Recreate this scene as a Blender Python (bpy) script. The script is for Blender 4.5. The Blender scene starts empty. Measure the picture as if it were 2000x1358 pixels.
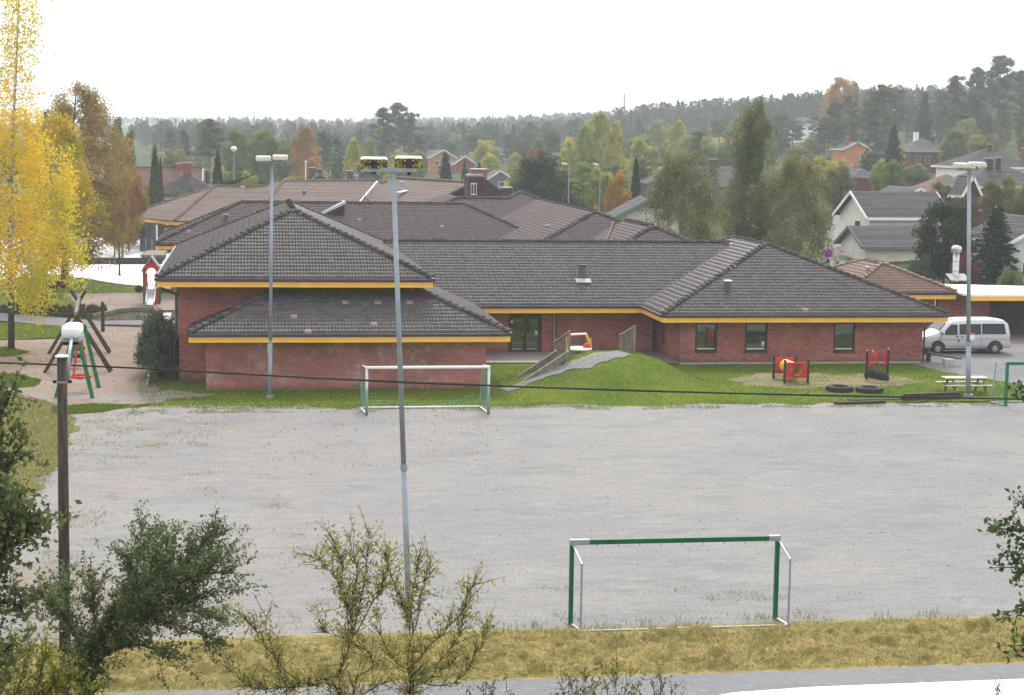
import bpy, math, random
import numpy as np
from mathutils import Matrix, Vector, noise as mnoise
from mathutils.geometry import tessellate_polygon
rnd = random.Random(7); rng = np.random.default_rng(7)
SC = bpy.context.scene; COL = SC.collection
PI = math.pi
# ---------------------------------------------------------------- camera (surveyed from the goals, poles and walls)
F, HC, W0, H0 = 3400.0, 11.6, 2000, 1358
yaw = math.radians(8.6); pit = math.atan((679 - 266) / F); rol = math.radians(0.83)
fw = Vector((math.sin(yaw) * math.cos(pit), math.cos(yaw) * math.cos(pit), -math.sin(pit)))
r0 = Vector((math.cos(yaw), -math.sin(yaw), 0)); u0 = r0.cross(fw)
RX = r0 * math.cos(rol) + u0 * math.sin(rol); UX = -r0 * math.sin(rol) + u0 * math.cos(rol)
CAM = Vector((0, 0, HC))
cd = bpy.data.cameras.new('camera'); cam = bpy.data.objects.new('camera', cd); COL.objects.link(cam)
cd.sensor_width = 36; cd.lens = F / W0 * 36; cd.clip_end = 9000; cd.clip_start = 0.3
m = Matrix((RX, UX, -fw)).transposed().to_4x4(); m.translation = CAM; cam.matrix_world = m
SC.camera = cam
# ---------------------------------------------------------------- sky, sun, exposure
SUN_EL, SUN_ROT = math.radians(47), math.radians(13)
wd = bpy.data.worlds.new('World'); SC.world = wd; wd.use_nodes = True
nt = wd.node_tree; nt.nodes.clear()
sky = nt.nodes.new('ShaderNodeTexSky'); sky.sky_type = 'NISHITA'; sky.sun_disc = False
sky.sun_elevation = SUN_EL; sky.sun_rotation = SUN_ROT; sky.air_density = 1.0; sky.dust_density = 8.0; sky.ozone_density = 1.0
hs = nt.nodes.new('ShaderNodeHueSaturation'); hs.inputs['Saturation'].default_value = 0.10
bg = nt.nodes.new('ShaderNodeBackground'); bg.inputs['Strength'].default_value = 0.11
wo = nt.nodes.new('ShaderNodeOutputWorld')
# overcast: the clear sky's light spread into an even cloud layer
mx = nt.nodes.new('ShaderNodeMix'); mx.data_type = 'RGBA'; mx.inputs[0].default_value = 0.70; mx.inputs[7].default_value = (9.0, 9.15, 9.3, 1)
nt.links.new(sky.outputs[0], hs.inputs['Color']); nt.links.new(hs.outputs[0], mx.inputs[6]); nt.links.new(mx.outputs[2], bg.inputs[0]); nt.links.new(bg.outputs[0], wo.inputs[0])
sl = bpy.data.lights.new('sun', 'SUN'); sun = bpy.data.objects.new('sun', sl); COL.objects.link(sun)
sl.energy = 1.5; sl.angle = math.radians(14); sl.color = (1, 0.97, 0.93)
sd = Vector((math.sin(SUN_ROT) * math.cos(SUN_EL), math.cos(SUN_ROT) * math.cos(SUN_EL), math.sin(SUN_EL)))
sun.rotation_euler = sd.to_track_quat('Z', 'Y').to_euler(); sun.location = (0, 40, 60)
vs = SC.view_settings; vs.view_transform = 'Standard'; vs.look = 'None'; vs.gamma = 1; vs.exposure = 0.95; vs.use_curve_mapping = False
cy = SC.cycles; cy.use_denoising = True; cy.max_bounces = 6; cy.diffuse_bounces = 3; cy.glossy_bounces = 2; cy.transmission_bounces = 3
cy.transparent_max_bounces = 6; cy.volume_bounces = 1; cy.caustics_reflective = False; cy.caustics_refractive = False
# ---------------------------------------------------------------- survey helpers: a pixel is only a direction
def ray(px, py): return fw + RX * ((px - 1000) / F) + UX * ((679 - py) / F)
def G(px, py, z=0.0):
    d = ray(px, py); return CAM + d * ((z - HC) / d.z)
def PY(px, py, y):
    d = ray(px, py); return CAM + d * (y / d.y)
def zat(px, py, y): return PY(px, py, y).z
def xat(px, y, py=400): return PY(px, py, y).x
def sm(t): t = min(1, max(0, t)); return t * t * (3 - 2 * t)
def terr(x, y):
    if y < 31.5: return 9.9 * (1 - math.exp(-0.36 * (31.5 - y) / 9.9 * 1.25)) if y > -60 else 9.9
    yy = min(y, 1500)
    h = 0.0105 * max(0, yy - 190) + 0.055 * max(0, x - 0.09 * yy) * sm((yy - 112) / 45) * (1 if yy < 900 else 1)
    h += 0.035 * max(0, x - 0.22 * yy) * sm((yy - 380) / 220)
    h = min(h, 48)
    h += 5 * math.exp(-((y - 2300) / 320) ** 2)
    return h
# ---------------------------------------------------------------- mesh helpers
def mesh_data(name, V, Fc, mat=None, smooth=False, attrs=None, fm=None, mats=None):
    me = bpy.data.meshes.new(name)
    if isinstance(Fc, np.ndarray):
        V = np.asarray(V, np.float32); n, k = Fc.shape
        me.vertices.add(len(V)); me.vertices.foreach_set('co', V.ravel())
        me.loops.add(n * k); me.loops.foreach_set('vertex_index', Fc.astype(np.int32).ravel())
        me.polygons.add(n); me.polygons.foreach_set('loop_start', np.arange(0, n * k, k, dtype=np.int32))
        me.update(calc_edges=True)
    else:
        me.from_pydata([tuple(v) for v in V], [], Fc); me.update()
    for mm in (mats or ([mat] if mat else [])): me.materials.append(mm)
    if fm is not None: me.polygons.foreach_set('material_index', np.asarray(fm, np.int32))
    if smooth: me.polygons.foreach_set('use_smooth', np.ones(len(me.polygons), bool))
    for k, a in (attrs or {}).items():
        at = me.attributes.new(k, 'FLOAT', 'POINT'); at.data.foreach_set('value', np.asarray(a, np.float32))
    return me
def link(name, me, parent=None):
    o = bpy.data.objects.new(name, me); COL.objects.link(o)
    if parent is not None:
        o.parent = parent
        if parent.type == 'EMPTY' and not parent.get('_loc'): o.matrix_parent_inverse = Matrix.Translation(parent.location).inverted()
    return o
def tag(o, label=None, cat=None, group=None, kind=None):
    if label: o['label'] = label
    if cat: o['category'] = cat
    if group: o['group'] = group
    if kind: o['kind'] = kind
    return o
def thing(name, label, cat, loc=(0, 0, 0), group=None):
    o = bpy.data.objects.new(name, None); COL.objects.link(o); o.location = loc; o.empty_display_size = 0.3
    return tag(o, label, cat, group)
def copy_tree(o, parent=None):
    c = o.copy(); COL.objects.link(c)
    if parent is not None: c.parent = parent
    for ch in list(o.children): copy_tree(ch, c)
    return c
class MB:
    def __init__(s): s.v = []; s.f = []; s.t = []
    def quad(s, *p):
        n = len(s.v); s.v += [tuple(q) for q in p]; s.f.append(tuple(range(n, n + len(p)))); return s
    def box(s, x0, y0, z0, x1, y1, z1):
        n = len(s.v)
        s.v += [(x0,y0,z0),(x1,y0,z0),(x1,y1,z0),(x0,y1,z0),(x0,y0,z1),(x1,y0,z1),(x1,y1,z1),(x0,y1,z1)]
        s.f += [tuple(n + i for i in q) for q in ((3,2,1,0),(4,5,6,7),(0,1,5,4),(1,2,6,5),(2,3,7,6),(3,0,4,7))]; return s
    def beam(s, a, b, w, h, up=(0, 0, 1)):
        a = Vector(a); b = Vector(b); d = (b - a).normalized(); u = Vector(up)
        sd = d.cross(u)
        if sd.length < 1e-4: sd = d.cross(Vector((1, 0, 0)))
        sd.normalize(); u = sd.cross(d); n = len(s.v)
        for p in (a, b):
            for i, j in ((-1,-1),(1,-1),(1,1),(-1,1)): s.v.append(tuple(p + sd * (i * w / 2) + u * (j * h / 2)))
        s.f += [tuple(n + i for i in q) for q in ((3,2,1,0),(4,5,6,7),(0,1,5,4),(1,2,6,5),(2,3,7,6),(3,0,4,7))]; return s
    def tube(s, pts, r, k=8, cap=True):
        pts = [Vector(p) for p in pts]; rs = r if isinstance(r, (list, tuple)) else [r] * len(pts); n = len(s.v)
        x = None
        for i, p in enumerate(pts):
            d = (pts[min(i + 1, len(pts) - 1)] - pts[max(i - 1, 0)]).normalized()
            if x is None:
                x = d.cross(Vector((0.31, 0.2, 0.93)))
                if x.length < .05: x = d.cross(Vector((1, 0, 0)))
            x = (x - d * x.dot(d)).normalized(); y = d.cross(x)
            for j in range(k):
                a = 2 * PI * j / k; s.v.append(tuple(p + (x * math.cos(a) + y * math.sin(a)) * rs[i]))
        for i in range(len(pts) - 1):
            for j in range(k):
                a, b = n + i * k + j, n + i * k + (j + 1) % k; s.f.append((a, b, b + k, a + k))
        if cap:
            s.f.append(tuple(n + j for j in reversed(range(k)))); s.f.append(tuple(n + (len(pts) - 1) * k + j for j in range(k)))
        return s
    def lathe(s, prof, c=(0, 0, 0), k=20, axis='z'):
        n = len(s.v)
        for (r, z) in prof:
            for j in range(k):
                a = 2 * PI * j / k; p = (r * math.cos(a), r * math.sin(a), z)
                if axis == 'x': p = (p[2], p[0], p[1])
                if axis == 'y': p = (p[0], p[2], p[1])
                s.v.append((c[0] + p[0], c[1] + p[1], c[2] + p[2]))
        for i in range(len(prof) - 1):
            for j in range(k):
                a, b = n + i * k + j, n + i * k + (j + 1) % k
                s.f.append((a, b, b + k, a + k) if axis != 'y' else (a, a + k, b + k, b))
        return s
    def prism(s, poly, z0, z1):
        n = len(s.v); k = len(poly)
        s.v += [(p[0], p[1], z0) for p in poly] + [(p[0], p[1], z1) for p in poly]
        s.f.append(tuple(n + i for i in reversed(range(k)))); s.f.append(tuple(n + k + i for i in range(k)))
        for i in range(k): j = (i + 1) % k; s.f.append((n + i, n + j, n + k + j, n + k + i))
        return s
    def prism_y(s, poly, y0, y1):   # poly in x,z
        n = len(s.v); k = len(poly)
        s.v += [(p[0], y0, p[1]) for p in poly] + [(p[0], y1, p[1]) for p in poly]
        s.f.append(tuple(n + i for i in range(k))); s.f.append(tuple(n + k + i for i in reversed(range(k))))
        for i in range(k): j = (i + 1) % k; s.f.append((n + j, n + i, n + k + i, n + k + j))
        return s
    def xf(s, M, start=0):
        for i in range(start, len(s.v)): s.v[i] = tuple(M @ Vector(s.v[i]))
        return s
    def build(s, name, mat, parent=None, smooth=False, bevel=0, attrs=None):
        me = mesh_data(name, s.v, s.f, mat, smooth, attrs); o = link(name, me, parent)
        if bevel:
            b = o.modifiers.new('bevel', 'BEVEL'); b.width = bevel; b.segments = 2; b.limit_method = 'ANGLE'
        return o
def fbm(x, y, s=1.0, z=0.0): return mnoise.fractal(Vector((x * s, y * s, z)), 1.0, 2.0, 4)
# ---------------------------------------------------------------- materials
MATS = {}
def nodes(name):
    mt = bpy.data.materials.new(name); mt.use_nodes = True; t = mt.node_tree; MATS[name] = mt
    b = t.nodes['Principled BSDF']; return mt, t, b
def N(t, typ, **kw):
    n = t.nodes.new(typ)
    for k, v in kw.items():
        if k in n.inputs.keys(): n.inputs[k].default_value = v
        else: setattr(n, k, v)
    return n
def mixc(t, fac, a, b, mode='MIX'):
    n = t.nodes.new('ShaderNodeMix'); n.data_type = 'RGBA'; n.blend_type = mode
    for sock, val in ((n.inputs[0], fac), (n.inputs[6], a), (n.inputs[7], b)):
        if hasattr(val, 'links'): t.links.new(val, sock)
        elif isinstance(val, (int, float)): sock.default_value = val
        else: sock.default_value = (*val, 1) if len(val) == 3 else val
    return n.outputs[2]
def rampf(t, fac, lo, hi, a=0.0, b=1.0):
    n = t.nodes.new('ShaderNodeMapRange'); n.interpolation_type = 'SMOOTHSTEP'
    n.inputs[1].default_value = lo; n.inputs[2].default_value = hi; n.inputs[3].default_value = a; n.inputs[4].default_value = b
    t.links.new(fac, n.inputs[0]); return n.outputs[0]
def math_(t, op, a, b=0.0):
    n = t.nodes.new('ShaderNodeMath'); n.operation = op
    for i, v in enumerate((a, b)):
        if hasattr(v, 'links'): t.links.new(v, n.inputs[i])
        else: n.inputs[i].default_value = v
    return n.outputs[0]
def wpos(t): return t.nodes.new('ShaderNodeNewGeometry').outputs['Position']
def noisef(t, scale, detail=4, vec=None, stretch=None, rough=0.6):
    v = vec if vec is not None else wpos(t)
    if stretch:
        mp = t.nodes.new('ShaderNodeMapping'); mp.inputs['Scale'].default_value = stretch; t.links.new(v, mp.inputs[0]); v = mp.outputs[0]
    n = t.nodes.new('ShaderNodeTexNoise'); n.inputs['Scale'].default_value = scale; n.inputs['Detail'].default_value = detail; n.inputs['Roughness'].default_value = rough
    t.links.new(v, n.inputs['Vector']); return n.outputs[0]
def bumpn(t, b, h, strength=0.3, dist=0.02):
    n = t.nodes.new('ShaderNodeBump'); n.inputs['Strength'].default_value = strength; n.inputs['Distance'].default_value = dist
    t.links.new(h, n.inputs['Height']); t.links.new(n.outputs[0], b.inputs['Normal'])
def sc3(c, k): return tuple(min(1, x * k) for x in c)
def pm(name, col, rough=0.7, var=0.2, scale=3.0, bump=0.0, metal=0.0, spec=0.2, stretch=None):
    if name in MATS: return MATS[name]
    mt, t, b = nodes(name)
    n = noisef(t, scale, 5, stretch=stretch)
    f = rampf(t, n, 0.3, 0.7)
    t.links.new(mixc(t, f, sc3(col, 1 - var), sc3(col, 1 + var)), b.inputs['Base Color'])
    b.inputs['Roughness'].default_value = rough; b.inputs['Metallic'].default_value = metal; b.inputs['Specular IOR Level'].default_value = spec
    if bump: bumpn(t, b, noisef(t, scale * 6, 4, stretch=stretch), bump, 0.02)
    return mt
def leafmat(name, col=None, trans=0.35, rough=0.55, spread=0.35, hue=0.03):
    mt, t, b = nodes(name)
    at = t.nodes.new('ShaderNodeAttribute'); at.attribute_name = 'tone'
    if col is None: src = t.nodes.new('ShaderNodeObjectInfo').outputs['Color']
    else:
        c = t.nodes.new('ShaderNodeRGB'); c.outputs[0].default_value = (*col, 1); src = c.outputs[0]
    h = t.nodes.new('ShaderNodeHueSaturation'); t.links.new(src, h.inputs['Color'])
    t.links.new(rampf(t, at.outputs['Fac'], 0, 1, 0.5 - hue, 0.5 + hue), h.inputs['Hue'])
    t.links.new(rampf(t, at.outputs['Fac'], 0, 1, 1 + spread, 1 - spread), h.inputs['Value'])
    b.inputs['Roughness'].default_value = rough; b.inputs['Specular IOR Level'].default_value = 0.08
    t.links.new(h.outputs[0], b.inputs['Base Color'])
    tr = t.nodes.new('ShaderNodeBsdfTranslucent'); t.links.new(h.outputs[0], tr.inputs[0])
    ms = t.nodes.new('ShaderNodeMixShader'); ms.inputs[0].default_value = trans
    t.links.new(b.outputs[0], ms.inputs[1]); t.links.new(tr.outputs[0], ms.inputs[2]); t.links.new(ms.outputs[0], t.nodes['Material Output'].inputs[0])
    return mt
LEAF = leafmat('foliage')
NEEDLE = leafmat('needles', None, 0.1, 0.6, 0.4, 0.015)
BARK = pm('bark', (0.07, 0.055, 0.045), 0.9, 0.4, 6, 0.5)
PINEBARK = pm('pine_bark', (0.11, 0.07, 0.05), 0.9, 0.4, 4, 0.5)
TWIG = pm('twig_bark', (0.055, 0.045, 0.035), 0.85, 0.3, 10)
# birch bark: pale with dark scars
mt, t, b = nodes('birch_bark')
n1 = noisef(t, 3.0, 4, stretch=(1.5, 1.5, 0.8)); n2 = noisef(t, 2.0, 3, stretch=(2, 2, 6))
z = t.nodes.new('ShaderNodeSeparateXYZ'); t.links.new(wpos(t), z.inputs[0])
low = rampf(t, z.outputs[2], 0.5, 5.0, 0.42, 0.0)
t.links.new(mixc(t, rampf(t, math_(t, 'SUBTRACT', n1, low), 0.22, 0.40), (0.05, 0.04, 0.035), mixc(t, rampf(t, n2, 0.52, 0.6), (0.42, 0.39, 0.36), (0.10, 0.08, 0.07))), b.inputs['Base Color'])
b.inputs['Roughness'].default_value = 0.8
BIRCH = mt
# brick: world-aligned walls
def brickmat(name, c1, c2, mortar, efflo=0.5):
    mt, t, b = nodes(name)
    g = t.nodes.new('ShaderNodeNewGeometry'); sp = t.nodes.new('ShaderNodeSeparateXYZ'); sn = t.nodes.new('ShaderNodeSeparateXYZ')
    t.links.new(g.outputs['Position'], sp.inputs[0]); t.links.new(g.outputs['True Normal'], sn.inputs[0])
    u = math_(t, 'ADD', math_(t, 'MULTIPLY', sp.outputs[0], math_(t, 'ABSOLUTE', sn.outputs[1])), math_(t, 'MULTIPLY', sp.outputs[1], math_(t, 'ABSOLUTE', sn.outputs[0])))
    cv = t.nodes.new('ShaderNodeCombineXYZ'); t.links.new(u, cv.inputs[0]); t.links.new(sp.outputs[2], cv.inputs[1])
    br = t.nodes.new('ShaderNodeTexBrick'); t.links.new(cv.outputs[0], br.inputs['Vector'])
    br.inputs['Color1'].default_value = (*c1, 1); br.inputs['Color2'].default_value = (*c2, 1); br.inputs['Mortar'].default_value = (*mortar, 1)
    br.inputs['Scale'].default_value = 1.0; br.inputs['Brick Width'].default_value = 0.24; br.inputs['Row Height'].default_value = 0.075
    br.inputs['Mortar Size'].default_value = 0.007; br.inputs['Bias'].default_value = -0.15; br.inputs['Mortar Smooth'].default_value = 0.2
    ef = math_(t, 'MULTIPLY', rampf(t, noisef(t, 0.55, 3), 0.46, 0.64), rampf(t, noisef(t, 3, 6, rough=0.75), 0.38, 0.70))
    big = rampf(t, noisef(t, 0.35, 4, stretch=(1, 1, 2)), 0.3, 0.7, 0.78, 1.18)
    mul = N(t, 'ShaderNodeVectorMath', operation='SCALE'); t.links.new(br.outputs[0], mul.inputs[0]); t.links.new(big, mul.inputs[3])
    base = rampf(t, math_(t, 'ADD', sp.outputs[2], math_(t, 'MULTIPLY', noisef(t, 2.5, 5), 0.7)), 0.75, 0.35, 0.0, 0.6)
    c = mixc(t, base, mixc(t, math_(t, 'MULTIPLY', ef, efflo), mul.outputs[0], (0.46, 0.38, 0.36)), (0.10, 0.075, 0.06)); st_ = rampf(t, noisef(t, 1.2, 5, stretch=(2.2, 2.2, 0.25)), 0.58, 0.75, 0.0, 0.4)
    t.links.new(mixc(t, st_, c, (0.12, 0.07, 0.06)), b.inputs['Base Color'])
    b.inputs['Roughness'].default_value = 0.9; b.inputs['Specular IOR Level'].default_value = 0.08; bumpn(t, b, br.outputs['Fac'], -0.35, 0.01)
    return mt
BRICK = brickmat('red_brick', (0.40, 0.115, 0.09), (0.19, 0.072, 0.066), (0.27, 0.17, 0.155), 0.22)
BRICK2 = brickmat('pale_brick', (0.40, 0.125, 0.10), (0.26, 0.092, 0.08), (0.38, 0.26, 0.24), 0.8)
# tiles: tone attribute per tile, lichen and moss on top
def tilemat(name, dark, light, new, lich=0.5, moss=0.4, rough=0.42, spec=0.30):
    mt, t, b = nodes(name)
    at = t.nodes.new('ShaderNodeAttribute'); at.attribute_name = 'tone'
    c = mixc(t, rampf(t, at.outputs['Fac'], 0.0, 0.9), dark, light)
    c = mixc(t, rampf(t, at.outputs['Fac'], 0.94, 0.95), c, new)
    c = mixc(t, math_(t, 'MULTIPLY', rampf(t, noisef(t, 14, 3), 0.56, 0.72), lich), c, (0.26, 0.25, 0.245))
    c = mixc(t, math_(t, 'MULTIPLY', rampf(t, noisef(t, 1.3, 6, rough=0.75), 0.60, 0.74), moss), c, (0.07, 0.075, 0.035))
    t.links.new(c, b.inputs['Base Color']); b.inputs['Roughness'].default_value = rough; b.inputs['Specular IOR Level'].default_value = spec
    bumpn(t, b, noisef(t, 40, 3), 0.25, 0.01); return mt
TILE = tilemat('concrete_tile', (0.036, 0.029, 0.028), (0.088, 0.073, 0.070), (0.30, 0.19, 0.16))
TILEB = tilemat('dark_brown_tile', (0.060, 0.040, 0.040), (0.105, 0.074, 0.072), (0.26, 0.17, 0.15), 0.28, 0.2, 0.5, 0.22)
CAPT = tilemat('mossy_cap_tile', (0.045, 0.038, 0.036), (0.085, 0.072, 0.068), (0.2, 0.15, 0.13), 0.45, 0.7, 0.85, 0.15)
TILEN = tilemat('light_brown_tile', (0.125, 0.09, 0.077), (0.17, 0.122, 0.105), (0.24, 0.17, 0.14), 0.15, 0.05, 0.8, 0.12)
TILEO = tilemat('warm_brown_tile', (0.13, 0.075, 0.055), (0.20, 0.12, 0.085), (0.24, 0.16, 0.12), 0.25, 0.35, 0.6, 0.3)
TILEH = tilemat('house_grey_tile', (0.06, 0.055, 0.058), (0.095, 0.088, 0.09), (0.14, 0.12, 0.12), 0.3, 0.15, 0.85, 0.12)
TILED = tilemat('house_dark_tile', (0.045, 0.040, 0.042), (0.08, 0.07, 0.072), (0.1, 0.08, 0.08), 0.2, 0.1, 0.85, 0.12)
TILER = tilemat('house_brown_tile', (0.12, 0.07, 0.06), (0.17, 0.10, 0.085), (0.2, 0.12, 0.1), 0.2, 0.1, 0.85, 0.12)
YEL = pm('yellow_paint', (0.88, 0.50, 0.085), 0.55, 0.07, 1.2, 0.05)
GUT = pm('dark_gutter', (0.06, 0.052, 0.055), 0.45, 0.2, 4)
BROWN = pm('brown_stain', (0.055, 0.032, 0.026), 0.7, 0.25, 5, 0.2)
WHITE = pm('white_paint', (0.78, 0.78, 0.77), 0.5, 0.05, 2)
GALV = pm('galvanised_steel', (0.30, 0.34, 0.38), 0.55, 0.08, 5, 0.05, 0.35)
STEEL = pm('bright_steel', (0.48, 0.49, 0.50), 0.32, 0.12, 5, 0, 0.85)
CONC = pm('concrete', (0.36, 0.35, 0.33), 0.85, 0.15, 2, 0.3)
GREYWOOD = pm('weathered_wood', (0.19, 0.165, 0.135), 0.85, 0.3, 6, 0.4, stretch=(1, 1, 0.25))
DARKWOOD = pm('tarred_wood', (0.045, 0.036, 0.03), 0.8, 0.35, 6, 0.4)
PALEWOOD = pm('bleached_wood', (0.42, 0.40, 0.36), 0.8, 0.2, 8, 0.3)
LOGWOOD = pm('brown_log', (0.075, 0.045, 0.03), 0.75, 0.3, 5, 0.4)
RUBBER = pm('rubber', (0.035, 0.036, 0.04), 0.75, 0.3, 10, 0.3)
RED = pm('red_paint', (0.55, 0.035, 0.04), 0.45, 0.12, 3)
GREEN = pm('green_paint', (0.015, 0.15, 0.06), 0.45, 0.15, 3)
GOALGREEN = pm('goal_green', (0.01, 0.11, 0.045), 0.4, 0.15, 3)
PLASY = pm('yellow_plastic', (0.75, 0.42, 0.05), 0.4, 0.1, 4)
BLACK = pm('black_plastic', (0.02, 0.02, 0.022), 0.5, 0.2, 5)
BLUE = pm('sign_blue', (0.02, 0.07, 0.35), 0.4, 0.05, 5)
NETM = pm('green_net', (0.10, 0.30, 0.22), 0.8, 0.15, 5)
mt, t, b = nodes('window_glass'); b.inputs['Base Color'].default_value = (0.018, 0.024, 0.02, 1); b.inputs['Roughness'].default_value = 0.04; b.inputs['Specular IOR Level'].default_value = 0.6; b.inputs['IOR'].default_value = 2.1
bumpn(t, b, noisef(t, 0.8, 2), 0.05, 0.02); GLASS = mt
# ================================================================ ground
def inpoly(P, poly):
    x, y = P[:, 0], P[:, 1]; r = np.zeros(len(P), bool); n = len(poly)
    for i in range(n):
        x0, y0 = poly[i][:2]; x1, y1 = poly[(i + 1) % n][:2]
        c = (y0 > y) != (y1 > y)
        with np.errstate(divide='ignore', invalid='ignore'):
            r ^= c & (x < (x1 - x0) * (y - y0) / (y1 - y0 + 1e-12) + x0)
    return r
def pxpoly(pts, z=0.0): return [(lambda p: (p.x, p.y))(G(a, b, z)) for a, b in pts]
def rough_edge(poly, step=0.35, amp=0.25, fs=0.6, seed=0.0):
    out = []; n = len(poly)
    for i in range(n):
        a = Vector(poly[i][:2]); b_ = Vector(poly[(i + 1) % n][:2]); d = b_ - a; k = min(400, max(1, int(d.length / step)))
        nn = Vector((-d.y, d.x)).normalized() if d.length > 0 else Vector((0, 0))
        for j in range(k):
            p = a + d * (j / k); o = (fbm(p.x, p.y, fs, seed) + 0.6 * fbm(p.x, p.y, fs * 5, seed + 9)) * amp
            out.append((p.x + nn.x * o, p.y + nn.y * o))
    return out
def zone(name, poly, z, mat, amp=0.2, fs=0.6, step=0.35, zfun=None):
    e = rough_edge(poly, step, amp, fs, hash(name) % 50 if False else len(name)) if amp > 0 else [tuple(p) for p in poly]
    tri = tessellate_polygon([[Vector((p[0], p[1], 0)) for p in e]])
    V = [(p[0], p[1], z + (zfun(p[0], p[1]) if zfun else 0)) for p in e]
    Fs = []
    for a, b_, c in tri:
        A, B, C_ = V[a], V[b_], V[c]
        s = (B[0]-A[0])*(C_[1]-A[1]) - (B[1]-A[1])*(C_[0]-A[0])
        Fs.append((a, b_, c) if s > 0 else (a, c, b_))
    o = link(name, mesh_data(name, V, Fs, mat)); tag(o, kind='structure'); return o
# --- materials
mt, t, b = nodes('gravel')
n = noisef(t, 0.11, 5); nf = noisef(t, 14, 6); ns = noisef(t, 2.2, 6, stretch=(0.35, 1.6, 1), rough=0.7); nb = noisef(t, 0.45, 6, stretch=(0.5, 1, 1), rough=0.7)
c = mixc(t, rampf(t, n, 0.38, 0.62), (0.246, 0.235, 0.224), (0.220, 0.214, 0.212))
sx = t.nodes.new('ShaderNodeSeparateXYZ'); t.links.new(wpos(t), sx.inputs[0])
pink = math_(t, 'MULTIPLY', rampf(t, sx.outputs[0], 8, -5), rampf(t, noisef(t, 0.16, 3), 0.40, 0.6))
c = mixc(t, math_(t, 'MULTIPLY', pink, 0.7), c, (0.264, 0.226, 0.206))
c = mixc(t, math_(t, 'MULTIPLY', rampf(t, nb, 0.50, 0.66), 0.55), c, (0.162, 0.160, 0.162))
c = mixc(t, math_(t, 'MULTIPLY', rampf(t, ns, 0.46, 0.66), 0.6), c, (0.162, 0.158, 0.158))
c = mixc(t, math_(t, 'MULTIPLY', rampf(t, noisef(t, 0.8, 6, stretch=(0.6, 1, 1), rough=0.75), 0.54, 0.7), 0.5), c, (0.318, 0.310, 0.300))
c = mixc(t, math_(t, 'MULTIPLY', rampf(t, nf, 0.48, 0.68), 0.75), c, (0.102, 0.100, 0.100))
c = mixc(t, math_(t, 'MULTIPLY', rampf(t, noisef(t, 22, 4), 0.6, 0.75), 0.5), c, (0.372, 0.360, 0.348))
t.links.new(c, b.inputs['Base Color']); b.inputs['Roughness'].default_value = 0.9; b.inputs['Specular IOR Level'].default_value = 0.1
bumpn(t, b, nf, 0.5, 0.03); GRAVEL = mt
def groundmat(name, cols, scales=(0.35, 3.0, 16), rough=0.95, bump=0.5, spec=0.05):
    mt, t, b = nodes(name)
    c = mixc(t, rampf(t, noisef(t, scales[0], 5), 0.35, 0.65), cols[0], cols[1])
    c = mixc(t, rampf(t, noisef(t, scales[1], 5), 0.5, 0.7), c, cols[2])
    h = noisef(t, scales[2], 5)
    c = mixc(t, math_(t, 'MULTIPLY', rampf(t, h, 0.5, 0.72), 0.55), c, sc3(cols[0], 0.45))
    t.links.new(c, b.inputs['Base Color']); b.inputs['Roughness'].default_value = rough; b.inputs['Specular IOR Level'].default_value = spec
    bumpn(t, b, h, bump, 0.03); return mt
LAWN = groundmat('lawn_turf', ((0.065, 0.118, 0.010), (0.12, 0.160, 0.012), (0.155, 0.14, 0.03)))
FIELD = groundmat('rough_grass', ((0.035, 0.055, 0.016), (0.052, 0.066, 0.02), (0.065, 0.066, 0.026)), (0.05, 0.6, 5))
DRYG = groundmat('dry_grass_ground', ((0.16, 0.135, 0.05), (0.13, 0.13, 0.045), (0.20, 0.16, 0.08)))
SAND = groundmat('bark_sand', ((0.245, 0.190, 0.160), (0.279, 0.231, 0.197), (0.204, 0.150, 0.122)), (0.4, 2.5, 12))
PATH = groundmat('path_asphalt', ((0.150, 0.146, 0.150), (0.184, 0.180, 0.180), (0.204, 0.197, 0.194)), (0.3, 2.0, 30), 0.9, 0.3, 0.12)
ROADM = groundmat('road_asphalt', ((0.163, 0.163, 0.170), (0.190, 0.190, 0.197), (0.224, 0.221, 0.218)), (0.3, 4.0, 30), 0.9, 0.3, 0.12)
SLAB = groundmat('terrace_concrete', ((0.224, 0.184, 0.170), (0.245, 0.211, 0.197), (0.190, 0.156, 0.143)), (0.6, 3, 20), 0.7, 0.2, 0.4)
mt, t, b = nodes('wet_asphalt_glare')
n = noisef(t, 0.12, 5); w = rampf(t, n, 0.42, 0.6)
t.links.new(mixc(t, w, (0.40, 0.395, 0.39), (0.56, 0.555, 0.55)), b.inputs['Base Color'])  # pale greys put the sky's reflection on wet asphalt into the base colour
t.links.new(rampf(t, n, 0.42, 0.6, 0.8, 0.5), b.inputs['Roughness']); b.inputs['Specular IOR Level'].default_value = 0.7; WETGLARE = mt
mt, t, b = nodes('puddle_water'); b.inputs['Base Color'].default_value = (0.10, 0.10, 0.10, 1); b.inputs['Roughness'].default_value = 0.03; b.inputs['Specular IOR Level'].default_value = 1.0; PUD = mt
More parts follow.
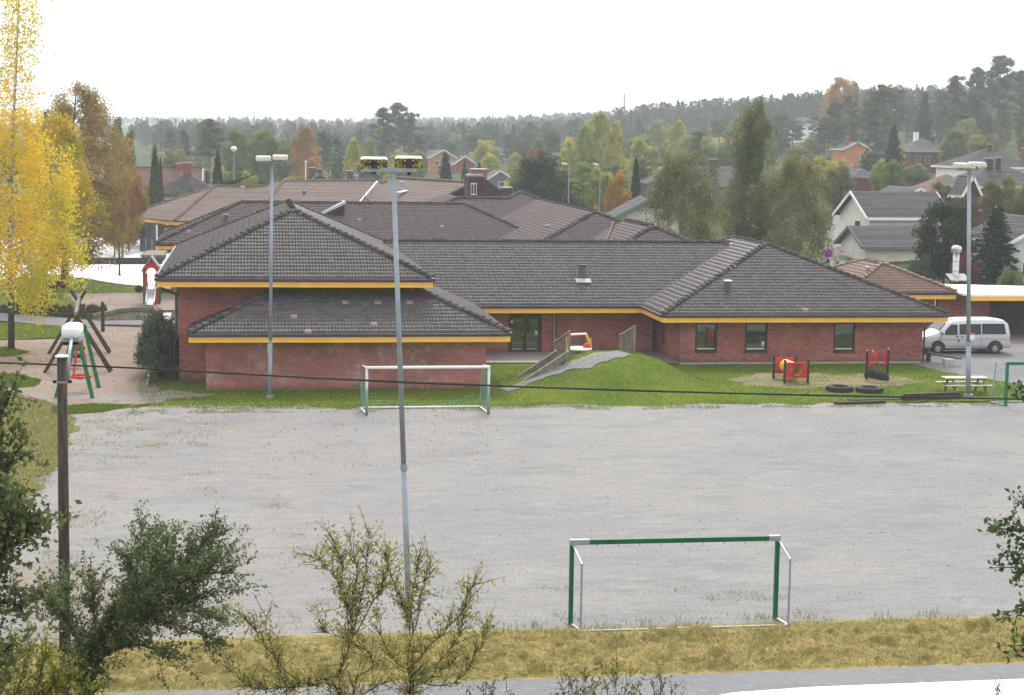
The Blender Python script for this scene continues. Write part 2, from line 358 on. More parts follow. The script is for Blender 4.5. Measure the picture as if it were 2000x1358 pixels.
# --- terrain sheet
xs = np.unique(np.concatenate([np.linspace(-60, 110, 69), np.linspace(-900, -60, 29), np.linspace(110, 1500, 36)]))
ys = np.unique(np.concatenate([np.linspace(-60, 8, 12), np.linspace(8, 36, 24), np.linspace(36, 160, 42), np.linspace(160, 600, 45), np.linspace(600, 3600, 60)]))
V = np.array([(x, y, terr(x, y) - 0.03 + (0.25 * fbm(x, y, 0.25) * sm((26 - y) / 8) if y < 30 else (fbm(x, y, 0.02) * 1.2 * sm((y - 200) / 200)))) for y in ys for x in xs])
nx = len(xs); Fq = np.array([(j * nx + i, j * nx + i + 1, (j + 1) * nx + i + 1, (j + 1) * nx + i) for j in range(len(ys) - 1) for i in range(nx - 1)])
tag(link('ground', mesh_data('ground', V, Fq, FIELD, True)), kind='structure')
Z = [0.004 * k for k in range(1, 14)]
# --- zones, from the bottom of the stack up
lawn_poly = [(-4.3, 73.9), (0, 73.3), (6, 73.0), (12, 72.9), (20, 73.4), (30, 73.9), (34.2, 74.0), (37.5, 72.6), (40, 72), (40, 75.5), (36.8, 79), (34.9, 83.5), (34.4, 86.3), (36.2, 88.5), (36, 100), (22, 93), (-4.5, 93), (-5.2, 80)]
pitch_poly = [(-7.5, 39.1), (60, 38.9), (62, 70), (44, 71.8), (38, 72.2), (34, 73.2), (20, 73.9), (6, 73.6), (-4, 74.6), (-9.5, 74.2), (-11.5, 71), (-9.6, 64), (-8.4, 57), (-8.0, 50)]
zone('lawn', lawn_poly, Z[0], LAWN, 0.30, 0.8)
zone('gravel_pitch', pitch_poly, Z[1], GRAVEL, 0.6, 0.7)
zone('mown_verge', [(-40, 35.8), (60, 35.8), (60, 39.0), (20, 39.1), (6, 39.3), (-8.2, 39.4), (-40, 39.5)], Z[2], DRYG, 0.2, 0.8)
zone('road', [(-60, 31.6), (80, 31.6), (80, 35.9), (-60, 35.9)], Z[3], ROADM, 0.07, 1.0)
zone('parking_asphalt', [(34.4, 86.4), (34.9, 83.6), (36.6, 79.2), (39.6, 75.8), (46, 73), (75, 72), (80, 112), (36, 112)], Z[1], PATH, 0.12, 0.7)
zone('far_schoolyard', pxpoly([(-160, 462), (330, 462), (345, 566), (240, 556), (120, 537), (0, 575), (-160, 640)]), Z[0], WETGLARE, 0.3, 0.3)
zone('playground_sand', pxpoly([(-140, 668), (60, 664), (110, 662), (106, 648), (150, 641), (352, 640), (372, 720), (300, 745), (322, 786), (200, 800), (110, 806), (30, 812), (-140, 800)]), Z[2], SAND, 0.25, 0.5)
zone('sand_pit', pxpoly([(108, 574), (180, 570), (350, 574), (352, 606), (270, 606), (215, 612), (165, 606)]), Z[2], SAND, 0.2, 0.5)
zone('footpath', pxpoly([(-160, 601), (0, 612), (130, 622), (200, 628), (352, 618), (352, 640), (200, 641), (110, 637), (0, 627), (-160, 616)]), Z[3], PATH, 0.05, 0.5)
zone('puddle', pxpoly([(214, 622), (250, 613), (345, 611), (345, 622), (270, 626), (228, 627)]), Z[4], PUD, 0.12, 1.5)
zone('bare_earth', pxpoly([(1425, 742), (1480, 728), (1560, 727), (1660, 732), (1720, 728), (1790, 742), (1800, 752), (1700, 757), (1560, 760), (1470, 755)]), Z[3], groundmat('bare_soil', ((0.21, 0.17, 0.11), (0.185, 0.165, 0.085), (0.13, 0.14, 0.04)), (0.7, 1.6, 12)), 0.6, 0.7)
zone('terrace', [(10.75, 87.6), (16.3, 87.6), (21.9, 87.0), (21.9, 92), (10.75, 92)], 0.06, SLAB, 0)
zone('leaf_stained_gravel', pxpoly([(40, 1100), (110, 1080), (190, 1140), (330, 1180), (300, 1250), (60, 1250), (20, 1180)]), Z[4], groundmat('rusty_gravel', ((0.20, 0.165, 0.14), (0.225, 0.20, 0.18), (0.215, 0.205, 0.195)), (0.6, 2, 14)), 0.9, 0.8)
zone('track', pxpoly([(40, 772), (180, 786), (310, 782), (420, 772), (330, 762), (300, 770), (150, 772)]), Z[4], GRAVEL, 0.25, 0.6)
# --- the play mound
MC = (16.9, 79.6)
def mound(x, y):
    dx = (x - MC[0]) / (5.6 if x < MC[0] else 5.0); dy = (y - MC[1]) / (6.2 if y < MC[1] else 5.0); r = math.hypot(dx, dy)
    h = 1.60 * sm(1.10 - r) ** 1.0
    return min(h, 1.5 + 0.08 * h) * (1 + 0.05 * fbm(x, y, 0.5)) - 0.02
gx = np.linspace(10.2, 25.2, 76); gy = np.linspace(72.6, 86.6, 70)
V = [(x, y, mound(x, y) + Z[0] * 0.9) for y in gy for x in gx]; nx = len(gx)
Fq = np.array([(j*nx+i, j*nx+i+1, (j+1)*nx+i+1, (j+1)*nx+i) for j in range(len(gy)-1) for i in range(nx-1)])
tag(link('grass_mound', mesh_data('grass_mound', np.array(V), Fq, LAWN, True)), kind='structure')
# gravel path winding over the mound
cl = [(985, 762, 0.05), (1030, 744, 0.4), (1075, 728, 0.8), (1115, 716, 1.1), (1150, 706, 1.4), (1190, 699, 1.45), (1235, 697, 1.45)]
pts = [G(*q) for q in cl]; L, Rr = [], []
for i, p in enumerate(pts):
    d = (pts[min(i+1, len(pts)-1)] - pts[max(i-1, 0)]).normalized(); nn = Vector((-d.y, d.x, 0)); wv = 0.45 + 0.12 * i if i < 5 else 1.0
    for k in range(1): pass
    L.append(p + nn * wv); Rr.append(p - nn * 0.45)
V = []; Fs = []
for i in range(len(pts) - 1):
    for k in range(6):
        f = k / 6
        for s in range(7):
            g_ = s / 6; q = L[i].lerp(L[i+1], f).lerp(Rr[i].lerp(Rr[i+1], f), g_)
            q = q + Vector((fbm(q.x, q.y, 1.1), fbm(q.x, q.y, 1.1, 5), 0)) * 0.22
            V.append((q.x, q.y, mound(q.x, q.y) + 0.035))
R_ = (len(pts) - 1) * 6
for i in range(R_ - 1):
    for s in range(6): a = i * 7 + s; Fs.append((a, a + 7, a + 8, a + 1))
tag(link('mound_path', mesh_data('mound_path', V, Fs, GRAVEL, True)), kind='structure')
# --- blades of grass (uncountable)
def blades(name, P, Zs, h, w, mat, lean=0.5, tone=None, label=None):
    n = len(P); a = rng.uniform(0, 2 * PI, n); hh = h * rng.uniform(0.55, 1.35, n); ln = lean * rng.uniform(0.2, 1.2, n) * hh; la = rng.uniform(0, 2 * PI, n)
    V = np.zeros((n, 3, 3)); V[:, :, 0] = P[:, 0:1]; V[:, :, 1] = P[:, 1:2]; V[:, :, 2] = np.asarray(Zs).reshape(-1, 1)
    V[:, 0, 0] -= np.cos(a) * w; V[:, 0, 1] -= np.sin(a) * w; V[:, 1, 0] += np.cos(a) * w; V[:, 1, 1] += np.sin(a) * w
    V[:, 2, 0] += np.cos(la) * ln; V[:, 2, 1] += np.sin(la) * ln; V[:, 2, 2] += hh
    tn = np.repeat(rng.uniform(0, 1, n) if tone is None else tone, 3)
    o = link(name, mesh_data(name, V.reshape(-1, 3), np.arange(3 * n).reshape(-1, 3), mat, False, {'tone': tn}))
    return tag(o, label, None, None, 'stuff')
def scatter(poly, n):
    a = np.array(poly)[:, :2]; lo, hi = a.min(0), a.max(0); out = []
    tot = 0
    while tot < n:
        P = rng.uniform(lo, hi, (n, 2)); P = P[inpoly(P, poly)]; out.append(P); tot += len(P)
        if len(P) == 0: break
    return np.concatenate(out)[:n]
def thin(P, s, lo, hi, seed=0.0):
    k = np.array([sm((fbm(p[0], p[1], s, seed) + 0.5 - lo) / (hi - lo)) for p in P]); return P[rng.uniform(0, 1, len(P)) < k]
GB = leafmat('grass_blade', (0.13, 0.19, 0.022), 0.3, 0.6, 0.4, 0.03)
GD = leafmat('dry_blade', (0.37, 0.30, 0.11), 0.25, 0.7, 0.45, 0.045)
GW = leafmat('weed_blade', (0.19, 0.21, 0.045), 0.25, 0.7, 0.4, 0.05)
P = scatter(lawn_poly, 130000); bp = pxpoly([(1440, 742), (1480, 731), (1560, 729), (1660, 734), (1720, 730), (1785, 742), (1700, 755), (1560, 758), (1470, 753)])
keep = ~inpoly(P, bp) | (np.array([fbm(q[0], q[1], 0.9, 4.0) for q in P]) > rng.uniform(-.25, .35, len(P)))
keep &= ~((P[:, 1] > 86.7) & (P[:, 0] > 10.5) & (P[:, 0] < 35.2)); keep &= ~((P[:, 1] > 78.9) & (P[:, 0] < 11) & (P[:, 0] > -2.2)); keep &= ~((P[:, 1] > 81.8) & (P[:, 0] < 0) & (P[:, 0] > -3.4))
P = P[keep]
blades('lawn_grass', P, [max(0, mound(x, y)) if 10 < x < 25.3 and y < 86.8 else 0.01 for x, y in P], 0.075, 0.012, GB, 0.6)
# the edge where lawn thins out over the gravel, and weeds along the near edge and left side
ep = np.concatenate([scatter([(-5, 72.3), (34, 72.2), (34, 74.6), (-5, 74.8)], 24000), scatter(pxpoly([(100, 790), (430, 775), (460, 850), (110, 900)]), 5000)])
blades('thin_grass', thin(ep, 0.9, 0.40, 0.8), 0.01, 0.055, 0.012, GW, 0.7)
left_px = pxpoly([(-60, 745), (110, 790), (150, 820), (118, 900), (80, 960), (20, 990), (-60, 1000)])
zone('worn_grass', left_px, Z[5], DRYG, 0.5, 0.5)
blades('worn_grass_blades', scatter(left_px, 14000), 0.02, 0.08, 0.012, GW, 0.8)
for nm_, pl_ in (('grass_patch', [(-60, 728), (40, 733), (82, 744), (70, 756), (-60, 762)]), ('grass_patch', [(-60, 676), (20, 680), (58, 688), (30, 697), (-60, 700)]), ('grass_patch', [(-60, 629), (60, 634), (128, 640), (112, 660), (-60, 666)]), ('grass_patch', [(100, 797), (180, 790), (262, 793), (200, 806), (110, 812)]), ('grass_patch', [(-60, 560), (110, 536), (180, 553), (290, 563), (280, 572), (120, 574), (165, 604), (130, 616), (-60, 604)])):
    pw = pxpoly(pl_); zone(nm_, pw, Z[6], LAWN, 0.3, 0.6); blades(nm_ + '_blades', scatter(pw, 7000), 0.025, 0.07, 0.014, GB, 0.6)
wp = np.concatenate([thin(scatter([(-7, 39.4), (22, 39.2), (22, 41.0), (-7, 46)], 16000), 0.75, 0.70, 1.0, 3.0), thin(scatter([(-8.5, 44), (3, 44), (-2, 72), (-9, 72)], 26000), 0.5, 0.72, 0.98, 5.0)])
blades('pitch_weeds', wp, 0.008, 0.07, 0.008, GW, 1.2)
# --- mown hay lying on the verge: lumpy sheet plus straw
def hay(x, y):
    e = sm((y - 35.85) / 0.5) * sm((39.15 - y) / 0.4)
    return e * (0.05 + 0.30 * max(0, fbm(x, y, 1.7) + 0.05) ** 1.2 + 0.12 * fbm(x, y, 5.0))
gx = np.linspace(-12, 26, 420); gy = np.linspace(35.8, 39.6, 54); nx = len(gx)
V = np.array([(x, y, hay(x, y) + 0.016) for y in gy for x in gx])
Fq = np.array([(j*nx+i, j*nx+i+1, (j+1)*nx+i+1, (j+1)*nx+i) for j in range(len(gy)-1) for i in range(nx-1)])
HAYG = groundmat('hay_sheet', ((0.19, 0.16, 0.055), (0.31, 0.24, 0.10), (0.12, 0.135, 0.035)), (1.4, 3.5, 14))
tag(link('mown_hay', mesh_data('mown_hay', V, Fq, HAYG, True)), 'mown yellow hay lying in clumps along the verge by the road', None, None, 'stuff')
P = rng.uniform((-10, 35.9), (24, 39.4), (95000, 2)); gr = 1.6 * np.array([fbm(p[0], p[1], 0.8, 7.0) for p in P]); ed = np.clip((36.7 - P[:, 1]) * 1.2, 0, 1)
pg = rng.uniform(0, 1, len(P)) < 0.26 + 0.5 * ed + np.clip(gr, 0, 0.5)
Zh = np.array([hay(x, y) for x, y in P]) + 0.01
blades('hay_straw', P[~pg], Zh[~pg], 0.036, 0.007, GD, 4.0)
blades('verge_grass', P[pg], Zh[pg], 0.055, 0.007, GW, 1.2)
# long grass and low growth on the bank below the camera
P = rng.uniform((-14, 22), (22, 31.4), (60000, 2))
blades('bank_grass', P, [terr(x, y) - 0.02 for x, y in P], 0.25, 0.012, GB, 0.8)
# ================================================================ roofs
TA = np.array([0, .045, .075, .105, .15, .195, .225, .255, .30]); TH = np.array([0, .010, .042, .014, .0, .010, .042, .014, .0]); NP_ = 9
CAPN = [0]
def tone_n(n, new=0.0006):
    a = np.clip(rng.normal(0.45, 0.11, n), 0, 0.9); a[rng.uniform(0, 1, n) < new] = 0.97; return a
def slope(parent, poly, org, up, z0, tan, mat, single=0, new=0.0008, tiles=True, name='roof_slope'):
    ux, uy = up; ex, ey = uy, -ux
    zf = lambda x, y: z0 + tan * ((x - org[0]) * ux + (y - org[1]) * uy)
    # deck (a slab under the tiles)
    mb = MB(); n = len(poly); area = sum(poly[i][0] * poly[(i+1) % n][1] - poly[(i+1) % n][0] * poly[i][1] for i in range(n))
    pl = poly if area > 0 else poly[::-1]
    mb.v += [(p[0], p[1], zf(*p) - 0.12) for p in pl] + [(p[0], p[1], zf(*p)) for p in pl]
    mb.f.append(tuple(reversed(range(n)))); mb.f.append(tuple(range(n, 2 * n)))
    for i in range(n): j = (i + 1) % n; mb.f.append((i, j, n + j, n + i))
    deck = mb.build(name, mat, parent)
    if not tiles: return deck
    cs = 1 / math.hypot(1, tan); dw, dl = 0.30, 0.345 * cs
    A = np.array([((p[0]-org[0])*ex + (p[1]-org[1])*ey, (p[0]-org[0])*ux + (p[1]-org[1])*uy) for p in poly])
    i0, i1 = int(A[:, 0].min() // dw) - 1, int(A[:, 0].max() // dw) + 2; j1 = int(A[:, 1].max() // dl) + 1; j0 = int(A[:, 1].min() // dl)
    I, J = np.meshgrid(np.arange(i0, i1), np.arange(j0, j1)); ij = np.stack([I.ravel(), J.ravel()], 1)
    cen = np.stack([(ij[:, 0] + 0.5) * dw, (ij[:, 1] + 0.5) * dl], 1); ij = ij[inpoly(cen, A)]
    order = np.argsort(ij[:, 1] * 1000.0 + np.abs(ij[:, 0])); ij = ij[order]
    # template: rows lip-bottom, low edge, top edge
    T = np.zeros((3 * NP_, 3)); T[:, 0] = np.tile(TA, 3); T[0:2 * NP_, 1] = -0.02; T[2 * NP_:, 1] = dl + 0.01
    T[0:NP_, 2] = 0.010 + TH * .3; T[NP_:2 * NP_, 2] = 0.050 + TH; T[2 * NP_:, 2] = 0.006 + TH
    def world(T):   # local (a, s, h) -> offsets
        return np.stack([T[..., 0]*ex + T[..., 1]*ux, T[..., 0]*ey + T[..., 1]*uy, T[..., 1]*tan + T[..., 2]], -1)
    q = [(k, k+1, k+NP_+1, k+NP_) for k in range(NP_-1)] + [(k+NP_, k+NP_+1, k+2*NP_+1, k+2*NP_) for k in range(NP_-1)]
    FT = np.array(q)
    # winding: make normals face up
    w_ = world(T); a_, b_, c_ = w_[FT[NP_ - 1]][:3]
    if np.cross(b_ - a_, c_ - a_)[2] < 0: FT = FT[:, ::-1]
    tn = tone_n(len(ij), new)
    sgl = ij[:single]; rest = ij[single:]
    if single:
        var = [mesh_data('tile', world(T), FT, mat, False, {'tone': np.full(3 * NP_, v)}) for v in (0.28, 0.36, 0.42, 0.48, 0.55, 0.63, 0.97)]
        for k, (i, j) in enumerate(sgl):
            a, s = i * dw + rng.normal(0, 0.004), j * dl
            o = link('tile', var[6] if tn[k] > 0.95 else var[rng.integers(0, 6)], deck)
            o.location = (org[0] + a*ex + s*ux, org[1] + a*ey + s*uy, z0 + s * tan + abs(rng.normal(0, 0.004)))
    if len(rest):
        nT = len(rest); jit = rng.normal(0, 0.004, (nT, 2))
        L = np.repeat(T[None], nT, 0); L[:, :, 0] += (rest[:, 0] * dw + jit[:, 0])[:, None]; L[:, :, 1] += (rest[:, 1] * dl)[:, None]; L[:, :, 2] += np.abs(jit[:, 1])[:, None]
        V = world(L); V += np.array([org[0], org[1], z0]); Fc = (FT[None] + (np.arange(nT) * 3 * NP_)[:, None, None]).reshape(-1, 4)
        tag(link('tile_field', mesh_data('tile_field', V.reshape(-1, 3), Fc, mat, False, {'tone': np.repeat(tn[single:], 3 * NP_)}), deck), kind='stuff')
    return deck
CAPM = {}
def caps(parent, p, q, mat, single=True, w=0.15, piece=0.40):
    mat = CAPT if mat in (TILE, TILEB) else mat
    p, q = Vector(p), Vector(q); d = q - p; L = d.length; d.normalize(); n = max(1, int(L / piece)); st = L / n
    sd = d.cross(Vector((0, 0, 1))).normalized(); up = sd.cross(d)
    if single and CAPN[0] + n > 300: single = False
    mb = MB(); tones = []
    def piece_mesh(mb, M, tone):
        k0 = len(mb.v)
        for xx, r, dz in ((-0.03, w, 0.035), (st, w * 0.82, 0.0)):
            for j in range(7):
                a = -0.25 + (PI + 0.5) * j / 6; mb.v.append(tuple(M @ Vector((xx, -r * math.cos(a), r * 0.85 * math.sin(a) - 0.02 + dz))))
        for j in range(6): mb.f.append((k0 + j, k0 + 7 + j, k0 + 8 + j, k0 + j + 1))
        mb.f.append(tuple(k0 + j for j in range(7)))
        tones.extend([tone] * 14)
    R = Matrix((d, sd, up)).transposed().to_4x4()
    if single:
        CAPN[0] += n; tmpl = []
        for tv in (0.15, 0.45, 0.75):
            m2 = MB(); tones = []; piece_mesh(m2, Matrix.Identity(4), tv); tmpl.append(mesh_data('ridge_tile', m2.v, m2.f, mat, False, {'tone': tones}))
        for i in range(n):
            o = link('ridge_tile', tmpl[rng.integers(0, 3)], parent); M = R.copy(); M.translation = p + d * (st * i) + up * rng.normal(0, 0.008); o.matrix_basis = M @ Matrix.Rotation(rng.normal(0, 0.03), 4, 'Z')
    else:
        for i in range(n):
            M = R.copy(); M.translation = p + d * (st * i) + up * rng.normal(0, 0.006); piece_mesh(mb, M, float(rng.uniform(0.05, 0.8)))
        tag(mb.build('ridge_tile_row', mat, parent, attrs={'tone': tones}), kind='stuff')
def eaves(parent, p, q, z0, out, fh=0.25, yel=True, gutter=True):
    """fascia board and gutter along an eave from p to q (plan), out = outward unit vector"""
    (x0, y0), (x1, y1) = p, q; ox, oy = out
    n_ = max(1, int(math.hypot(x1 - x0, y1 - y0) / 4.5))
    for k in range(n_):
        f0, f1 = k / n_, (k + 1) / n_; L_ = math.hypot(x1 - x0, y1 - y0); g_ = .006 / L_ if k < n_ - 1 else 0; jz = float(rng.normal(0, .004)); a_ = (x0 + (x1 - x0) * f0, y0 + (y1 - y0) * f0, z0 - .17 - fh/2 + jz); b2 = (x0 + (x1 - x0) * (f1 - g_), y0 + (y1 - y0) * (f1 - g_), z0 - .17 - fh/2 + jz)
        MB().beam(a_, b2, 0.05, fh).build('fascia', YEL if yel else WHITE, parent)
    if gutter:
        mb = MB(); mb.beam((x0 + ox*.07, y0 + oy*.07, z0 - 0.075), (x1 + ox*.07, y1 + oy*.07, z0 - 0.075), 0.15, 0.13); mb.build('gutter', GUT, parent, bevel=0.02)
def hiprect(parent, x0, x1, y0, y1, z0, t, mat, axis='y', single_caps=True, which='flbr', single=0, capmat=None, eave=True):
    capmat = capmat or mat
    if axis == 'y':
        h = (x1 - x0) / 2; xm = (x0 + x1) / 2; a, b_ = (xm, y0 + h), (xm, y1 - h)
        P = dict(f=([(x0, y0), (x1, y0), a], (x0, y0), (0, 1)), l=([(x0, y0), a, b_, (x0, y1)], (x0, y0), (1, 0)), r=([(x1, y0), (x1, y1), b_, a], (x1, y0), (-1, 0)), b=([(x0, y1), b_, (x1, y1)], (x0, y1), (0, -1)))
    else:
        h = (y1 - y0) / 2; ym = (y0 + y1) / 2; a, b_ = (x0 + h, ym), (x1 - h, ym)
        P = dict(f=([(x0, y0), (x1, y0), b_, a], (x0, y0), (0, 1)), l=([(x0, y0), a, (x0, y1)], (x0, y0), (1, 0)), r=([(x1, y0), (x1, y1), b_], (x1, y0), (-1, 0)), b=([(x0, y1), a, b_, (x1, y1)], (x0, y1), (0, -1)))
    for k in which:
        slope(parent, P[k][0], P[k][1], P[k][2], z0, t, mat, single if k == 'f' else 0, tiles=(k != 'b'))
    zr = z0 + t * h + 0.06; ze = z0 + 0.06
    A, B = (*a, zr), (*b_, zr)
    cs = [((x0, y0, ze), A)] if axis == 'y' else [((x0, y0, ze), A)]
    if axis == 'y': lines = [((x0, y0, ze), A), ((x1, y0, ze), A), (A, B), ((x0, y1, ze), B), ((x1, y1, ze), B)]
    else: lines = [((x0, y0, ze), A), ((x0, y1, ze), A), (A, B), ((x1, y0, ze), B), ((x1, y1, ze), B)]
    for i, (p, q) in enumerate(lines): caps(parent, p, q, capmat, single_caps and i < 3)
    if eave:
        eaves(parent, (x0, y0), (x1, y0), z0, (0, -1)); eaves(parent, (x0, y0 + .03), (x0, y1), z0, (-1, 0)); eaves(parent, (x1, y0 + .03), (x1, y1), z0, (1, 0))
    # soffit
    MB().box(x0 + .05, y0 + .05, z0 - 0.40, x1 - .05, y1 - .05, z0 - 0.36).build('soffit', BROWN, parent)
def wall(parent, a, b_, z0, z1, openings=(), th=0.25, mat=None, name='wall', inward=None):
    """wall in plan from a to b with rectangular openings (u0,u1,za,zb) measured along it"""
    (x0, y0), (x1, y1) = a, b_; L = math.hypot(x1-x0, y1-y0); dx, dy = (x1-x0)/L, (y1-y0)/L
    nx_, ny_ = inward if inward else (-dy, dx)
    mb = MB()
    def blk(u0, u1, za, zb):
        if u1 - u0 < 1e-3 or zb - za < 1e-3: return
        c = [(x0+dx*u0, y0+dy*u0), (x0+dx*u1, y0+dy*u1), (x0+dx*u1+nx_*th, y0+dy*u1+ny_*th), (x0+dx*u0+nx_*th, y0+dy*u0+ny_*th)]
        ar = sum(c[i][0]*c[(i+1)%4][1]-c[(i+1)%4][0]*c[i][1] for i in range(4))
        mb.prism(c if ar > 0 else c[::-1], za, zb)
    u = 0
    for (u0, u1, za, zb) in sorted(openings):
        blk(u, u0, z0, z1); blk(u0, u1, z0, za); blk(u0, u1, zb, z1); u = u1
    blk(u, L, z0, z1)
    return mb.build(name, mat or BRICK, parent)
def window(parent, x0, x1, y, z0, z1, sticker=False, frame=None, dep=0.08, split=0, name='window'):
    fr = frame or BROWN; f = 0.09
    w = MB(); w.box(x0, y+.02, z0, x0+f, y+dep+.05, z1).box(x1-f, y+.02, z0, x1, y+dep+.05, z1).box(x0+f, y+.02, z1-f, x1-f, y+dep+.05, z1).box(x0+f, y+.02, z0, x1-f, y+dep+.05, z0+f)
    if split: w.box((x0+x1)/2-f/2, y+.02, z0+f, (x0+x1)/2+f/2, y+dep+.05, z1-f)
    o = w.build(name, fr, parent)
    MB().box(x0+f, y+dep, z0+f, x1-f, y+dep+.02, z1-f).build('pane', GLASS, o)
    MB().box(x0-.03, y-.06, z0-.07, x1+.03, y+.12, z0-.003).build('sill', fr, o)
    MB().box(x0+f+.04, y+dep-.012, z0+f, x1-f-.04, y+dep-.003, z0+f+.05).build('inner_ledge', WHITE, o)
    return o
# ================================================================ the school
S = thing('school_building', 'long red brick school with dark tiled hip roofs and yellow fascias beyond the gravel pitch', 'building', (14, 90, 0))
# annex skirt roof (nearest): every tile of its lower rows is its own piece
slope(S, [(-2.7, 78), (11.7, 78), (7.7, 82), (1.3, 82)], (-2.7, 78), (0, 1), 2.7, 0.41, TILE, single=300, new=0.014)
slope(S, [(-2.7, 78), (1.3, 82), (-2.7, 82)], (-2.7, 78), (1, 0), 2.7, 0.41, TILE)
slope(S, [(11.7, 78), (11.7, 90.8), (7.4, 95.1), (7.4, 82.3)], (11.7, 78), (-1, 0), 2.7, 0.41, TILE)
caps(S, (-2.7, 78, 2.76), (1.3, 82, 4.40), TILE); caps(S, (11.7, 78, 2.76), (7.5, 82.2, 4.48), TILE)
eaves(S, (-2.7, 78), (11.7, 78), 2.7, (0, -1)); eaves(S, (-2.7, 78.03), (-2.7, 82), 2.7, (-1, 0)); eaves(S, (11.7, 78.03), (11.7, 90.8), 2.7, (1, 0))
MB().box(-2.6, 78.1, 2.30, 11.6, 82, 2.34).box(7.4, 82, 2.30, 11.6, 91, 2.34).build('soffit', BROWN, S)
# upper block
hiprect(S, -4.2, 8.4, 80.6, 104, 4.95, 0.45, TILE, 'y')
# long middle roof
slope(S, [(11.7, 90.8), (20.75, 90.8), (27.89, 97.94), (7.4, 97.94), (7.4, 95.1)], (11.7, 90.8), (0, 1), 2.7, 0.41, TILE, new=0.002)
slope(S, [(7.4, 105.1), (7.4, 97.94), (27.9, 97.94), (27.9, 105.1)], (7.4, 105.1), (0, -1), 2.7, 0.41, TILE, tiles=False)
caps(S, (7.4, 97.94, 5.68), (27.5, 97.94, 5.68), TILE, True); eaves(S, (11.7, 90.8), (20.75, 90.8), 2.7, (0, -1))
MB().box(11.6, 90.9, 2.30, 22, 93, 2.34).build('soffit', BROWN, S)
# right wing
hiprect(S, 20.75, 36.0, 86.0, 107.6, 2.7, 0.41, TILE, 'y')
# roofs stepping back behind
hiprect(S, -6.6, 22, 125, 137, 3.73, 0.45, TILEB, 'x', False)
slope(S, [(7.7, 133.5), (32.7, 133.5), (22.3, 143.9), (21.0, 142.6), (16.8, 142.6)], (7.7, 133.5), (0, 1), 2.7, 0.41, TILEB, new=0.003)
slope(S, [(7.7, 133.5), (16.8, 142.6), (16.8, 151), (7.7, 160)], (7.7, 133.5), (1, 0), 2.7, 0.41, TILEB)
slope(S, [(32.7, 133.5), (32.7, 154.3), (22.3, 143.9)], (32.7, 133.5), (-1, 0), 2.7, 0.41, TILEB)
slope(S, [(7.7, 151.7), (16.8, 142.61), (21, 142.61), (30.1, 151.7)], (7.7, 151.7), (0, -1), 2.7, 0.41, TILEB, tiles=False)
for p, q in (((7.7, 133.5, 2.78), (16.8, 142.6, 6.5)), ((16.8, 142.6, 6.5), (21.0, 142.6, 6.5)), ((21.0, 142.6, 6.5), (22.3, 143.9, 7.03)), ((32.7, 133.5, 2.78), (22.3, 143.9, 7.03))): caps(S, p, q, TILEB, False, 0.19)
slope(S, [(14.5, 109.4), (23.6, 118.5), (23.6, 142.6), (14.5, 133.5)], (14.5, 109.4), (1, 0), 2.7, 0.41, TILEB)
slope(S, [(14.5, 109.4), (32.7, 109.4), (23.6, 118.5)], (14.5, 109.4), (0, 1), 2.7, 0.41, TILEB)
slope(S, [(32.7, 109.4), (32.7, 133.5), (23.6, 142.6), (23.6, 118.5)], (32.7, 109.4), (-1, 0), 2.7, 0.41, TILEB)
for p, q in (((14.5, 109.4, 2.76), (23.6, 118.5, 6.49)), ((32.7, 109.4, 2.76), (23.6, 118.5, 6.49)), ((23.6, 118.5, 6.49), (23.6, 142.6, 6.49))): caps(S, p, q, TILEB, False, 0.17)
slope(S, [(17.5, 100.8), (25.4, 108.7), (25.4, 117), (17.5, 117)], (17.5, 100.8), (1, 0), 2.7, 0.41, TILEB)
slope(S, [(17.5, 100.8), (33.3, 100.8), (25.4, 108.7)], (17.5, 100.8), (0, 1), 2.7, 0.41, TILEB)
slope(S, [(33.3, 100.8), (33.3, 117), (25.4, 117), (25.4, 108.7)], (33.3, 100.8), (-1, 0), 2.7, 0.41, TILEB)
for p, q in (((17.5, 100.8, 2.76), (25.4, 108.7, 6.0)), ((33.3, 100.8, 2.76), (25.4, 108.7, 6.0)), ((25.4, 108.7, 6.0), (25.4, 117, 6.0))): caps(S, p, q, TILEB, False, 0.17)
# pale metal in the valleys
def valley(p, q, w=0.10): MB().beam(Vector(p) + Vector((0, 0, .06)), Vector(q) + Vector((0, 0, .06)), w, 0.03).build('valley_flashing', BROWN, S)
valley((20.75, 90.8, 2.7), (27.89, 97.94, 5.63)); valley((14.5, 133.5, 2.7), (23.6, 142.6, 6.43)); valley((11.7, 90.8, 2.7), (8.0, 94.5, 4.2))
valley((20.9, 103.6, 4.1), (24.6, 117.0, 5.85), 0.10)
# walls
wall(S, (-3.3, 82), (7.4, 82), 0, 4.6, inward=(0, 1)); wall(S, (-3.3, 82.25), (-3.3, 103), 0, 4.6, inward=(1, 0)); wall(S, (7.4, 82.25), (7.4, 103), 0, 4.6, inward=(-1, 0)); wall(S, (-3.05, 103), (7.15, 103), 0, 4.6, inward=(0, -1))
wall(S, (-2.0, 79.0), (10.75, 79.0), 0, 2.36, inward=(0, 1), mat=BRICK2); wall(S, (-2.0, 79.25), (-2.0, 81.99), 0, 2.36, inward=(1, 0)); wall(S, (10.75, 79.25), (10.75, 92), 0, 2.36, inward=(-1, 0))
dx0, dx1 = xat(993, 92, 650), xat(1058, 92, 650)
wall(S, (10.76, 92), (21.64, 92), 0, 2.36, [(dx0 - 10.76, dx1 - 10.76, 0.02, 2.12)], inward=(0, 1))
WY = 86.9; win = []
for a, b_ in ((1358, 1401), (1455, 1499), (1628, 1670)): win.append((xat(a, WY, 660), xat(b_, WY, 660), zat((a+b_)/2, 686, WY), 2.17))
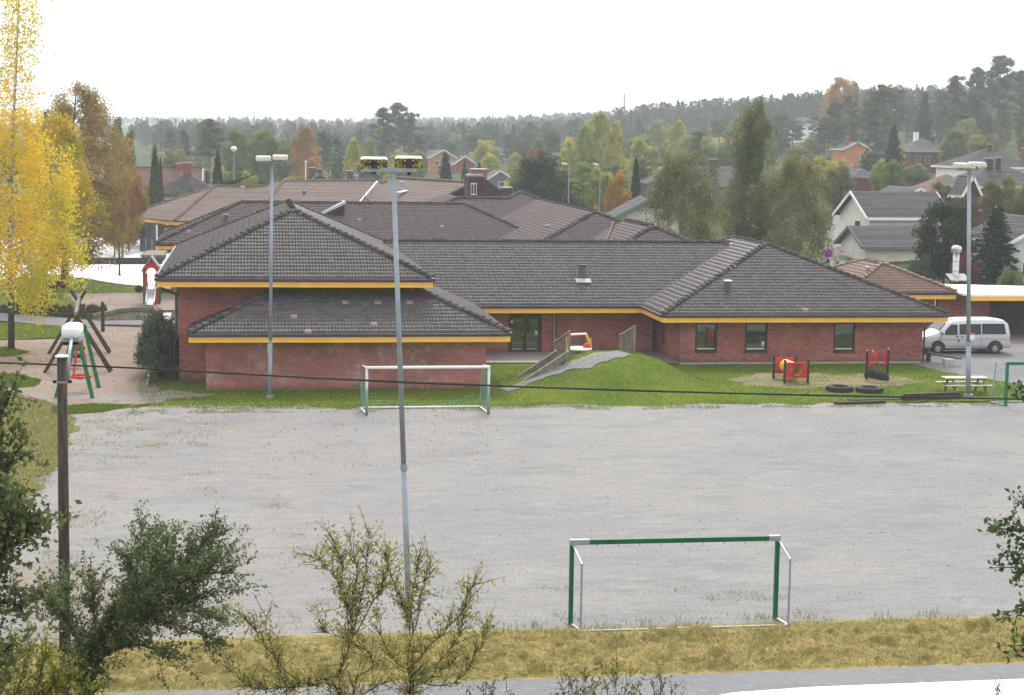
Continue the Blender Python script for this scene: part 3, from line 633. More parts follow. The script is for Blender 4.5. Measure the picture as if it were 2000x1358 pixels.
wall(S, (21.9, WY), (35.0, WY), 0.12, 2.36, [(a - 21.9, b_ - 21.9, c, d) for a, b_, c, d in win], inward=(0, 1))
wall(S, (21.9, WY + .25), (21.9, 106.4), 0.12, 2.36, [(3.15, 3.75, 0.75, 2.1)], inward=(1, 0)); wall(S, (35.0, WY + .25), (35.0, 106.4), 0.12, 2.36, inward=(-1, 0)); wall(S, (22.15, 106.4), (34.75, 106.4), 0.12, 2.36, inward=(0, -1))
MB().box(21.95, WY + .02, -.2, 34.95, 106.3, 0.12).build('plinth', CONC, S)
for a, b_, c, d in win: window(S, a, b_, WY, c, d)
w_ = MB(); yq = WY + .25 + 3.15; w_.box(21.92, yq, .75, 22.0, yq + .07, 2.1).box(21.92, yq + .53, .75, 22.0, yq + .6, 2.1).box(21.92, yq + .07, .75, 22.0, yq + .53, .83).box(21.92, yq + .07, 2.02, 22.0, yq + .53, 2.1)
o = w_.build('window', BROWN, S); MB().box(21.97, yq + .07, .83, 21.985, yq + .53, 2.02).build('pane', GLASS, o); MB().box(21.80, yq - .03, .68, 21.98, yq + .63, .745).build('sill', BROWN, o)
# blue notices on the second window and the door
def notice(parent, x, y, z, w=0.17, h=0.24):
    MB().box(x, y - .012, z, x + w, y - .004, z + h).build('notice', pm('notice_blue', (0.30, 0.45, 0.70), 0.5, 0.1, 3), parent)
    MB().box(x + .04, y - .018, z + h * .55, x + w - .04, y - .013, z + h - .04).build('notice_panel', WHITE, parent)
notice(S, win[1][1] - .30, WY + .08, win[1][2] + .25)
# glazed double door
D = MB(); yd = 92.08; f = .08; xm = (dx0 + dx1) / 2
D.box(dx0, yd, .02, dx0 + .12, yd + .12, 2.12).box(dx1 - .12, yd, .02, dx1, yd + .12, 2.12).box(dx0 + .12, yd, 1.98, dx1 - .12, yd + .12, 2.12)
door = D.build('door', BROWN, S)
for a, b_ in ((dx0 + .12, xm), (xm, dx1 - .12)):
    L = MB(); L.box(a + .01, yd + .02, .03, a + .09, yd + .08, 1.97).box(b_ - .09, yd + .02, .03, b_ - .01, yd + .08, 1.97).box(a + .09, yd + .02, 1.87, b_ - .09, yd + .08, 1.97).box(a + .09, yd + .02, .03, b_ - .09, yd + .08, .16)
    L.build('door_leaf', BROWN, door); MB().box(a + .09, yd + .045, .16, b_ - .09, yd + .06, 1.87).build('door_pane', GLASS, door)
    MB().box(a + .12, yd + .005, .17, b_ - .12, yd + .018, .23).build('kick_strip', STEEL, door)
MB().tube([(xm - .12, yd - .03, .9), (xm - .12, yd - .03, 1.25)], .018).build('door_handle', STEEL, door)
notice(S, dx1 - .36, yd + .03, .95, .15, .24); MB().box(dx0 + .14, yd - .01, 1.6, dx0 + .24, yd + .015, 1.75).build('bell_box', WHITE, S)
# downpipes
def pipe(pts, mat=GUT, r=.05): MB().tube(pts, r, 8).build('downpipe', mat, S)
px_ = xat(1082, 91.93, 660); pipe([(px_, 90.85, 2.5), (px_, 91.9, 2.25), (px_, 91.92, .05)], GALV, .045); pipe([(px_ + .12, 91.92, 2.3), (px_ + .12, 91.93, .9)], GUT, .03)
pipe([(-4.1, 80.9, 4.5), (-3.42, 81.9, 4.1), (-3.42, 81.9, 2.0), (-3.52, 81.85, 1.8), (-3.52, 81.85, .05)]); pipe([(-3.42, 82.5, 4.4), (-3.42, 82.5, 2.2)], GALV, .09)
pipe([(35.9, 86.2, 2.45), (35.3, 86.9, 2.15), (35.12, 86.95, 1.95), (35.12, 86.95, .05)])
# roof vents on the front roofs
def vent(px, py, y, zr, w=.32, h=.75, cap=None, collar=True):
    x = xat(px, y, py); mb = MB().box(x - w/2, y - w/2, zr - .15, x + w/2, y + w/2, zr + h); o = mb.build('roof_vent', pm('vent_brown', (0.12, 0.09, 0.085), .5, .15, 4), S, bevel=.02)
    MB().box(x - w/2 - .05, y - w/2 - .05, zr + h, x + w/2 + .05, y + w/2 + .05, zr + h + .06).build('vent_cap', cap or GUT, o)
    if collar: MB().beam((x - .42, y - .42, zr - .05), (x + .42, y - .42, zr - .05), .5, .05, (0, -.38, 1)).build('vent_collar', CONC, o)
vent(1137, 530, 93.6, 3.86); vent(841, 525, 92.2, 3.30, .35, .55, None, False); vent(1421, 562, 88.3, 3.66, .28, .55, WHITE, False)
vent(1071, 441, 121, 5.0, .35, .35, GALV, False); vent(1242, 463, 107, 4.6, .3, .3, GALV, False); vent(441, 418, 127.5, 4.85, .3, .8, pm('pink_metal', (.45, .25, .23), .5, .1, 3), False)
# wedge dormer on the roof behind
ya = 129.0; xa, xb = xat(612, ya, 430), xat(672, ya, 430); za, zb, zc = zat(612, 428, ya), zat(672, 398, ya), zat(672, 446, ya)
dm = MB().prism_y([(xa, za - .25), (xb, zc - .2), (xb, zb), (xa, za)], ya, ya + 3.2).build('dormer', BROWN, S)
MB().prism_y([(xa + .9, za - .15), (xb - .15, zc + .15), (xb - .15, zb - .45)], ya - .03, ya - .003).build('dormer_louvre', BLACK, dm)
MB().beam((xa - .2, ya - .03, za + .02), (xb + .12, ya - .03, zb + .1), .1, .16).build('dormer_trim', WHITE, dm); MB().beam((xa - .2, ya + 1.6, za + .07), (xb + .12, ya + 1.6, zb + .13), 3.4, .06).build('dormer_roof', GALV, dm)
# lightning rod cable across the roof behind
MB().tube([(xat(713, 126, 400), 126.2, 7.2), (xat(713, 126, 400), 126.0, 4.5)], .025, 5).build('aerial_mast', GUT, S)
MB().tube([(xat(702, 130, 398), 130.6, 6.3), (xat(713, 130, 392), 130.6, 6.95), (xat(728, 130, 397), 130.6, 6.4)], .04, 6).build('aerial_loop', GUT, S)
# brown clad vent tower with its chimney on the ridge
yt = 150.0; x0_, x1_ = xat(915, yt, 360), xat(940, yt, 360); x2_ = xat(978, yt, 360)
tw = MB().prism_y([(x0_, 5.6), (x2_ + .4, 5.6), (x2_, zat(975, 372, yt)), (x1_ + .05, zat(940, 345, yt)), (x0_, zat(915, 345, yt))], yt, yt + 3).build('vent_tower', BROWN, S)
MB().box(x0_ - .08, yt - .08, zat(930, 345, yt), x1_ + .15, yt + 1.5, zat(930, 341, yt)).build('tower_cap', GALV, tw)
MB().box(xat(928, yt, 360), yt + 1.2, 7, xat(955, yt, 360), yt + 2.8, zat(940, 333, yt)).build('chimney', BRICK, tw); MB().box(xat(927, yt, 360) - .1, yt + 1.1, zat(940, 333, yt), xat(955, yt, 360) + .1, yt + 2.9, zat(940, 330.5, yt)).build('chimney_cap', GALV, tw)
wt = MB().box(xat(919.5, yt, 360), yt - .05, zat(925, 381, yt), xat(931, yt, 360), yt - .003, zat(925, 358, yt)).build('tower_window', WHITE, tw)
for a, b_ in ((920.5, 924.6), (926, 930)): MB().box(xat(a, yt, 360), yt - .06, zat(925, 379, yt), xat(b_, yt, 360), yt - .053, zat(925, 360, yt)).build('tower_pane', GLASS, wt)
MB().box(xat(980, yt, 370), yt, 5, xat(1000, yt, 370), yt + 1, zat(990, 368, yt)).build('vent_box', GUT, S); MB().box(xat(979, yt, 370), yt - .05, zat(990, 368, yt), xat(1001, yt, 370), yt + 1.05, zat(990, 366, yt)).build('vent_box_cap', GALV, S)
# plain walls carrying the rear roofs
for (a, b_, c, d, h) in ((-5.6, 21, 126, 136, 3.4), (9, 31.5, 134.6, 150.5, 2.36), (15.6, 31.6, 110.5, 134.2, 2.36), (18.6, 32.2, 107.8, 116, 2.36)):
    wall(S, (a, c), (b_, c), 0, h, inward=(0, 1)); wall(S, (a, c + .25), (a, d), 0, h, inward=(1, 0)); wall(S, (b_, c + .25), (b_, d), 0, h, inward=(-1, 0)); wall(S, (a + .25, d), (b_ - .25, d), 0, h, inward=(0, -1))
# white edging of the left eave
for k in range(5): MB().box(-4.36, 84.2 + k * 4, 4.5, -4.28, 88.0 + k * 4, 4.93).build('eave_board', WHITE, S)
# ================================================================ rear school pavilion (light brown roof)
Np = thing('school_pavilion', 'low school pavilion with light brown tiled roof and yellow fascia behind the dark roofs', 'building', (2, 178, 0))
def polyroof(parent, quads, mat, th=0.15, rows=0.36):
    """roof face given by 3D points (first edge = eave); courses of tiles as stepped strips"""
    pts = [Vector(p) for p in quads]; n = (pts[1] - pts[0]).cross(pts[2] - pts[0]).normalized()
    if n.z < 0: n = -n
    mb = MB(); k = len(pts); mb.v += [tuple(p - n * th) for p in pts] + [tuple(p) for p in pts]
    mb.f.append(tuple(range(k - 1, -1, -1))); mb.f.append(tuple(range(k, 2 * k)))
    for i in range(k): j = (i + 1) % k; mb.f.append((i, j, k + j, k + i))
    deck = mb.build('roof_slope', mat, parent)
    e = (pts[1] - pts[0]).normalized(); u = n.cross(e)
    if u.z < 0: u = -u
    uv = [((p - pts[0]).dot(e), (p - pts[0]).dot(u)) for p in pts]; top = max(v for _, v in uv); V = []; Fs = []; tn = []
    def span(s):
        xs_ = []
        for i in range(k):
            (a0, s0), (a1, s1) = uv[i], uv[(i + 1) % k]
            if (s0 - s) * (s1 - s) <= 0 and abs(s1 - s0) > 1e-6: xs_.append(a0 + (a1 - a0) * (s - s0) / (s1 - s0))
        return (min(xs_), max(xs_)) if len(xs_) >= 2 else None
    s = 0.001
    while s < top - rows * .6:
        A, B = span(s), span(min(s + rows, top - .002))
        if A and B:
            m_ = max(1, int((A[1] - A[0]) / 1.2)); tv = float(rng.uniform(.2, .7))
            for i in range(m_):
                q = len(V); f0, f1 = i / m_, (i + 1) / m_; t_ = min(.9, max(0, tv + float(rng.normal(0, .16))))
                for (sp_, sv, h) in ((A, s, .004), (A, s, .035), (B, s + rows, .008)):
                    for f_ in (f0, f1): V.append(tuple(pts[0] + e * (sp_[0] + (sp_[1] - sp_[0]) * f_) + u * sv + n * h)); tn.append(t_)
                Fs += [(q, q + 1, q + 3, q + 2), (q + 2, q + 3, q + 5, q + 4)]
        s += rows
    if V: tag(link('tile_field', mesh_data('tile_field', V, Fs, mat, False, {'tone': tn}), deck), kind='stuff')
    return deck
A_, B_, P_, Q_ = (-12.6, 179.5, 3.0), (-7.2, 171.0, 3.0), (-3.6, 181.3, 6.05), (1.4, 182.8, 6.05)
C_ = (8, 175.6, 3.0); A2 = (-8, 190, 3.0)
polyroof(Np, [B_, C_, Q_, P_], TILEN); polyroof(Np, [A_, B_, P_], TILEN); polyroof(Np, [A2, A_, P_, Q_], TILEN)
caps(Np, (B_[0], B_[1], 3.07), (P_[0], P_[1], 6.1), TILEN, False, .16); caps(Np, P_[:2] + (6.1,), Q_[:2] + (6.1,), TILEN, False, .16); caps(Np, (A_[0], A_[1], 3.07), P_[:2] + (6.1,), TILEN, False, .16)
for p, q in ((A_, B_), (B_, C_)):
    MB().beam((p[0], p[1], 2.78), (q[0], q[1], 2.78), .06, .30).build('fascia', YEL, Np); MB().beam((p[0], p[1] - .05, 2.97), (q[0], q[1] - .05, 2.97), .14, .08).build('gutter', GUT, Np)
def ridge_block(pa, pb, hipl, D0, D1, z, za=3.0, run=8.0):
    a, b_ = PY(*pa, D0), PY(*pb, D1); a.z = zat(*pa, D0); b_.z = zat(*pb, D1)
    d = (b_ - a); d.z = 0; d.normalize(); nn = Vector((d.y, -d.x, 0)); nn = nn if nn.y < 0 else -nn
    ea, eb = a + nn * run - d * (run if hipl else 0), b_ + nn * run; ea.z = eb.z = a.z - .41 * run
    polyroof(Np, [ea, eb, b_, a], TILEN); ba, bb = a - nn * run, b_ - nn * run; ba.z = bb.z = a.z - .41 * run; polyroof(Np, [bb, ba, a, b_], TILEN)
    if hipl:
        la = a - nn * run - d * run; la.z = ea.z; polyroof(Np, [la, ea, a], TILEN); caps(Np, ea + Vector((0, 0, .06)), a + Vector((0, 0, .06)), TILEN, False, .17)
    caps(Np, a + Vector((0, 0, .06)), b_ + Vector((0, 0, .06)), TILEN, False, .17)
ridge_block((553, 355), (735, 353), True, 184, 190, 6.5); ridge_block((772, 348), (920, 357), False, 187, 175, 7.0, run=9)
MB().beam(PY(737, 354, 187.5), PY(702, 395, 178), .14, .05).build('valley_flashing', WHITE, Np)
def pvent(px, py, D, h, mat=GALV):
    p = PY(px, py, D); MB().lathe([(.0, 0), (.16, 0), (.16, h), (.24, h), (.24, h + .1), (0, h + .14)], p, 10).build('roof_vent', mat, Np)
pvent(594, 381, 179, .3, pm('vent_brown', (.12, .09, .085))); pvent(784, 372, 180, .8); pvent(474, 378, 179, .6)
MB().beam(PY(778, 376, 179), PY(793, 372, 180), .5, .06).build('vent_flashing', WHITE, Np)
for i in range(3):
    a, b_ = PY(273 + i * 12, 450, 172.5 - i * .7), PY(284 + i * 12, 450, 172 - i * .7); MB().prism([(a.x, a.y), (b_.x, b_.y), (b_.x, b_.y + .1), (a.x, a.y + .1)], 0, 2.7).build('wall_panel', pm('slate_panel', (.09, .095, .10), .5, .15, 2), Np)
a = PY(309, 450, 170); MB().box(a.x, a.y, 0, a.x + 12, a.y + .2, 2.65).build('wall', BROWN, Np); MB().box(a.x - .2, a.y - .1, 0, a.x - .05, a.y + .05, 2.65).build('downpipe', WHITE, Np)
for k in range(2): MB().box(a.x + .6 + k * .4, a.y - .03, .9, a.x + .85 + k * .4, a.y - .003, 2.4).build('window', pm('green_trim', (.22, .30, .06)), Np)
# raised timber deck, low dark wall and posts in the far yard
q0, q1 = G(190, 516), G(318, 515); tag(MB().box(q0.x - 2, q0.y, 0, q1.x, q0.y + .3, .55).build('deck_wall', DARKWOOD), 'dark low timber wall across the far schoolyard', 'wall')
p = G(250, 495); dk = thing('timber_deck', 'grey raised timber deck with ramp beside the glass pavilion', 'deck', (p.x, p.y, 0))
for k in range(7): MB().box(q0.x + 3.5 + k * .05, q0.y + 3 + k * .9, .45, q1.x, q0.y + 3.86 + k * .9, .62).build('deck_board', GREYWOOD, dk)
MB().box(q0.x + 3.6, q0.y + 3.1, 0, q1.x - .1, q0.y + 9, .44).build('deck_skirt', DARKWOOD, dk)
for a, y0_, y1_, lab in ((233.5, 465, 538, 'near slim black post standing on the wet schoolyard'), (239, 470, 515, 'far slim black post standing on the wet schoolyard')):
    p = G(a, y1_); po = thing('yard_post', lab, 'post', p); MB().tube([p, (p.x, p.y, zat(a, y0_, p.y))], .07, 8).build('shaft', BLACK, po); MB().box(p.x - .15, p.y - .15, 0.004, p.x + .15, p.y + .15, .05).build('base_plate', BLACK, po); MB().lathe([(0, 0), (.1, 0), (.1, .08), (0, .12)], (p.x, p.y, zat(a, y0_, p.y)), 8).build('cap', BLACK, po)
# ================================================================ outbuilding with steel flue and flat-roofed carport
O = thing('outbuilding', 'small brick outbuilding with warm brown hip roof and steel flue behind the van', 'building', (38.3, 102, 0))
hiprect(O, 34.9, 41.7, 98.6, 108.5, 2.72, .42, TILEO, 'y', False)
for a, b_, i in (((35.9, 99.6), (40.8, 99.6), (0, 1)), ((35.9, 99.85), (35.9, 107), (1, 0)), ((40.8, 99.85), (40.8, 107), (-1, 0))): wall(O, a, b_, 0, 2.4, inward=i)
fx, fy = xat(1865, 100.6, 560), 100.6
fl = MB().lathe([(.19, 3.2), (.19, 5.05), (.0, 5.05)], (fx, fy, 0), 16).build('flue', STEEL, O, True)
MB().lathe([(.0, 5.08), (.24, 5.1), (.33, 5.16), (.33, 5.22), (.22, 5.36), (0, 5.4)], (fx, fy, 0), 16).build('flue_cowl', STEEL, fl, True); MB().lathe([(.33, 5.0), (.33, 5.1)], (fx, fy, 0), 16).build('flue_ring', STEEL, fl)
for zz in (3.8, 4.4): MB().lathe([(.2, zz), (.2, zz + .05)], (fx, fy, 0), 16).build('flue_band', GALV, fl)
MB().beam((fx - .6, fy - .35, 3.48), (fx + .6, fy - .35, 3.48), .9, .05, (0, -.4, 1)).build('flue_flashing', CONC, O)
sv = xat(1694, 101, 540); MB().lathe([(.1, 2.6), (.1, 3.9), (.16, 3.9), (.16, 4.05), (0, 4.1)], (sv, 101, 0), 10).build('small_vent', GALV, O)
K = thing('carport', 'flat roofed brick carport, wet glare painted white on top, with yellow fascia at the right edge', 'carport', (45, 101, 0))
MB().prism([(42.0, 97.6), (56, 97.6), (56, 101.5), (42.0, 105.5)], 2.55, 2.66).build('roof', WHITE, K); MB().box(42.0, 97.52, 2.30, 56, 97.6, 2.57).build('fascia', YEL, K)  # roof white paints in sky glare on the wet flat roof
wall(K, (41.05, 99.8), (44.4, 99.8), 0, 2.54, inward=(0, 1)); wall(K, (46.9, 99.8), (56, 99.8), 0, 2.54, inward=(0, 1)); MB().box(44.4, 99.83, 2.16, 46.9, 100.0, 2.36).build('lintel', YEL, K)
for k in range(9): MB().box(44.42, 99.9 + .012 * (k % 2), .03 + k * .235, 46.88, 99.98, .03 + k * .235 + .228).build('door_panel', BROWN, K)
# ================================================================ houses
def house(label, px, D, w, d, hw, rise, rot=0, wall_c=WHITE, roof_m=TILEH, trim=WHITE, kind='gx', wins=(), chim=None, z=None, name='house', cat='house', over=.5, zoff=0.0, wframe=WHITE, lx=0.0):
    x = xat(px, D, 300) + lx; zb = (terr(x, D) if z is None else z) + zoff
    h = thing(name, label, cat, (0, 0, 0)); h['_loc'] = 1
    a, b_ = w / 2, d / 2
    mb = MB(); mb.box(-a, -b_, -1.5, a, b_, hw)
    if kind == 'gx': mb.prism([(-a, 0)], 0, 0) if False else None
    if kind == 'gx':
        for sx_ in (-a, a): mb.quad((sx_, -b_, hw), (sx_, b_, hw), (sx_, 0, hw + rise)); 
    if kind == 'gy':
        for sy_ in (-b_, b_): mb.quad((-a, sy_, hw), (a, sy_, hw), (0, sy_, hw + rise))
    mb.build('wall', wall_c, h)
    ov = over; t_ = rise / (b_ if kind == 'gx' else a); ze = hw - ov * t_ + .12; zr = hw + rise + .12
    if kind == 'gx':
        fs = [[(-a-ov, -b_-ov, ze), (a+ov, -b_-ov, ze), (a+ov, 0, zr), (-a-ov, 0, zr)], [(a+ov, b_+ov, ze), (-a-ov, b_+ov, ze), (-a-ov, 0, zr), (a+ov, 0, zr)]]
        bars = [((sx_*(a+ov+.03), -b_-ov, ze), (sx_*(a+ov+.03), 0, zr)) for sx_ in (-1, 1)] + [((sx_*(a+ov+.03), b_+ov, ze), (sx_*(a+ov+.03), 0, zr)) for sx_ in (-1, 1)] + [((-a-ov, -b_-ov-.03, ze), (a+ov, -b_-ov-.03, ze))]
    elif kind == 'gy':
        fs = [[(-a-ov, b_+ov, ze), (-a-ov, -b_-ov, ze), (0, -b_-ov, zr), (0, b_+ov, zr)], [(a+ov, -b_-ov, ze), (a+ov, b_+ov, ze), (0, b_+ov, zr), (0, -b_-ov, zr)]]
        bars = [((sx_*(a+ov), -b_-ov-.03, ze), (0, -b_-ov-.03, zr)) for sx_ in (-1, 1)] + [((-a-ov-.03, -b_-ov, ze), (-a-ov-.03, b_+ov, ze)), ((a+ov+.03, -b_-ov, ze), (a+ov+.03, b_+ov, ze))]
    else:
        m_ = min(a, b_) + ov; rx, ry = max(0, a + ov - m_), max(0, b_ + ov - m_); zr = ze + rise
        c = [(-a-ov, -b_-ov, ze), (a+ov, -b_-ov, ze), (a+ov, b_+ov, ze), (-a-ov, b_+ov, ze)]; r1, r2 = ((-rx, -ry, zr), (rx, ry, zr))
        if rx >= ry: fs = [[c[0], c[1], r2, r1], [c[1], c[2], r2], [c[2], c[3], r1, r2], [c[3], c[0], r1]]
        else: fs = [[c[0], c[1], r1], [c[1], c[2], r2, r1], [c[2], c[3], r2], [c[3], c[0], r1, r2]]
        bars = [(c[i], c[(i+1) % 4]) for i in range(4)]
    for f_ in fs: polyroof(h, f_, roof_m, .14, .36 if D < 260 else .8)
    for p, q in bars: MB().beam(Vector(p) - Vector((0, 0, .1)), Vector(q) - Vector((0, 0, .1)), .08, .24).build('bargeboard', trim, h)
    for (face, u, zc, ww, hh) in wins:
        fr, gl = MB(), MB(); e = .09
        if face == 'f': fr.box(u-ww/2, -b_-.06, zc, u+ww/2, -b_-.003, zc+hh); gl.box(u-ww/2+e, -b_-.075, zc+e, u+ww/2-e, -b_-.063, zc+hh-e)
        else:
            s_ = -1 if face == 'l' else 1; X0, X1 = sorted((s_*(a+.003), s_*(a+.06))); fr.box(X0, u-ww/2, zc, X1, u+ww/2, zc+hh); X0, X1 = sorted((s_*(a+.063), s_*(a+.075))); gl.box(X0, u-ww/2+e, zc+e, X1, u+ww/2-e, zc+hh-e)
        wo_ = fr.build('window', wframe, h); gl.build('pane', GLASS, wo_)
    if chim:
        for (cx, cy_, cw, zt, cm) in chim:
            ch = MB().box(cx-cw/2, cy_-cw/2, hw, cx+cw/2, cy_+cw/2, hw+rise+zt).build('chimney', cm, h); MB().box(cx-cw/2-.08, cy_-cw/2-.08, hw+rise+zt, cx+cw/2+.08, cy_+cw/2+.08, hw+rise+zt+.12).build('chimney_cap', GALV, ch)
    h.location = (x, D, zb); h.rotation_euler.z = math.radians(rot); return h
def board(name, col): return pm(name, col, .7, .08, 1.5, .1)
CREAM, ORANGE, REDW = board('cream_boards', (.66, .63, .56)), board('orange_boards', (.50, .19, .07)), board('red_boards', (.25, .045, .035))
BLUEG, DKRED, REDBR = board('blue_grey_boards', (.13, .16, .20)), board('dark_red_boards', (.11, .028, .026)), board('red_brown_boards', (.14, .055, .05))
PALE, OCHRE, CHB, DGREY = board('pale_grey_boards', (.62, .62, .58)), board('ochre_boards', (.55, .32, .08)), board('chimney_brick', (.22, .07, .05)), board('dark_grey', (.06, .06, .065))
GRT = board('green_trim_boards', (.10, .24, .18)); GBR = board('grey_brick', (.17, .16, .165))
house('brown roofed house with red chimney seen above the left thuja', 320, 222, 8.5, 8, 3.6, 3.0, 0, CREAM, TILER, WHITE, 'gx', [('f', -1, 1, 1.2, 1.2), ('f', 2, 1, 1.2, 1.2)], [(1.8, 0, .7, .6, REDW)])
house('dark hipped house with brick chimney between the two thujas', 366, 205, 7.0, 8, 4.6, 2.3, 0, CREAM, TILED, DGREY, 'hip', [('f', -2, 2.6, 1.2, 1.2), ('f', .4, 2.6, 1.2, 1.2)], [(0, -.5, .9, .9, CHB), (2.2, 0, .4, .1, DGREY)])
house('leftmost of the three grey gables above the pavilion ridge', 622, 245, 5.6, 8, 3.4, 1.9, 0, GBR, TILED, DGREY, 'gy', [('f', 0, 1.5, 1.0, 1.0)], [(-.9, 0, .8, .9, DGREY), (.2, 1, .5, .7, DGREY)])
house('middle grey gable with tall square chimney above the pavilion ridge', 684, 232, 6.2, 8, 3.3, 1.7, 0, GBR, TILED, DGREY, 'gy', [('f', 0, 1.5, 1.0, 1.0)], [(0, 1, .8, 1.2, DGREY), (.9, 0, .4, .6, GALV)])
house('rightmost of the three grey gables above the pavilion ridge', 715, 250, 7.0, 8, 4.0, 1.9, 0, GBR, TILED, DGREY, 'gy', [('f', 0, 1.8, 1.0, 1.0)], [(-1, 0, .5, .7, DGREY)])
house('orange house with white gable edges behind the dark spruce', 862, 420, 6.4, 9, 3.4, 1.8, 0, ORANGE, TILEH, WHITE, 'gy', [('f', -1.5, 1.5, 1.1, 1.1), ('f', 1.4, 1.5, 1.1, 1.1)])
house('grey roofed wing left of the orange gabled house', 846, 428, 5.4, 8, 3.3, 1.7, 0, ORANGE, TILEH, WHITE, 'gx')
house('small bright red house right of the dark spruce', 905, 395, 4.2, 7, 2.6, 1.5, 0, REDW, TILEH, WHITE, 'gy', [('f', 0, 1.0, .9, .9)])
house('blue grey house with white window right of the vent tower', 972, 300, 4.6, 7, 2.2, 1.4, 0, BLUEG, TILEH, WHITE, 'gy', [('f', .3, .8, 1.0, 1.0)])
house('dark roofed house high among the trees above the vent tower', 985, 470, 7, 7, 2.6, 1.8, 0, BLUEG, TILED, WHITE, 'gx', [('f', 0, 1, 1.2, 1)])
house('tiny red house far off on the hazy slope', 688, 900, 9, 9, 5, 3, 20, REDW, TILER, WHITE, 'gx', zoff=2)
house('tiny white house far off on the hazy slope', 560, 980, 10, 9, 6, 3, 10, WHITE, TILEH, WHITE, 'gx', zoff=1)
house('grey gabled house with white pot behind the weeping birches', 1306, 238, 7, 9, 3.2, 1.6, 0, GBR, TILEH, GALV, 'gy', [('f', 0, 1, 1.2, 1.2)], [(.4, 1, .5, .7, WHITE)])
house('long grey roofed house with dark chimney among the birches', 1385, 232, 12, 9, 2.9, 2.2, 8, GBR, TILEH, GALV, 'gx', [('f', 2, .8, 1.3, 1.2), ('f', -2, .8, 1.3, 1.2)], [(.6, 0, .9, 1.0, DGREY)])
house('cream garage with green roof edge beside the orange round tree', 1262, 152, 5.4, 8, 3.7, 1.5, -8, CREAM, TILEH, GRT, 'gy', (), [(.9, -1, .45, .6, DGREY)], over=.6)
house('orange house far up under the pine wood', 1412, 560, 9, 8, 3.6, 2.0, 0, OCHRE, TILEH, OCHRE, 'gx')
house('white two storey house with balcony at the edge of the pines', 1567, 520, 9.0, 8, 5.2, 2.2, 0, WHITE, TILEH, WHITE, 'hip', [('f', -2.5, 3.2, 1.2, 1.2), ('f', 1.0, 3.2, 1.6, 1.2), ('f', -2.5, .7, 1.2, 1.2), ('f', 1.5, .7, 1.2, 1.2)], wframe=GALV)
house('cream boarded house with grey tiled roof and white gable left of the dark bush', 1748, 149, 7.2, 6.5, 4.0, 1.9, 4, CREAM, TILEH, WHITE, 'gx', [('l', -.8, 2.3, 1.2, 1.2)], zoff=-1.0)
house('low cream garage with old grey tiles in front of the cream house', 1752, 143, 7.4, 5.0, 2.1, 1.35, 4, CREAM, TILEH, BLUEG, 'gx', zoff=-.9)
house('red brown gabled garage with white bargeboards behind the cream house', 1770, 176, 5.4, 8, 2.8, 1.5, 0, REDBR, TILEH, WHITE, 'gy', [('f', .3, 2.1, 1.1, .25)], zoff=-.4)
house('dark red garage with hip roof at the end of the lane', 1683, 246, 3.6, 5, 2.5, 1.3, 0, DKRED, TILEH, DGREY, 'hip', zoff=-.2)
house('small hipped roof left of the dark red garage', 1640, 262, 5.4, 5, 2.6, 1.5, 0, DKRED, TILEH, DGREY, 'hip', zoff=-.1)
house('orange house half hidden behind the bare pine trunks', 1662, 350, 5.4, 7, 3.3, 1.3, 0, ORANGE, TILEH, WHITE, 'gy', [('f', 1.2, 1, 1.0, 1.4)], [(-1.0, 0, .8, 1.2, CHB)])
house('yellow house glimpsed low behind the big pine', 1724, 330, 5, 6, 3.0, 1.4, 0, OCHRE, TILEH, OCHRE, 'gx', [('f', 0, 1, 1.2, 1.2)], zoff=-.5)
house('dark red house with two tall windows above the bushes', 1800, 300, 7.0, 8, 3.4, 2.2, 0, DKRED, TILEH, GALV, 'hip', [('f', -2.2, .9, .8, 1.5), ('f', -.4, .9, .8, 1.5), ('f', 2.3, .9, .8, 1.5)], [(1.6, -1, .5, .2, DGREY), (-.8, 1, .8, .9, WHITE)], zoff=.6, wframe=GALV)
house('pale gabled house high on the slope between the pines', 1775, 560, 9, 9, 4.0, 2.2, 0, PALE, TILEH, PALE, 'gy', [('f', -1.5, 2.2, 1.3, 1.3), ('f', 1.8, 2.2, 1.3, 1.3)], zoff=5)
house('white house with large window and brick chimney at the right edge', 1925, 215, 9.6, 9, 3.3, 2.2, 0, WHITE, TILED, WHITE, 'hip', [('f', -3.6, .9, 1.1, 1.7), ('f', -1.6, .9, 1.2, 1.7)], [(4.6, -1.8, .8, .1, CHB), (.5, 0, .4, .5, DGREY)], zoff=1.0, wframe=GALV)
house('brown hip roofed house below the white house', 1850, 190, 7.5, 8, 2.5, 2.3, 0, REDBR, TILER, WHITE, 'hip', zoff=0)
house('brown house with steep white porch gable at the right', 1948, 172, 9, 8, 3.6, 2.2, -4, REDBR, TILEH, WHITE, 'hip', [('f', -3, 1, 1.2, 1.5)], [(-1.2, -1, .6, .4, DGREY), (-.2, -1, .4, .5, DGREY)], zoff=.4)
house('small steep dark porch with white edges in front of the brown house', 1889, 168, 1.6, 3, 3.2, 1.5, 0, DKRED, TILEH, WHITE, 'gy', zoff=.4, over=.3, name='porch', cat='porch')
house('white house corner cut by the right edge of the picture', 2012, 126, 6, 8, 3.8, 1.6, 0, PALE, TILED, WHITE, 'gy', [('f', -1.6, 1, 1, 1.3)])
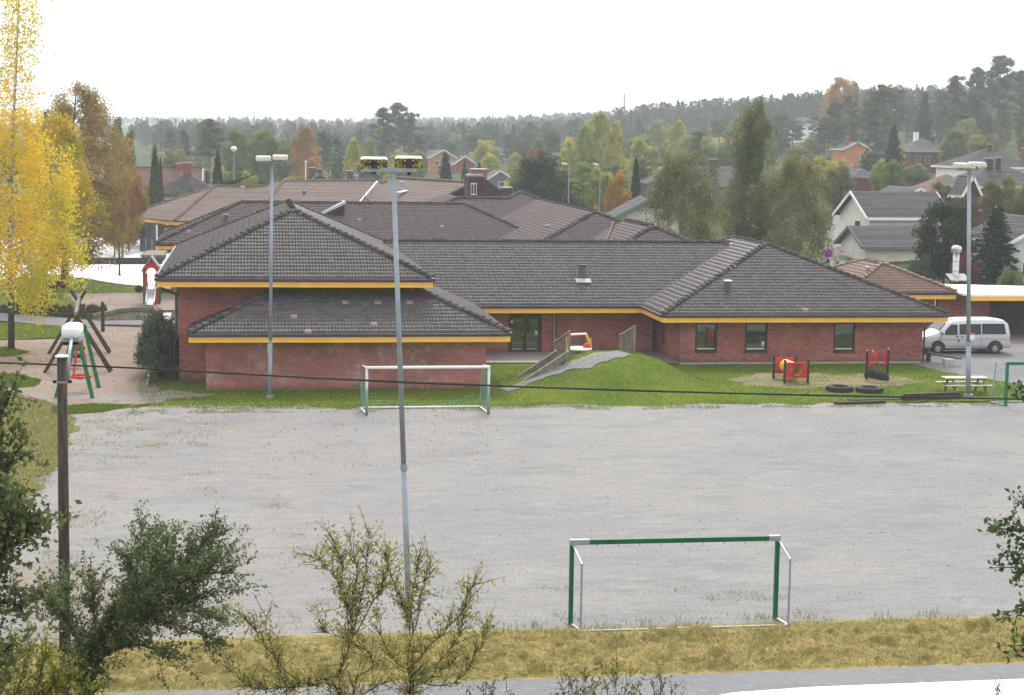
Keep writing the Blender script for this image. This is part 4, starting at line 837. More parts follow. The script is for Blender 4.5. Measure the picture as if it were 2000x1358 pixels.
# caravan
cx = xat(1783, 196, 370); cz = terr(cx, 196)
cv = thing('caravan', 'white caravan parked behind the red brown gable', 'caravan', (cx, 196, cz))
MB().prism_y([(cx-1.7, cz+.5), (cx+1.7, cz+.5), (cx+1.75, cz+1.3), (cx+1.5, cz+2.5), (cx-1.4, cz+2.5), (cx-1.75, cz+1.9)], 195, 197.1).build('body', WHITE, cv, bevel=.15)
MB().box(cx-.8, 194.97, cz+1.4, cx+.6, 194.99, cz+2.0).build('window', GLASS, cv)
for s_ in (-.25, .25): MB().lathe([(0, -.1), (.3, -.1), (.3, .1), (0, .1)], (cx + s_, 195.05, cz + .3), 14, 'y').build('wheel', RUBBER, cv)
# lane up the slope, drive and front garden wall
def drape(name, pts, w, mat, dz=.06):
    V = []; Fs = []; P = []
    for i in range(len(pts) - 1):
        for k in range(8): P.append(Vector(pts[i]).lerp(Vector(pts[i+1]), k / 8))
    P.append(Vector(pts[-1]))
    for i, p in enumerate(P):
        d = (P[min(i+1, len(P)-1)] - P[max(i-1, 0)]).normalized(); nn = Vector((-d.y, d.x))
        for s_ in (-1, -.5, 0, .5, 1): q = p + nn * s_ * w / 2; V.append((q.x, q.y, terr(q.x, q.y) + dz))
    for i in range(len(P) - 1):
        for s_ in range(4): a = i * 5 + s_; Fs.append((a, a + 5, a + 6, a + 1))
    tag(link(name, mesh_data(name, V, Fs, mat, True)), kind='structure')
drape('lane', [(xat(1625, 118), 118), (xat(1640, 140), 140), (xat(1665, 180), 180), (xat(1672, 215), 215), (xat(1690, 243), 243)], 4.5, PATH)
drape('side_road', [(xat(1560, 126), 126), (xat(1700, 128), 128), (xat(1800, 118), 118), (xat(1990, 112), 114)], 4.5, PATH, .05)
# ================================================================ goals
def net(name, corners, parent, nu, nv, hole=None, sag=.12, r=.006):
    """a net patch between four corner points as thin strings"""
    a, b_, c, d = [Vector(p) for p in corners]; mb = MB()
    def P(u, v):
        p = a.lerp(b_, u).lerp(d.lerp(c, u), v); return p + Vector((0, 0, -sag * math.sin(PI * u) * math.sin(PI * v)))
    for i in range(nu + 1):
        for j in range(nv):
            if hole and hole(i / nu, (j + .5) / nv): continue
            mb.tube([P(i / nu, j / nv), P(i / nu, (j + 1) / nv)], r, 3, False)
    for j in range(nv + 1):
        for i in range(nu):
            if hole and hole((i + .5) / nu, j / nv): continue
            mb.tube([P(i / nu, j / nv), P((i + 1) / nu, j / nv)], r, 3, False)
    return mb.build(name, NETM, parent)
g = thing('football_goal', 'green football goal without net at the near edge of the gravel pitch', 'goal', (10.1, 39.9, 0))
gl, gr, gy, gb, gh = 7.55, 12.62, 39.92, 39.25, 2.06
for x in (gl, gr): MB().box(x - .05, gy - .06, .01, x + .05, gy + .06, gh - .1).build('post', GOALGREEN, g, bevel=.012)
MB().box(gl + .42, gy - .06, gh - .1, gr - .22, gy + .06, gh + .02).build('crossbar', GOALGREEN, g, bevel=.012)
for x, sx_ in ((gl, 1), (gr, -1)):
    MB().box(min(x - .055 * sx_, x + (.42 if sx_ > 0 else .22) * sx_), gy - .064, gh - .104, max(x - .055 * sx_, x + (.42 if sx_ > 0 else .22) * sx_), gy + .064, gh + .024).build('corner_bracket', GALV, g)
    MB().tube([(x + .03 * 1, gy - .05, gh - .12), (x + .12, gb, gh - .42)], .028, 8).build('top_stay', STEEL, g); MB().tube([(x + .12, gb, gh - .42), (x + .12, gb, .03)], .026, 8).build('back_post', GALV, g)
    MB().tube([(x, gy, .035), (x + .12, gb, .035)], .03, 8).build('ground_bar', STEEL, g)
MB().tube([(gl + .12, gb, .03), (gr + .12, gb, .03)], .028, 8).build('back_bar', GALV, g)
for k in range(9):
    x = gl + .6 + k * .52; MB().tube([(x, gy - .05, gh - .1), (x, gy - .07, gh - .15)], .008, 5).build('net_hook', BLACK, g)
g = thing('football_goal', 'white football goal with torn green net in front of the brick annex', 'goal', (7.3, 71.5, 0))
wl, wr, wy, wb, wh = 4.75, 9.85, 71.5, 73.2, 2.0
for x in (wl, wr):
    MB().tube([(x, wy, .01), (x, wy, wh)], .06, 12).build('post', STEEL, g, True); MB().tube([(x, wy, wh), (x - .18, wy + .5, wh + .03), (x - .14, wb - .2, 1.2), (x - .12, wb, .05)], .028, 8).build('back_post', STEEL, g, True); MB().tube([(x, wy, .05), (x - .12, wb, .05)], .04, 8).build('ground_bar', WHITE, g)
MB().tube([(wl - .05, wy, wh), (wr + .05, wy, wh)], .06, 12).build('crossbar', WHITE, g, True); MB().tube([(wl - .12, wb, .06), (wr - .12, wb, .06)], .045, 8).build('back_bar', WHITE, g, True)
net('net', [(wl - .12, wb, .08), (wr - .12, wb, .08), (wr - .15, wb - .15, 1.2), (wl - .15, wb - .15, 1.2)], g, 34, 7, lambda u, v: v > .25 + .5 * abs(u - .5) + .35 * mnoise.noise(Vector((u * 9, v * 3, 1))))
net('net', [(wr, wy, .06), (wr - .12, wb, .06), (wr - .15, wy + .6, 1.75), (wr, wy + .05, 1.9)], g, 12, 13); net('net', [(wl, wy, .06), (wl - .12, wb, .06), (wl - .15, wy + .6, 1.75), (wl, wy + .05, 1.9)], g, 12, 13, lambda u, v: v > .75)
mb = MB()
for k in range(30): x = wl + .1 + k * .165; mb.tube([(x, wb - .04, .07), (x + .05, wb + .05, .13), (x + .1, wb - .04, .05)], .014, 4)
mb.build('net_lashing', NETM, g)
g3 = thing('football_goal', 'green football goal cut off by the right edge of the picture', 'goal', (35, 72.6, 0))
x0 = xat(1966, 72.4, 750)
for x in (x0, x0 + 5): MB().box(x - .06, 72.34, .01, x + .06, 72.46, 1.98).build('post', GREEN, g3, bevel=.01)
MB().box(x0 + .06, 72.34, 1.84, x0 + 4.94, 72.46, 1.98).build('crossbar', GREEN, g3, bevel=.01)
for x in (x0, x0 + 5): MB().tube([(x, 72.45, 1.9), (x - .25, 73.0, 1.9), (x - .3, 73.3, 0.05)], .03, 8).build('back_post', GALV, g3); MB().tube([(x, 72.4, .05), (x - .3, 73.3, .05)], .03, 8).build('ground_bar', GALV, g3)
MB().tube([(x0 - .3, 73.3, .05), (x0 + 4.7, 73.3, .05)], .035, 8).build('back_bar', GALV, g3); net('net', [(x0 - .3, 73.3, .05), (x0 + 4.7, 73.3, .05), (x0 + 4.75, 73.0, 1.9), (x0 - .25, 73.0, 1.9)], g3, 34, 13, r=.004)
# ================================================================ floodlight masts
mt, t, b = nodes('mossy_lamp')
at = t.nodes.new('ShaderNodeNewGeometry'); sn = t.nodes.new('ShaderNodeSeparateXYZ'); t.links.new(at.outputs['Normal'], sn.inputs[0])
dirt = rampf(t, math_(t, 'SUBTRACT', math_(t, 'ADD', sn.outputs[2], math_(t, 'MULTIPLY', noisef(t, 6, 4), .8)), .45), .1, .45)
c = mixc(t, rampf(t, noisef(t, 9, 4), .42, .6), (.035, .028, .012), (.30, .25, .04)); t.links.new(mixc(t, dirt, c, (.80, .80, .80)), b.inputs['Base Color']); b.inputs['Roughness'].default_value = .6; MOSSY = mt
def mast(label, base, top, r0_, moss, hw=.95, tilt=.9):
    base, top = Vector(base), Vector(top); m_ = thing('floodlight_mast', label, 'floodlight', base, 'floodlight masts round the pitch'); d = top - base
    j = .36 if moss else .24
    MB().tube([base, base + d * j], [r0_ * 1.08, r0_ * 1.02], 14).build('lower_shaft', GALV, m_, True); MB().tube([base + d * j, top], [r0_ * .92, r0_ * .78], 14).build('upper_shaft', GALV, m_, True)
    MB().tube([base + d * (j - .008), base + d * (j + .006)], r0_ * 1.2, 14).build('joint_collar', GALV, m_); MB().tube([base, base + Vector((0, 0, .12))], r0_ * 1.9, 14).build('base_flange', GALV, m_)
    sc = .72 if moss else .62
    MB().box(top.x - .95 * sc, top.y - .06, top.z, top.x + .75 * sc, top.y + .06, top.z + .09).build('cross_arm', GALV, m_)
    for s_, dz in ((-1, 0), (1, .05)):
        c = Vector((top.x + (-.44 if s_ < 0 else .36), top.y, top.z + .05 + dz * .6)) if moss else Vector((top.x + s_ * .36, top.y, top.z + .10 + dz)); hh = .20 * sc if not moss else .32
        wdt = .31 if moss else .33
        if moss:
            prof = [(-.05, .0), (.40, .03), (.46, .08), (.36, .27), (.05, .29), (-.05, .24)]
        else: prof = [(-.38, .0), (.30, .02), (.36, .10), (.25, .24), (-.30, .22), (-.40, .06)]
        mb = MB()
        k = len(prof); n0 = 0
        for ii, (xx, sc2) in enumerate(((-wdt, .86), (-wdt * .9, 1), (wdt * .9, 1), (wdt, .86))):
            for (yy, zz) in prof: mb.v.append((c.x + xx, c.y + yy * sc2, c.z + zz * sc2))
        for ii in range(3):
            for q in range(k): a_, b2 = ii * k + q, ii * k + (q + 1) % k; mb.f.append((a_, a_ + k, b2 + k, b2))
        mb.f.append(tuple(range(k))); mb.f.append(tuple(range(4 * k - 1, 3 * k - 1, -1)))
        lamp = mb.build('lamp_head', MOSSY if moss else pm('lamp_shell', (.55, .53, .45), .5, .15, 6), m_, bevel=.015)
        if moss:
            MB().box(c.x - .13, c.y - .09, c.z + .03, c.x + .12, c.y - .052, c.z + .21).build('back_plate', pm('rusty_plate', (.06, .03, .025), .6, .4, 9), lamp); 
            for bx_ in (-.1, .09):
                for bz in (.06, .18): MB().lathe([(0, 0), (.018, 0), (.018, .015), (0, .02)], (c.x + bx_, c.y - .112, c.z + bz), 8, 'y').build('bolt', STEEL, lamp)
        else: MB().box(c.x - wdt * .75, c.y - .41, c.z + .04, c.x + wdt * .75, c.y - .385, c.z + .16).build('lens', pm('lamp_lens', (.6, .58, .5), .2, .1, 8), lamp)
        MB().box(c.x - .04, c.y - .05, c.z - .1 - dz, c.x + .04, c.y + .05, c.z + .02).build('bracket', BLACK, lamp)
    return m_
b1 = Vector((3.7, 40.1, 0)); t1 = PY(768, 336, 40.15)
mast('tall grey floodlight mast with two mossy lamp heads in front of the school', b1, t1, .068, True)
m2 = mast('slender floodlight mast standing by the left brick annex', (.83, 76.6, 0), PY(531, 320, 76.6), .085, False)
MB().box(.73, 76.48, 1.95, .93, 76.5, 2.4).build('hatch', STEEL, m2)
m3 = mast('floodlight mast beside the picnic table at the right', G(1891, 775), PY(1893, 333, G(1891, 775).y), .11, False)
p = G(1891, 775); MB().box(p.x - .11, p.y - .16, 2.65, p.x + .11, p.y - .13, 2.95).build('warning_plate', WHITE, m3); MB().box(p.x - .11, p.y - .165, 2.88, p.x + .11, p.y - .161, 2.95).build('warning_stripe', RED, m3)
# ================================================================ wooden pole with street lamp, cable
wp_ = Vector((-3.75, 35.2, 0)); wt_ = PY(121, 696, 35.2)
wpn = thing('utility_pole', 'dark round timber pole with white capped top at the left', 'pole', wp_)
mt, t, b = nodes('pole_wood'); n = noisef(t, 3, 5, stretch=(6, 6, .5)); t.links.new(mixc(t, rampf(t, n, .35, .7), (.018, .012, .009), (.075, .05, .032)), b.inputs['Base Color']); b.inputs['Roughness'].default_value = .8; bumpn(t, b, n, .5, .02)
MB().tube([wp_ - Vector((0, 0, .3)), wt_], [.120, .098], 20).build('shaft', mt, wpn, True); MB().lathe([(0, .035), (.09, .03), (.135, .01), (.135, -.01), (0, -.01)], wt_, 20).build('top_cap', WHITE, wpn)
zb_ = zat(121, 747, 35.1); MB().lathe([(.112, -.02), (.112, .02)], (wt_.x, wt_.y, zb_), 18).build('band', GALV, wpn)
for s_ in (-1, 1): MB().lathe([(0, -.03), (.035, -.03), (.035, .03), (0, .03)], (wt_.x + s_ * .15, wt_.y, zb_), 10).build('insulator', BLACK, wpn)
la = PY(135, 692, 35.5); lb = PY(141, 655, 36.6)
lm = thing('street_lamp', 'white rounded street lamp head on a bracket at the timber pole', 'street lamp', la)
MB().tube([(wt_.x + .1, wt_.y + .1, wt_.z - .55), (la.x, la.y, la.z), lb], .035, 8).build('bracket_arm', GALV, lm, True)
hc = PY(141, 648, 36.9); mb = MB(); st = [(-.50, .55, .6), (-.42, .85, .9), (-.1, 1, 1), (.35, .95, .95), (.6, .6, .6)]
for (yy, sx_, sz) in st:
    for j in range(16):
        a = 2 * PI * j / 16; ca, sa = math.cos(a), math.sin(a); sg = lambda v: math.copysign(abs(v) ** .6, v)
        mb.v.append((hc.x + .21 * sx_ * sg(ca), hc.y + yy, hc.z + .02 + .15 * sz * sg(sa)))
for i in range(len(st) - 1):
    for j in range(16): a, b2 = i*16 + j, i*16 + (j+1) % 16; mb.f.append((a, b2, b2 + 16, a + 16))
mb.f.append(tuple(reversed(range(16)))); mb.f.append(tuple(range(64, 80)))
mb.build('shell', WHITE, lm, True); MB().box(hc.x - .2, hc.y - .45, hc.z - .16, hc.x + .2, hc.y + .4, hc.z - .11).build('rim', GALV, lm); MB().box(hc.x - .17, hc.y - .4, hc.z - .24, hc.x + .17, hc.y + .3, hc.z - .16).build('refractor', BLACK, lm, bevel=.04)
cps = [(-260, 700), (-100, 705), (0, 709), (120, 713), (260, 719), (420, 728), (600, 738), (800, 748), (1050, 757), (1250, 764), (1450, 769), (1600, 773), (1770, 776), (1900, 778), (2000, 780), (2200, 782), (2600, 780), (3200, 770)]
cb = thing('overhead_cable', 'black overhead cable running right across the view', 'cable', PY(1000, 755, 36)); MB().tube([PY(a, b2, 36.0 - .0 * a) for a, b2 in cps], .019, 6).build('conductor', BLACK, cb); MB().tube([PY(a, b2 - 1.2, 36.02) for a, b2 in cps[::2]], .006, 4).build('stay_wire', BLACK, cb)
# ================================================================ van
mt, t, b = nodes('van_glass'); b.inputs['Base Color'].default_value = (.012, .016, .018, 1); b.inputs['Roughness'].default_value = .06; b.inputs['Specular IOR Level'].default_value = .35; VGLASS = mt
def van():
    x0, y0 = 36.52, 90.58
    v = thing('van', 'white passenger van with dark windows parked beside the right wing', 'van', (x0 + 2.5, y0 + .9, 0))
    PAINT = pm('van_paint', (.52, .53, .56), .28, .03, 1, 0, .25, .6)
    # stations: x, roof z, belt width factor, nose bottom
    st = [(0.0, .78, .80), (.06, .92, .88), (.25, 1.02, .95), (.80, 1.18, .985), (1.0, 1.34, .99), (1.45, 1.74, 1), (1.75, 1.885, 1), (2.6, 1.94, 1), (4.2, 1.94, 1), (4.75, 1.88, .985), (4.98, 1.72, .97), (5.08, 1.15, .96), (5.1, .62, .94)]
    def ring(x, zt, wf):
        hw = .92 * wf; zb = .32
        belt = min(1.02, zt * .82); up = zt
        L = [(hw * .93, zb), (hw * .985, zb + .12), (hw, .62), (hw * .995, belt)]
        if zt > 1.25: L += [(hw * (.995 - .13 * (zt - 1.1) / .84 * .7), belt + (zt - belt) * .72), (hw * .80, zt - .055), (hw * .62, zt - .012)]
        else: L += [(hw * .97, belt + (zt - belt) * .5), (hw * .9, zt - .03), (hw * .62, zt)]
        pts = [(y, z) for y, z in L] + [(0, zt + .01)] + [(-y, z) for y, z in reversed(L)]
        return [(x0 + x, y0 + .92 + y, z) for y, z in pts]
    mb = MB(); k = 15
    for s_ in st: mb.v += ring(*s_)
    for i in range(len(st) - 1):
        for j in range(k - 1): a = i * k + j; mb.f.append((a, a + k, a + k + 1, a + 1))
        mb.f.append((i * k + k - 1, i * k + 2 * k - 1, i * k + k, i * k))
    mb.f.append(tuple(range(k))); mb.f.append(tuple(reversed(range((len(st) - 1) * k, len(st) * k))))
    body = mb.build('body', PAINT, v, True); body.data.polygons.foreach_set('use_smooth', [True] * len(body.data.polygons))
    e = body.modifiers.new('split', 'EDGE_SPLIT'); e.split_angle = math.radians(38)
    hw = .92
    def side(x, z): return y0 + .92 - hw * (1 if z < 1.02 else 1 - .13 * .7 * (z - 1.02) / .66) - .006
    def pane(poly, name='window', mat=GLASS, out=0.0, th=.02):
        m_ = MB(); f_ = [(x0 + x, side(x, z) - out, z) for x, z in poly]; bk = [(a, b_ + th, c) for a, b_, c in f_]; n = len(f_); m_.v += f_ + bk
        m_.f.append(tuple(range(n)))
        for i in range(n): j = (i + 1) % n; m_.f.append((i, n + i, n + j, j))
        return m_.build(name, mat, v)
    for poly in ([(1.12, 1.10), (1.98, 1.10), (1.98, 1.62), (1.62, 1.62)], [(2.14, 1.12), (3.32, 1.12), (3.32, 1.64), (2.14, 1.64)], [(3.46, 1.14), (4.78, 1.14), (4.68, 1.66), (3.46, 1.66)]):
        cxm = sum(p[0] for p in poly) / 4; czm = sum(p[1] for p in poly) / 4
        pane([(cxm + (x - cxm) * 1.06, czm + (z - czm) * 1.1) for x, z in poly], 'window_seal', BLACK, .004); pane(poly, 'window', VGLASS, .012)
    # windscreen
    ws = MB(); ws.quad((x0 + .99, y0 + .18, 1.36), (x0 + .99, y0 + 1.66, 1.36), (x0 + 1.43, y0 + 1.52, 1.755), (x0 + 1.43, y0 + .32, 1.755)); ws.build('windscreen', VGLASS, v)
    for x in (2.04, 3.40): pane([(x, .45), (x + .012, .45), (x + .012, 1.08), (x, 1.08)], 'door_seam', GUT, .003)
    pane([(1.0, .62), (1.012, .62), (1.012, 1.25), (1.0, 1.25)], 'door_seam', GUT, .003)
    pane([(.85, .83), (5.0, .83), (5.0, .842), (.85, .842)], 'side_crease', GUT, .003); pane([(2.06, .40), (4.1, .40), (4.1, .415), (2.06, .415)], 'sill_seam', GUT, .003)
    for x in (1.88, 2.2): pane([(x, .97), (x + .16, .97), (x + .16, 1.01), (x, 1.01)], 'door_handle', BLACK, .025)
    pane([(2.02, .72), (2.12, .70), (2.12, .8), (2.02, .8)], 'fuel_lock', BLACK, .01)
    for nm, a, b_ in (('front_bumper', -.05, .55), ('rear_bumper', 4.62, 5.17)): MB().box(x0 + a, y0 - .02, .36, x0 + b_, y0 + 1.86, .60).build(nm, pm('bumper_grey', (.36, .37, .39), .5, .05, 3), v, bevel=.05)
    MB().box(x0 + 5.04, y0 + .02, .78, x0 + 5.115, y0 + .2, 1.05).build('tail_light', RED, v, bevel=.02); MB().box(x0 + .0, y0 + .1, .72, x0 + .12, y0 + .42, .9).build('headlight', pm('headlight', (.6, .62, .65), .1, .05, 3), v, bevel=.03)
    MB().box(x0 + 1.1, y0 - .17, 1.08, x0 + 1.2, y0 + .0, 1.27).build('wing_mirror', PAINT, v, bevel=.03)
    for cx in (.88, 4.2):
        for yy, s_ in ((y0, 1), (y0 + 1.84, -1)):
            ar = [(x0 + cx + .43 * math.cos(PI * i / 14), .34 + .43 * math.sin(PI * i / 14)) for i in range(15)]; ar = [(x0 + cx + .43, .30)] + ar + [(x0 + cx - .43, .30)]
            MB().prism_y(ar, yy - .012 * s_ if s_ > 0 else yy - .1, yy + .1 if s_ > 0 else yy + .012).build('wheel_well_shade', BLACK, v)  # black half disc painted for the shade inside the wheel well
            w_ = MB().lathe([(.17, .0), (.30, -.01), (.33, .03), (.33, .17), (.30, .2), (.17, .2)], (x0 + cx, yy - .035 if s_ > 0 else yy - .165, .33), 24, 'y').build('wheel', RUBBER, v, True)
            ro = yy - .03 if s_ > 0 else yy + .03
            MB().lathe([(0, .0), (.07, -.012), (.10, .02), (.17, .012), (.205, -.006), (.21, .05)] if s_ > 0 else [(0, 0), (.2, 0), (.2, -.05)], (x0 + cx, ro, .33), 20, 'y').build('hub_cap', pm('hub_grey', (.35, .35, .36), .4, .15, 20, 0, .5), w_, True)
    MB().box(x0 + .5, y0 + .1, .22, x0 + 4.7, y0 + 1.74, .40).build('underbody', BLACK, v)
van()
# ================================================================ furniture on the right lawn
pa, pb_ = G(1848, 770), G(1912, 768); tx, ty = (pa.x + pb_.x) / 2 + .15, pa.y + .3
pt = thing('picnic_table', 'weathered wooden picnic table with two benches by the right floodlight mast', 'picnic table', (tx, ty, 0))
L_ = 1.05
for k in range(4): MB().box(tx - L_, ty - .36 + k * .185, .72, tx + L_, ty - .36 + k * .185 + .17, .755).build('table_plank', PALEWOOD, pt)
for s_ in (-1, 1):
    for k in range(2): MB().box(tx - L_ - .1, ty + s_ * .62 - .15 + k * .16, .42, tx + L_ + .1, ty + s_ * .62 - .005 + k * .16, .455).build('bench_plank', PALEWOOD, pt)
    xx = tx + s_ * .75
    MB().beam((xx, ty - .78, .39), (xx, ty + .78, .39), .05, .09).build('bench_bearer', GREYWOOD, pt); MB().beam((xx, ty - .36, .69), (xx, ty + .36, .69), .05, .07).build('table_bearer', GREYWOOD, pt)
    for q in (-1, 1): MB().beam((xx + .055, ty + q * .62, .0), (xx + .055, ty + q * .26, .71), .05, .09, (1, 0, 0)).build('leg', GREYWOOD, pt)
# crawl tunnel
TT = thing('play_tunnel', 'yellow crawl tunnel between two square red panels on green posts', 'play tunnel', G(1545, 745))
def panel(pxl, pxr, ytop, ybot, ybase):
    c = G((pxl + pxr) / 2, ybase); y = c.y; xl, xr = xat(pxl, y, ybot), xat(pxr, y, ybot); zt, zb = zat(pxl, ytop, y), zat(pxl, ybot, y)
    return y, xl, xr, zb, zt
pf, pbk = panel(1534, 1576, 708, 740, 750), panel(1513, 1550, 697, 728, 741)
TUY = pbk[0] + .25
rad = .30; cf = ((pf[1] + pf[2]) / 2, (pf[3] + pf[4]) / 2 + .02)
for (y, xl, xr, zb, zt), fr in ((pf, True), ((pbk[0], pbk[1], pbk[2], pbk[3], pbk[4]), False)):
    y = y if fr else pf[0] + 1.75
    if not fr: xl, xr, zb, zt = xat(1513, y, 715), xat(1552, y, 715), pf[3], pf[4] 
    cx, cz = ((xl + xr) / 2 + (0 if fr else -.0), (zb + zt) / 2 + .02); mb = MB(); nseg = 24; V = []
    for yy in (y - .02, y + .02):
        for i in range(nseg):
            a = 2 * PI * i / nseg; ca, sa = math.cos(a), math.sin(a); q = 1 / max(abs(ca), abs(sa)); V.append((cx + rad * ca, yy, cz + rad * sa)); V.append((min(xr, max(xl, cx + ca * q * (xr - xl) / 2)), yy, min(zt, max(zb, cz + sa * q * (zt - zb) / 2))))
    mb.v = V
    for i in range(nseg):
        a, b_ = 2 * i, 2 * ((i + 1) % nseg); o2 = 2 * nseg; mb.f += [(a, a + 1, b_ + 1, b_), (o2 + a, o2 + b_, o2 + b_ + 1, o2 + a + 1), (a + 1, o2 + a + 1, o2 + b_ + 1, b_ + 1), (a, b_, o2 + b_, o2 + a)]
    mb.build('panel', RED, TT); MB().lathe([(rad, -.03), (rad + .035, -.03), (rad + .035, .0), (rad, .0)], (cx, y - .02, cz), 24, 'y').build('hole_ring', pm('red_rim', (.4, .03, .03)), TT)
    for x in (xl - .04, xr + .04): MB().box(x - .05, y - .05, 0, x + .05, y + .05, zt + .12).build('post', pm('dark_green_post', (.015, .05, .03), .6, .2, 5), TT)
    if fr: e0 = (cx, y, cz)
    else: e1 = (cx, y, cz)
d_ = Vector(e1) - Vector(e0); prof = []
for i in range(30): prof.append(Vector(e0) + d_ * (i / 29))
TB = MB().tube(prof, [rad + (.015 if i % 2 else 0) for i in range(30)], 24, False).build('tube', PLASY, TT)
# twisted climbing bars
CL = thing('climbing_frame', 'red twisted climbing bars between two black posts on the lawn', 'climbing frame', G(1712, 742))
q0, q1 = G(1692, 742), G(1733, 740)
for q, h in ((q0, 1.42), (q1, 1.45)): MB().tube([q, q + Vector((0, 0, h))], .055, 10).build('post', BLACK, CL); MB().lathe([(0, 0), (.06, 0), (.05, .05), (0, .07)], q + Vector((0, 0, h)), 10).build('post_cap', pm('pink_cap', (.5, .25, .25)), CL)
yb = (q0.y + q1.y) / 2
for seq in ([(1694, 730), (1697, 705), (1700, 690), (1704, 685), (1709, 692), (1713, 708), (1717, 713), (1719, 725), (1719, 729)], [(1700, 719), (1706, 712), (1712, 700), (1718, 688), (1724, 684), (1728, 690), (1731, 708), (1733, 713)], [(1726, 690), (1726, 700), (1729, 711), (1732, 713)], [(1703, 688), (1698, 704), (1702, 715), (1709, 707)]):
    pts = [PY(a, b_, yb + .25 * math.sin(i * 1.1)) for i, (a, b_) in enumerate(seq)]; MB().tube(pts, .038, 8).build('bar', pm('dark_red_bar', (.55, .03, .05), .35, .1, 4), CL, True)
for a, b_, c in ((1694, 1705, 718.5), (1719, 1731, 728.5)): MB().box(xat(a, yb, c), yb - .1, zat(a, c + 1, yb), xat(b_, yb, c), yb + .1, zat(a, c - 1, yb)).build('foothold', BLACK, CL)
def tyre(label, c, R=.62, r=.13, up=True, rz=0, group=None):
    o = thing('tyre', label, 'tyre', c, group); prof = [(R - .26, -r * .8), (R - .1, -r), (R, -r * .7), (R + .01, 0), (R, r * .7), (R - .1, r), (R - .26, r * .8), (R - .23, 0), (R - .26, -r * .8)]
    mb = MB().lathe(prof, (0, 0, 0), 28, 'z' if up else 'x'); M = Matrix.Translation(Vector(c)) @ Matrix.Rotation(rz, 4, 'Z'); mb.xf(M); mb.build('carcass', RUBBER, o, True)
    mb = MB()
    for k in range(28):
        a = 2 * PI * k / 28; p_ = [(math.cos(a) * (R + .012), math.sin(a) * (R + .012), s_ * r * .6) for s_ in (-1, 1)]
        if not up: p_ = [(z_, x_, y_) for x_, y_, z_ in p_]
        mb.beam(p_[0], p_[1], .05, .02, p_[0])
    mb.xf(M); mb.build('tread', RUBBER, o); return o
p = G(1640, 764); tyre('large tyre lying flat on the lawn, left of two', (p.x, p.y, .13)); p = G(1698, 766); tyre('large tyre lying flat on the lawn, right of two', (p.x, p.y, .13))
for k, (a, b_, lab) in enumerate(((1698, 738, 'standing tyre half sunk under the climbing bars, first from the left'), (1706, 739, 'standing tyre half sunk under the climbing bars, second from the left'), (1717, 742, 'standing tyre half sunk under the climbing bars, third from the left'), (1726, 743, 'standing tyre half sunk under the climbing bars, rightmost'))):
    p = G(a, b_); tyre(lab, (p.x, p.y, .12), .30, .11, False, .35)
for (a, b_, c, d, h, lab) in ((1634, 791, 1728, 788, .14, 'dark squared timber lying at the edge of the gravel'), (1660, 783, 1760, 781, .07, 'half buried plank in the grass behind the squared timber'), (1766, 783, 1874, 779, .30, 'thick black timber sill lying below the picnic table')):
    p, q = G(a, b_), G(c, d); lg = thing('timber_log', lab, 'log', p); n_ = 2 if h > .2 else 1
    for k in range(n_): MB().beam(p + Vector((.1 * k, .16 * k, h * (.5 if n_ == 1 else .25 + .5 * k) )), q + Vector((-.05 * k, .16 * k, h * (.5 if n_ == 1 else .25 + .5 * k))), .22, h / n_ - .01).build('beam', DARKWOOD, lg, bevel=.02)
    for e_ in (p, q): MB().box(e_.x - .06, e_.y + .1, 0, e_.x + .06, e_.y + .2, h * .8).build('stake', DARKWOOD, lg)
# bench on concrete block
p, q = G(1812, 706), G(1852, 716); bn = thing('plank_bench', 'plank bench on a concrete block beside the corner of the right wing', 'bench', q)
MB().beam(p + Vector((0, 0, .46)), q + Vector((.6, -.1, .42)), .26, .06).build('seat', DARKWOOD, bn); MB().box(q.x - .25, q.y - .18, 0, q.x + .25, q.y + .22, .40).build('block', CONC, bn, bevel=.03); MB().box(p.x - .05, p.y - .1, 0, p.x + .12, p.y + .1, .43).build('leg', DARKWOOD, bn)
# no-parking sign beyond the roof
sx0 = xat(1618, 112, 500); sg = thing('no_parking_sign', 'round blue and red no parking sign on a post beyond the right wing', 'sign', (sx0, 112, terr(sx0, 112)))
zs = zat(1618, 495, 112); MB().tube([(sx0, 112.05, 0), (sx0, 112.05, zs + .2)], .035, 8).build('post', GALV, sg)
MB().lathe([(0, 0), (.30, 0), (.30, .02), (0, .02)], (sx0, 111.98, zs), 28, 'y').build('red_disc', RED, sg); MB().lathe([(0, 0), (.235, 0), (.235, .006), (0, .006)], (sx0, 111.97, zs), 28, 'y').build('blue_face', BLUE, sg)
MB().beam((sx0 - .17, 111.962, zs + .17), (sx0 + .17, 111.962, zs - .17), .01, .05, (1, 0, 1)).build('red_bar', RED, sg); MB().box(sx0 - .12, 111.97, zs - .62, sx0 + .1, 111.99, zs - .4).build('plate', BLACK, sg)
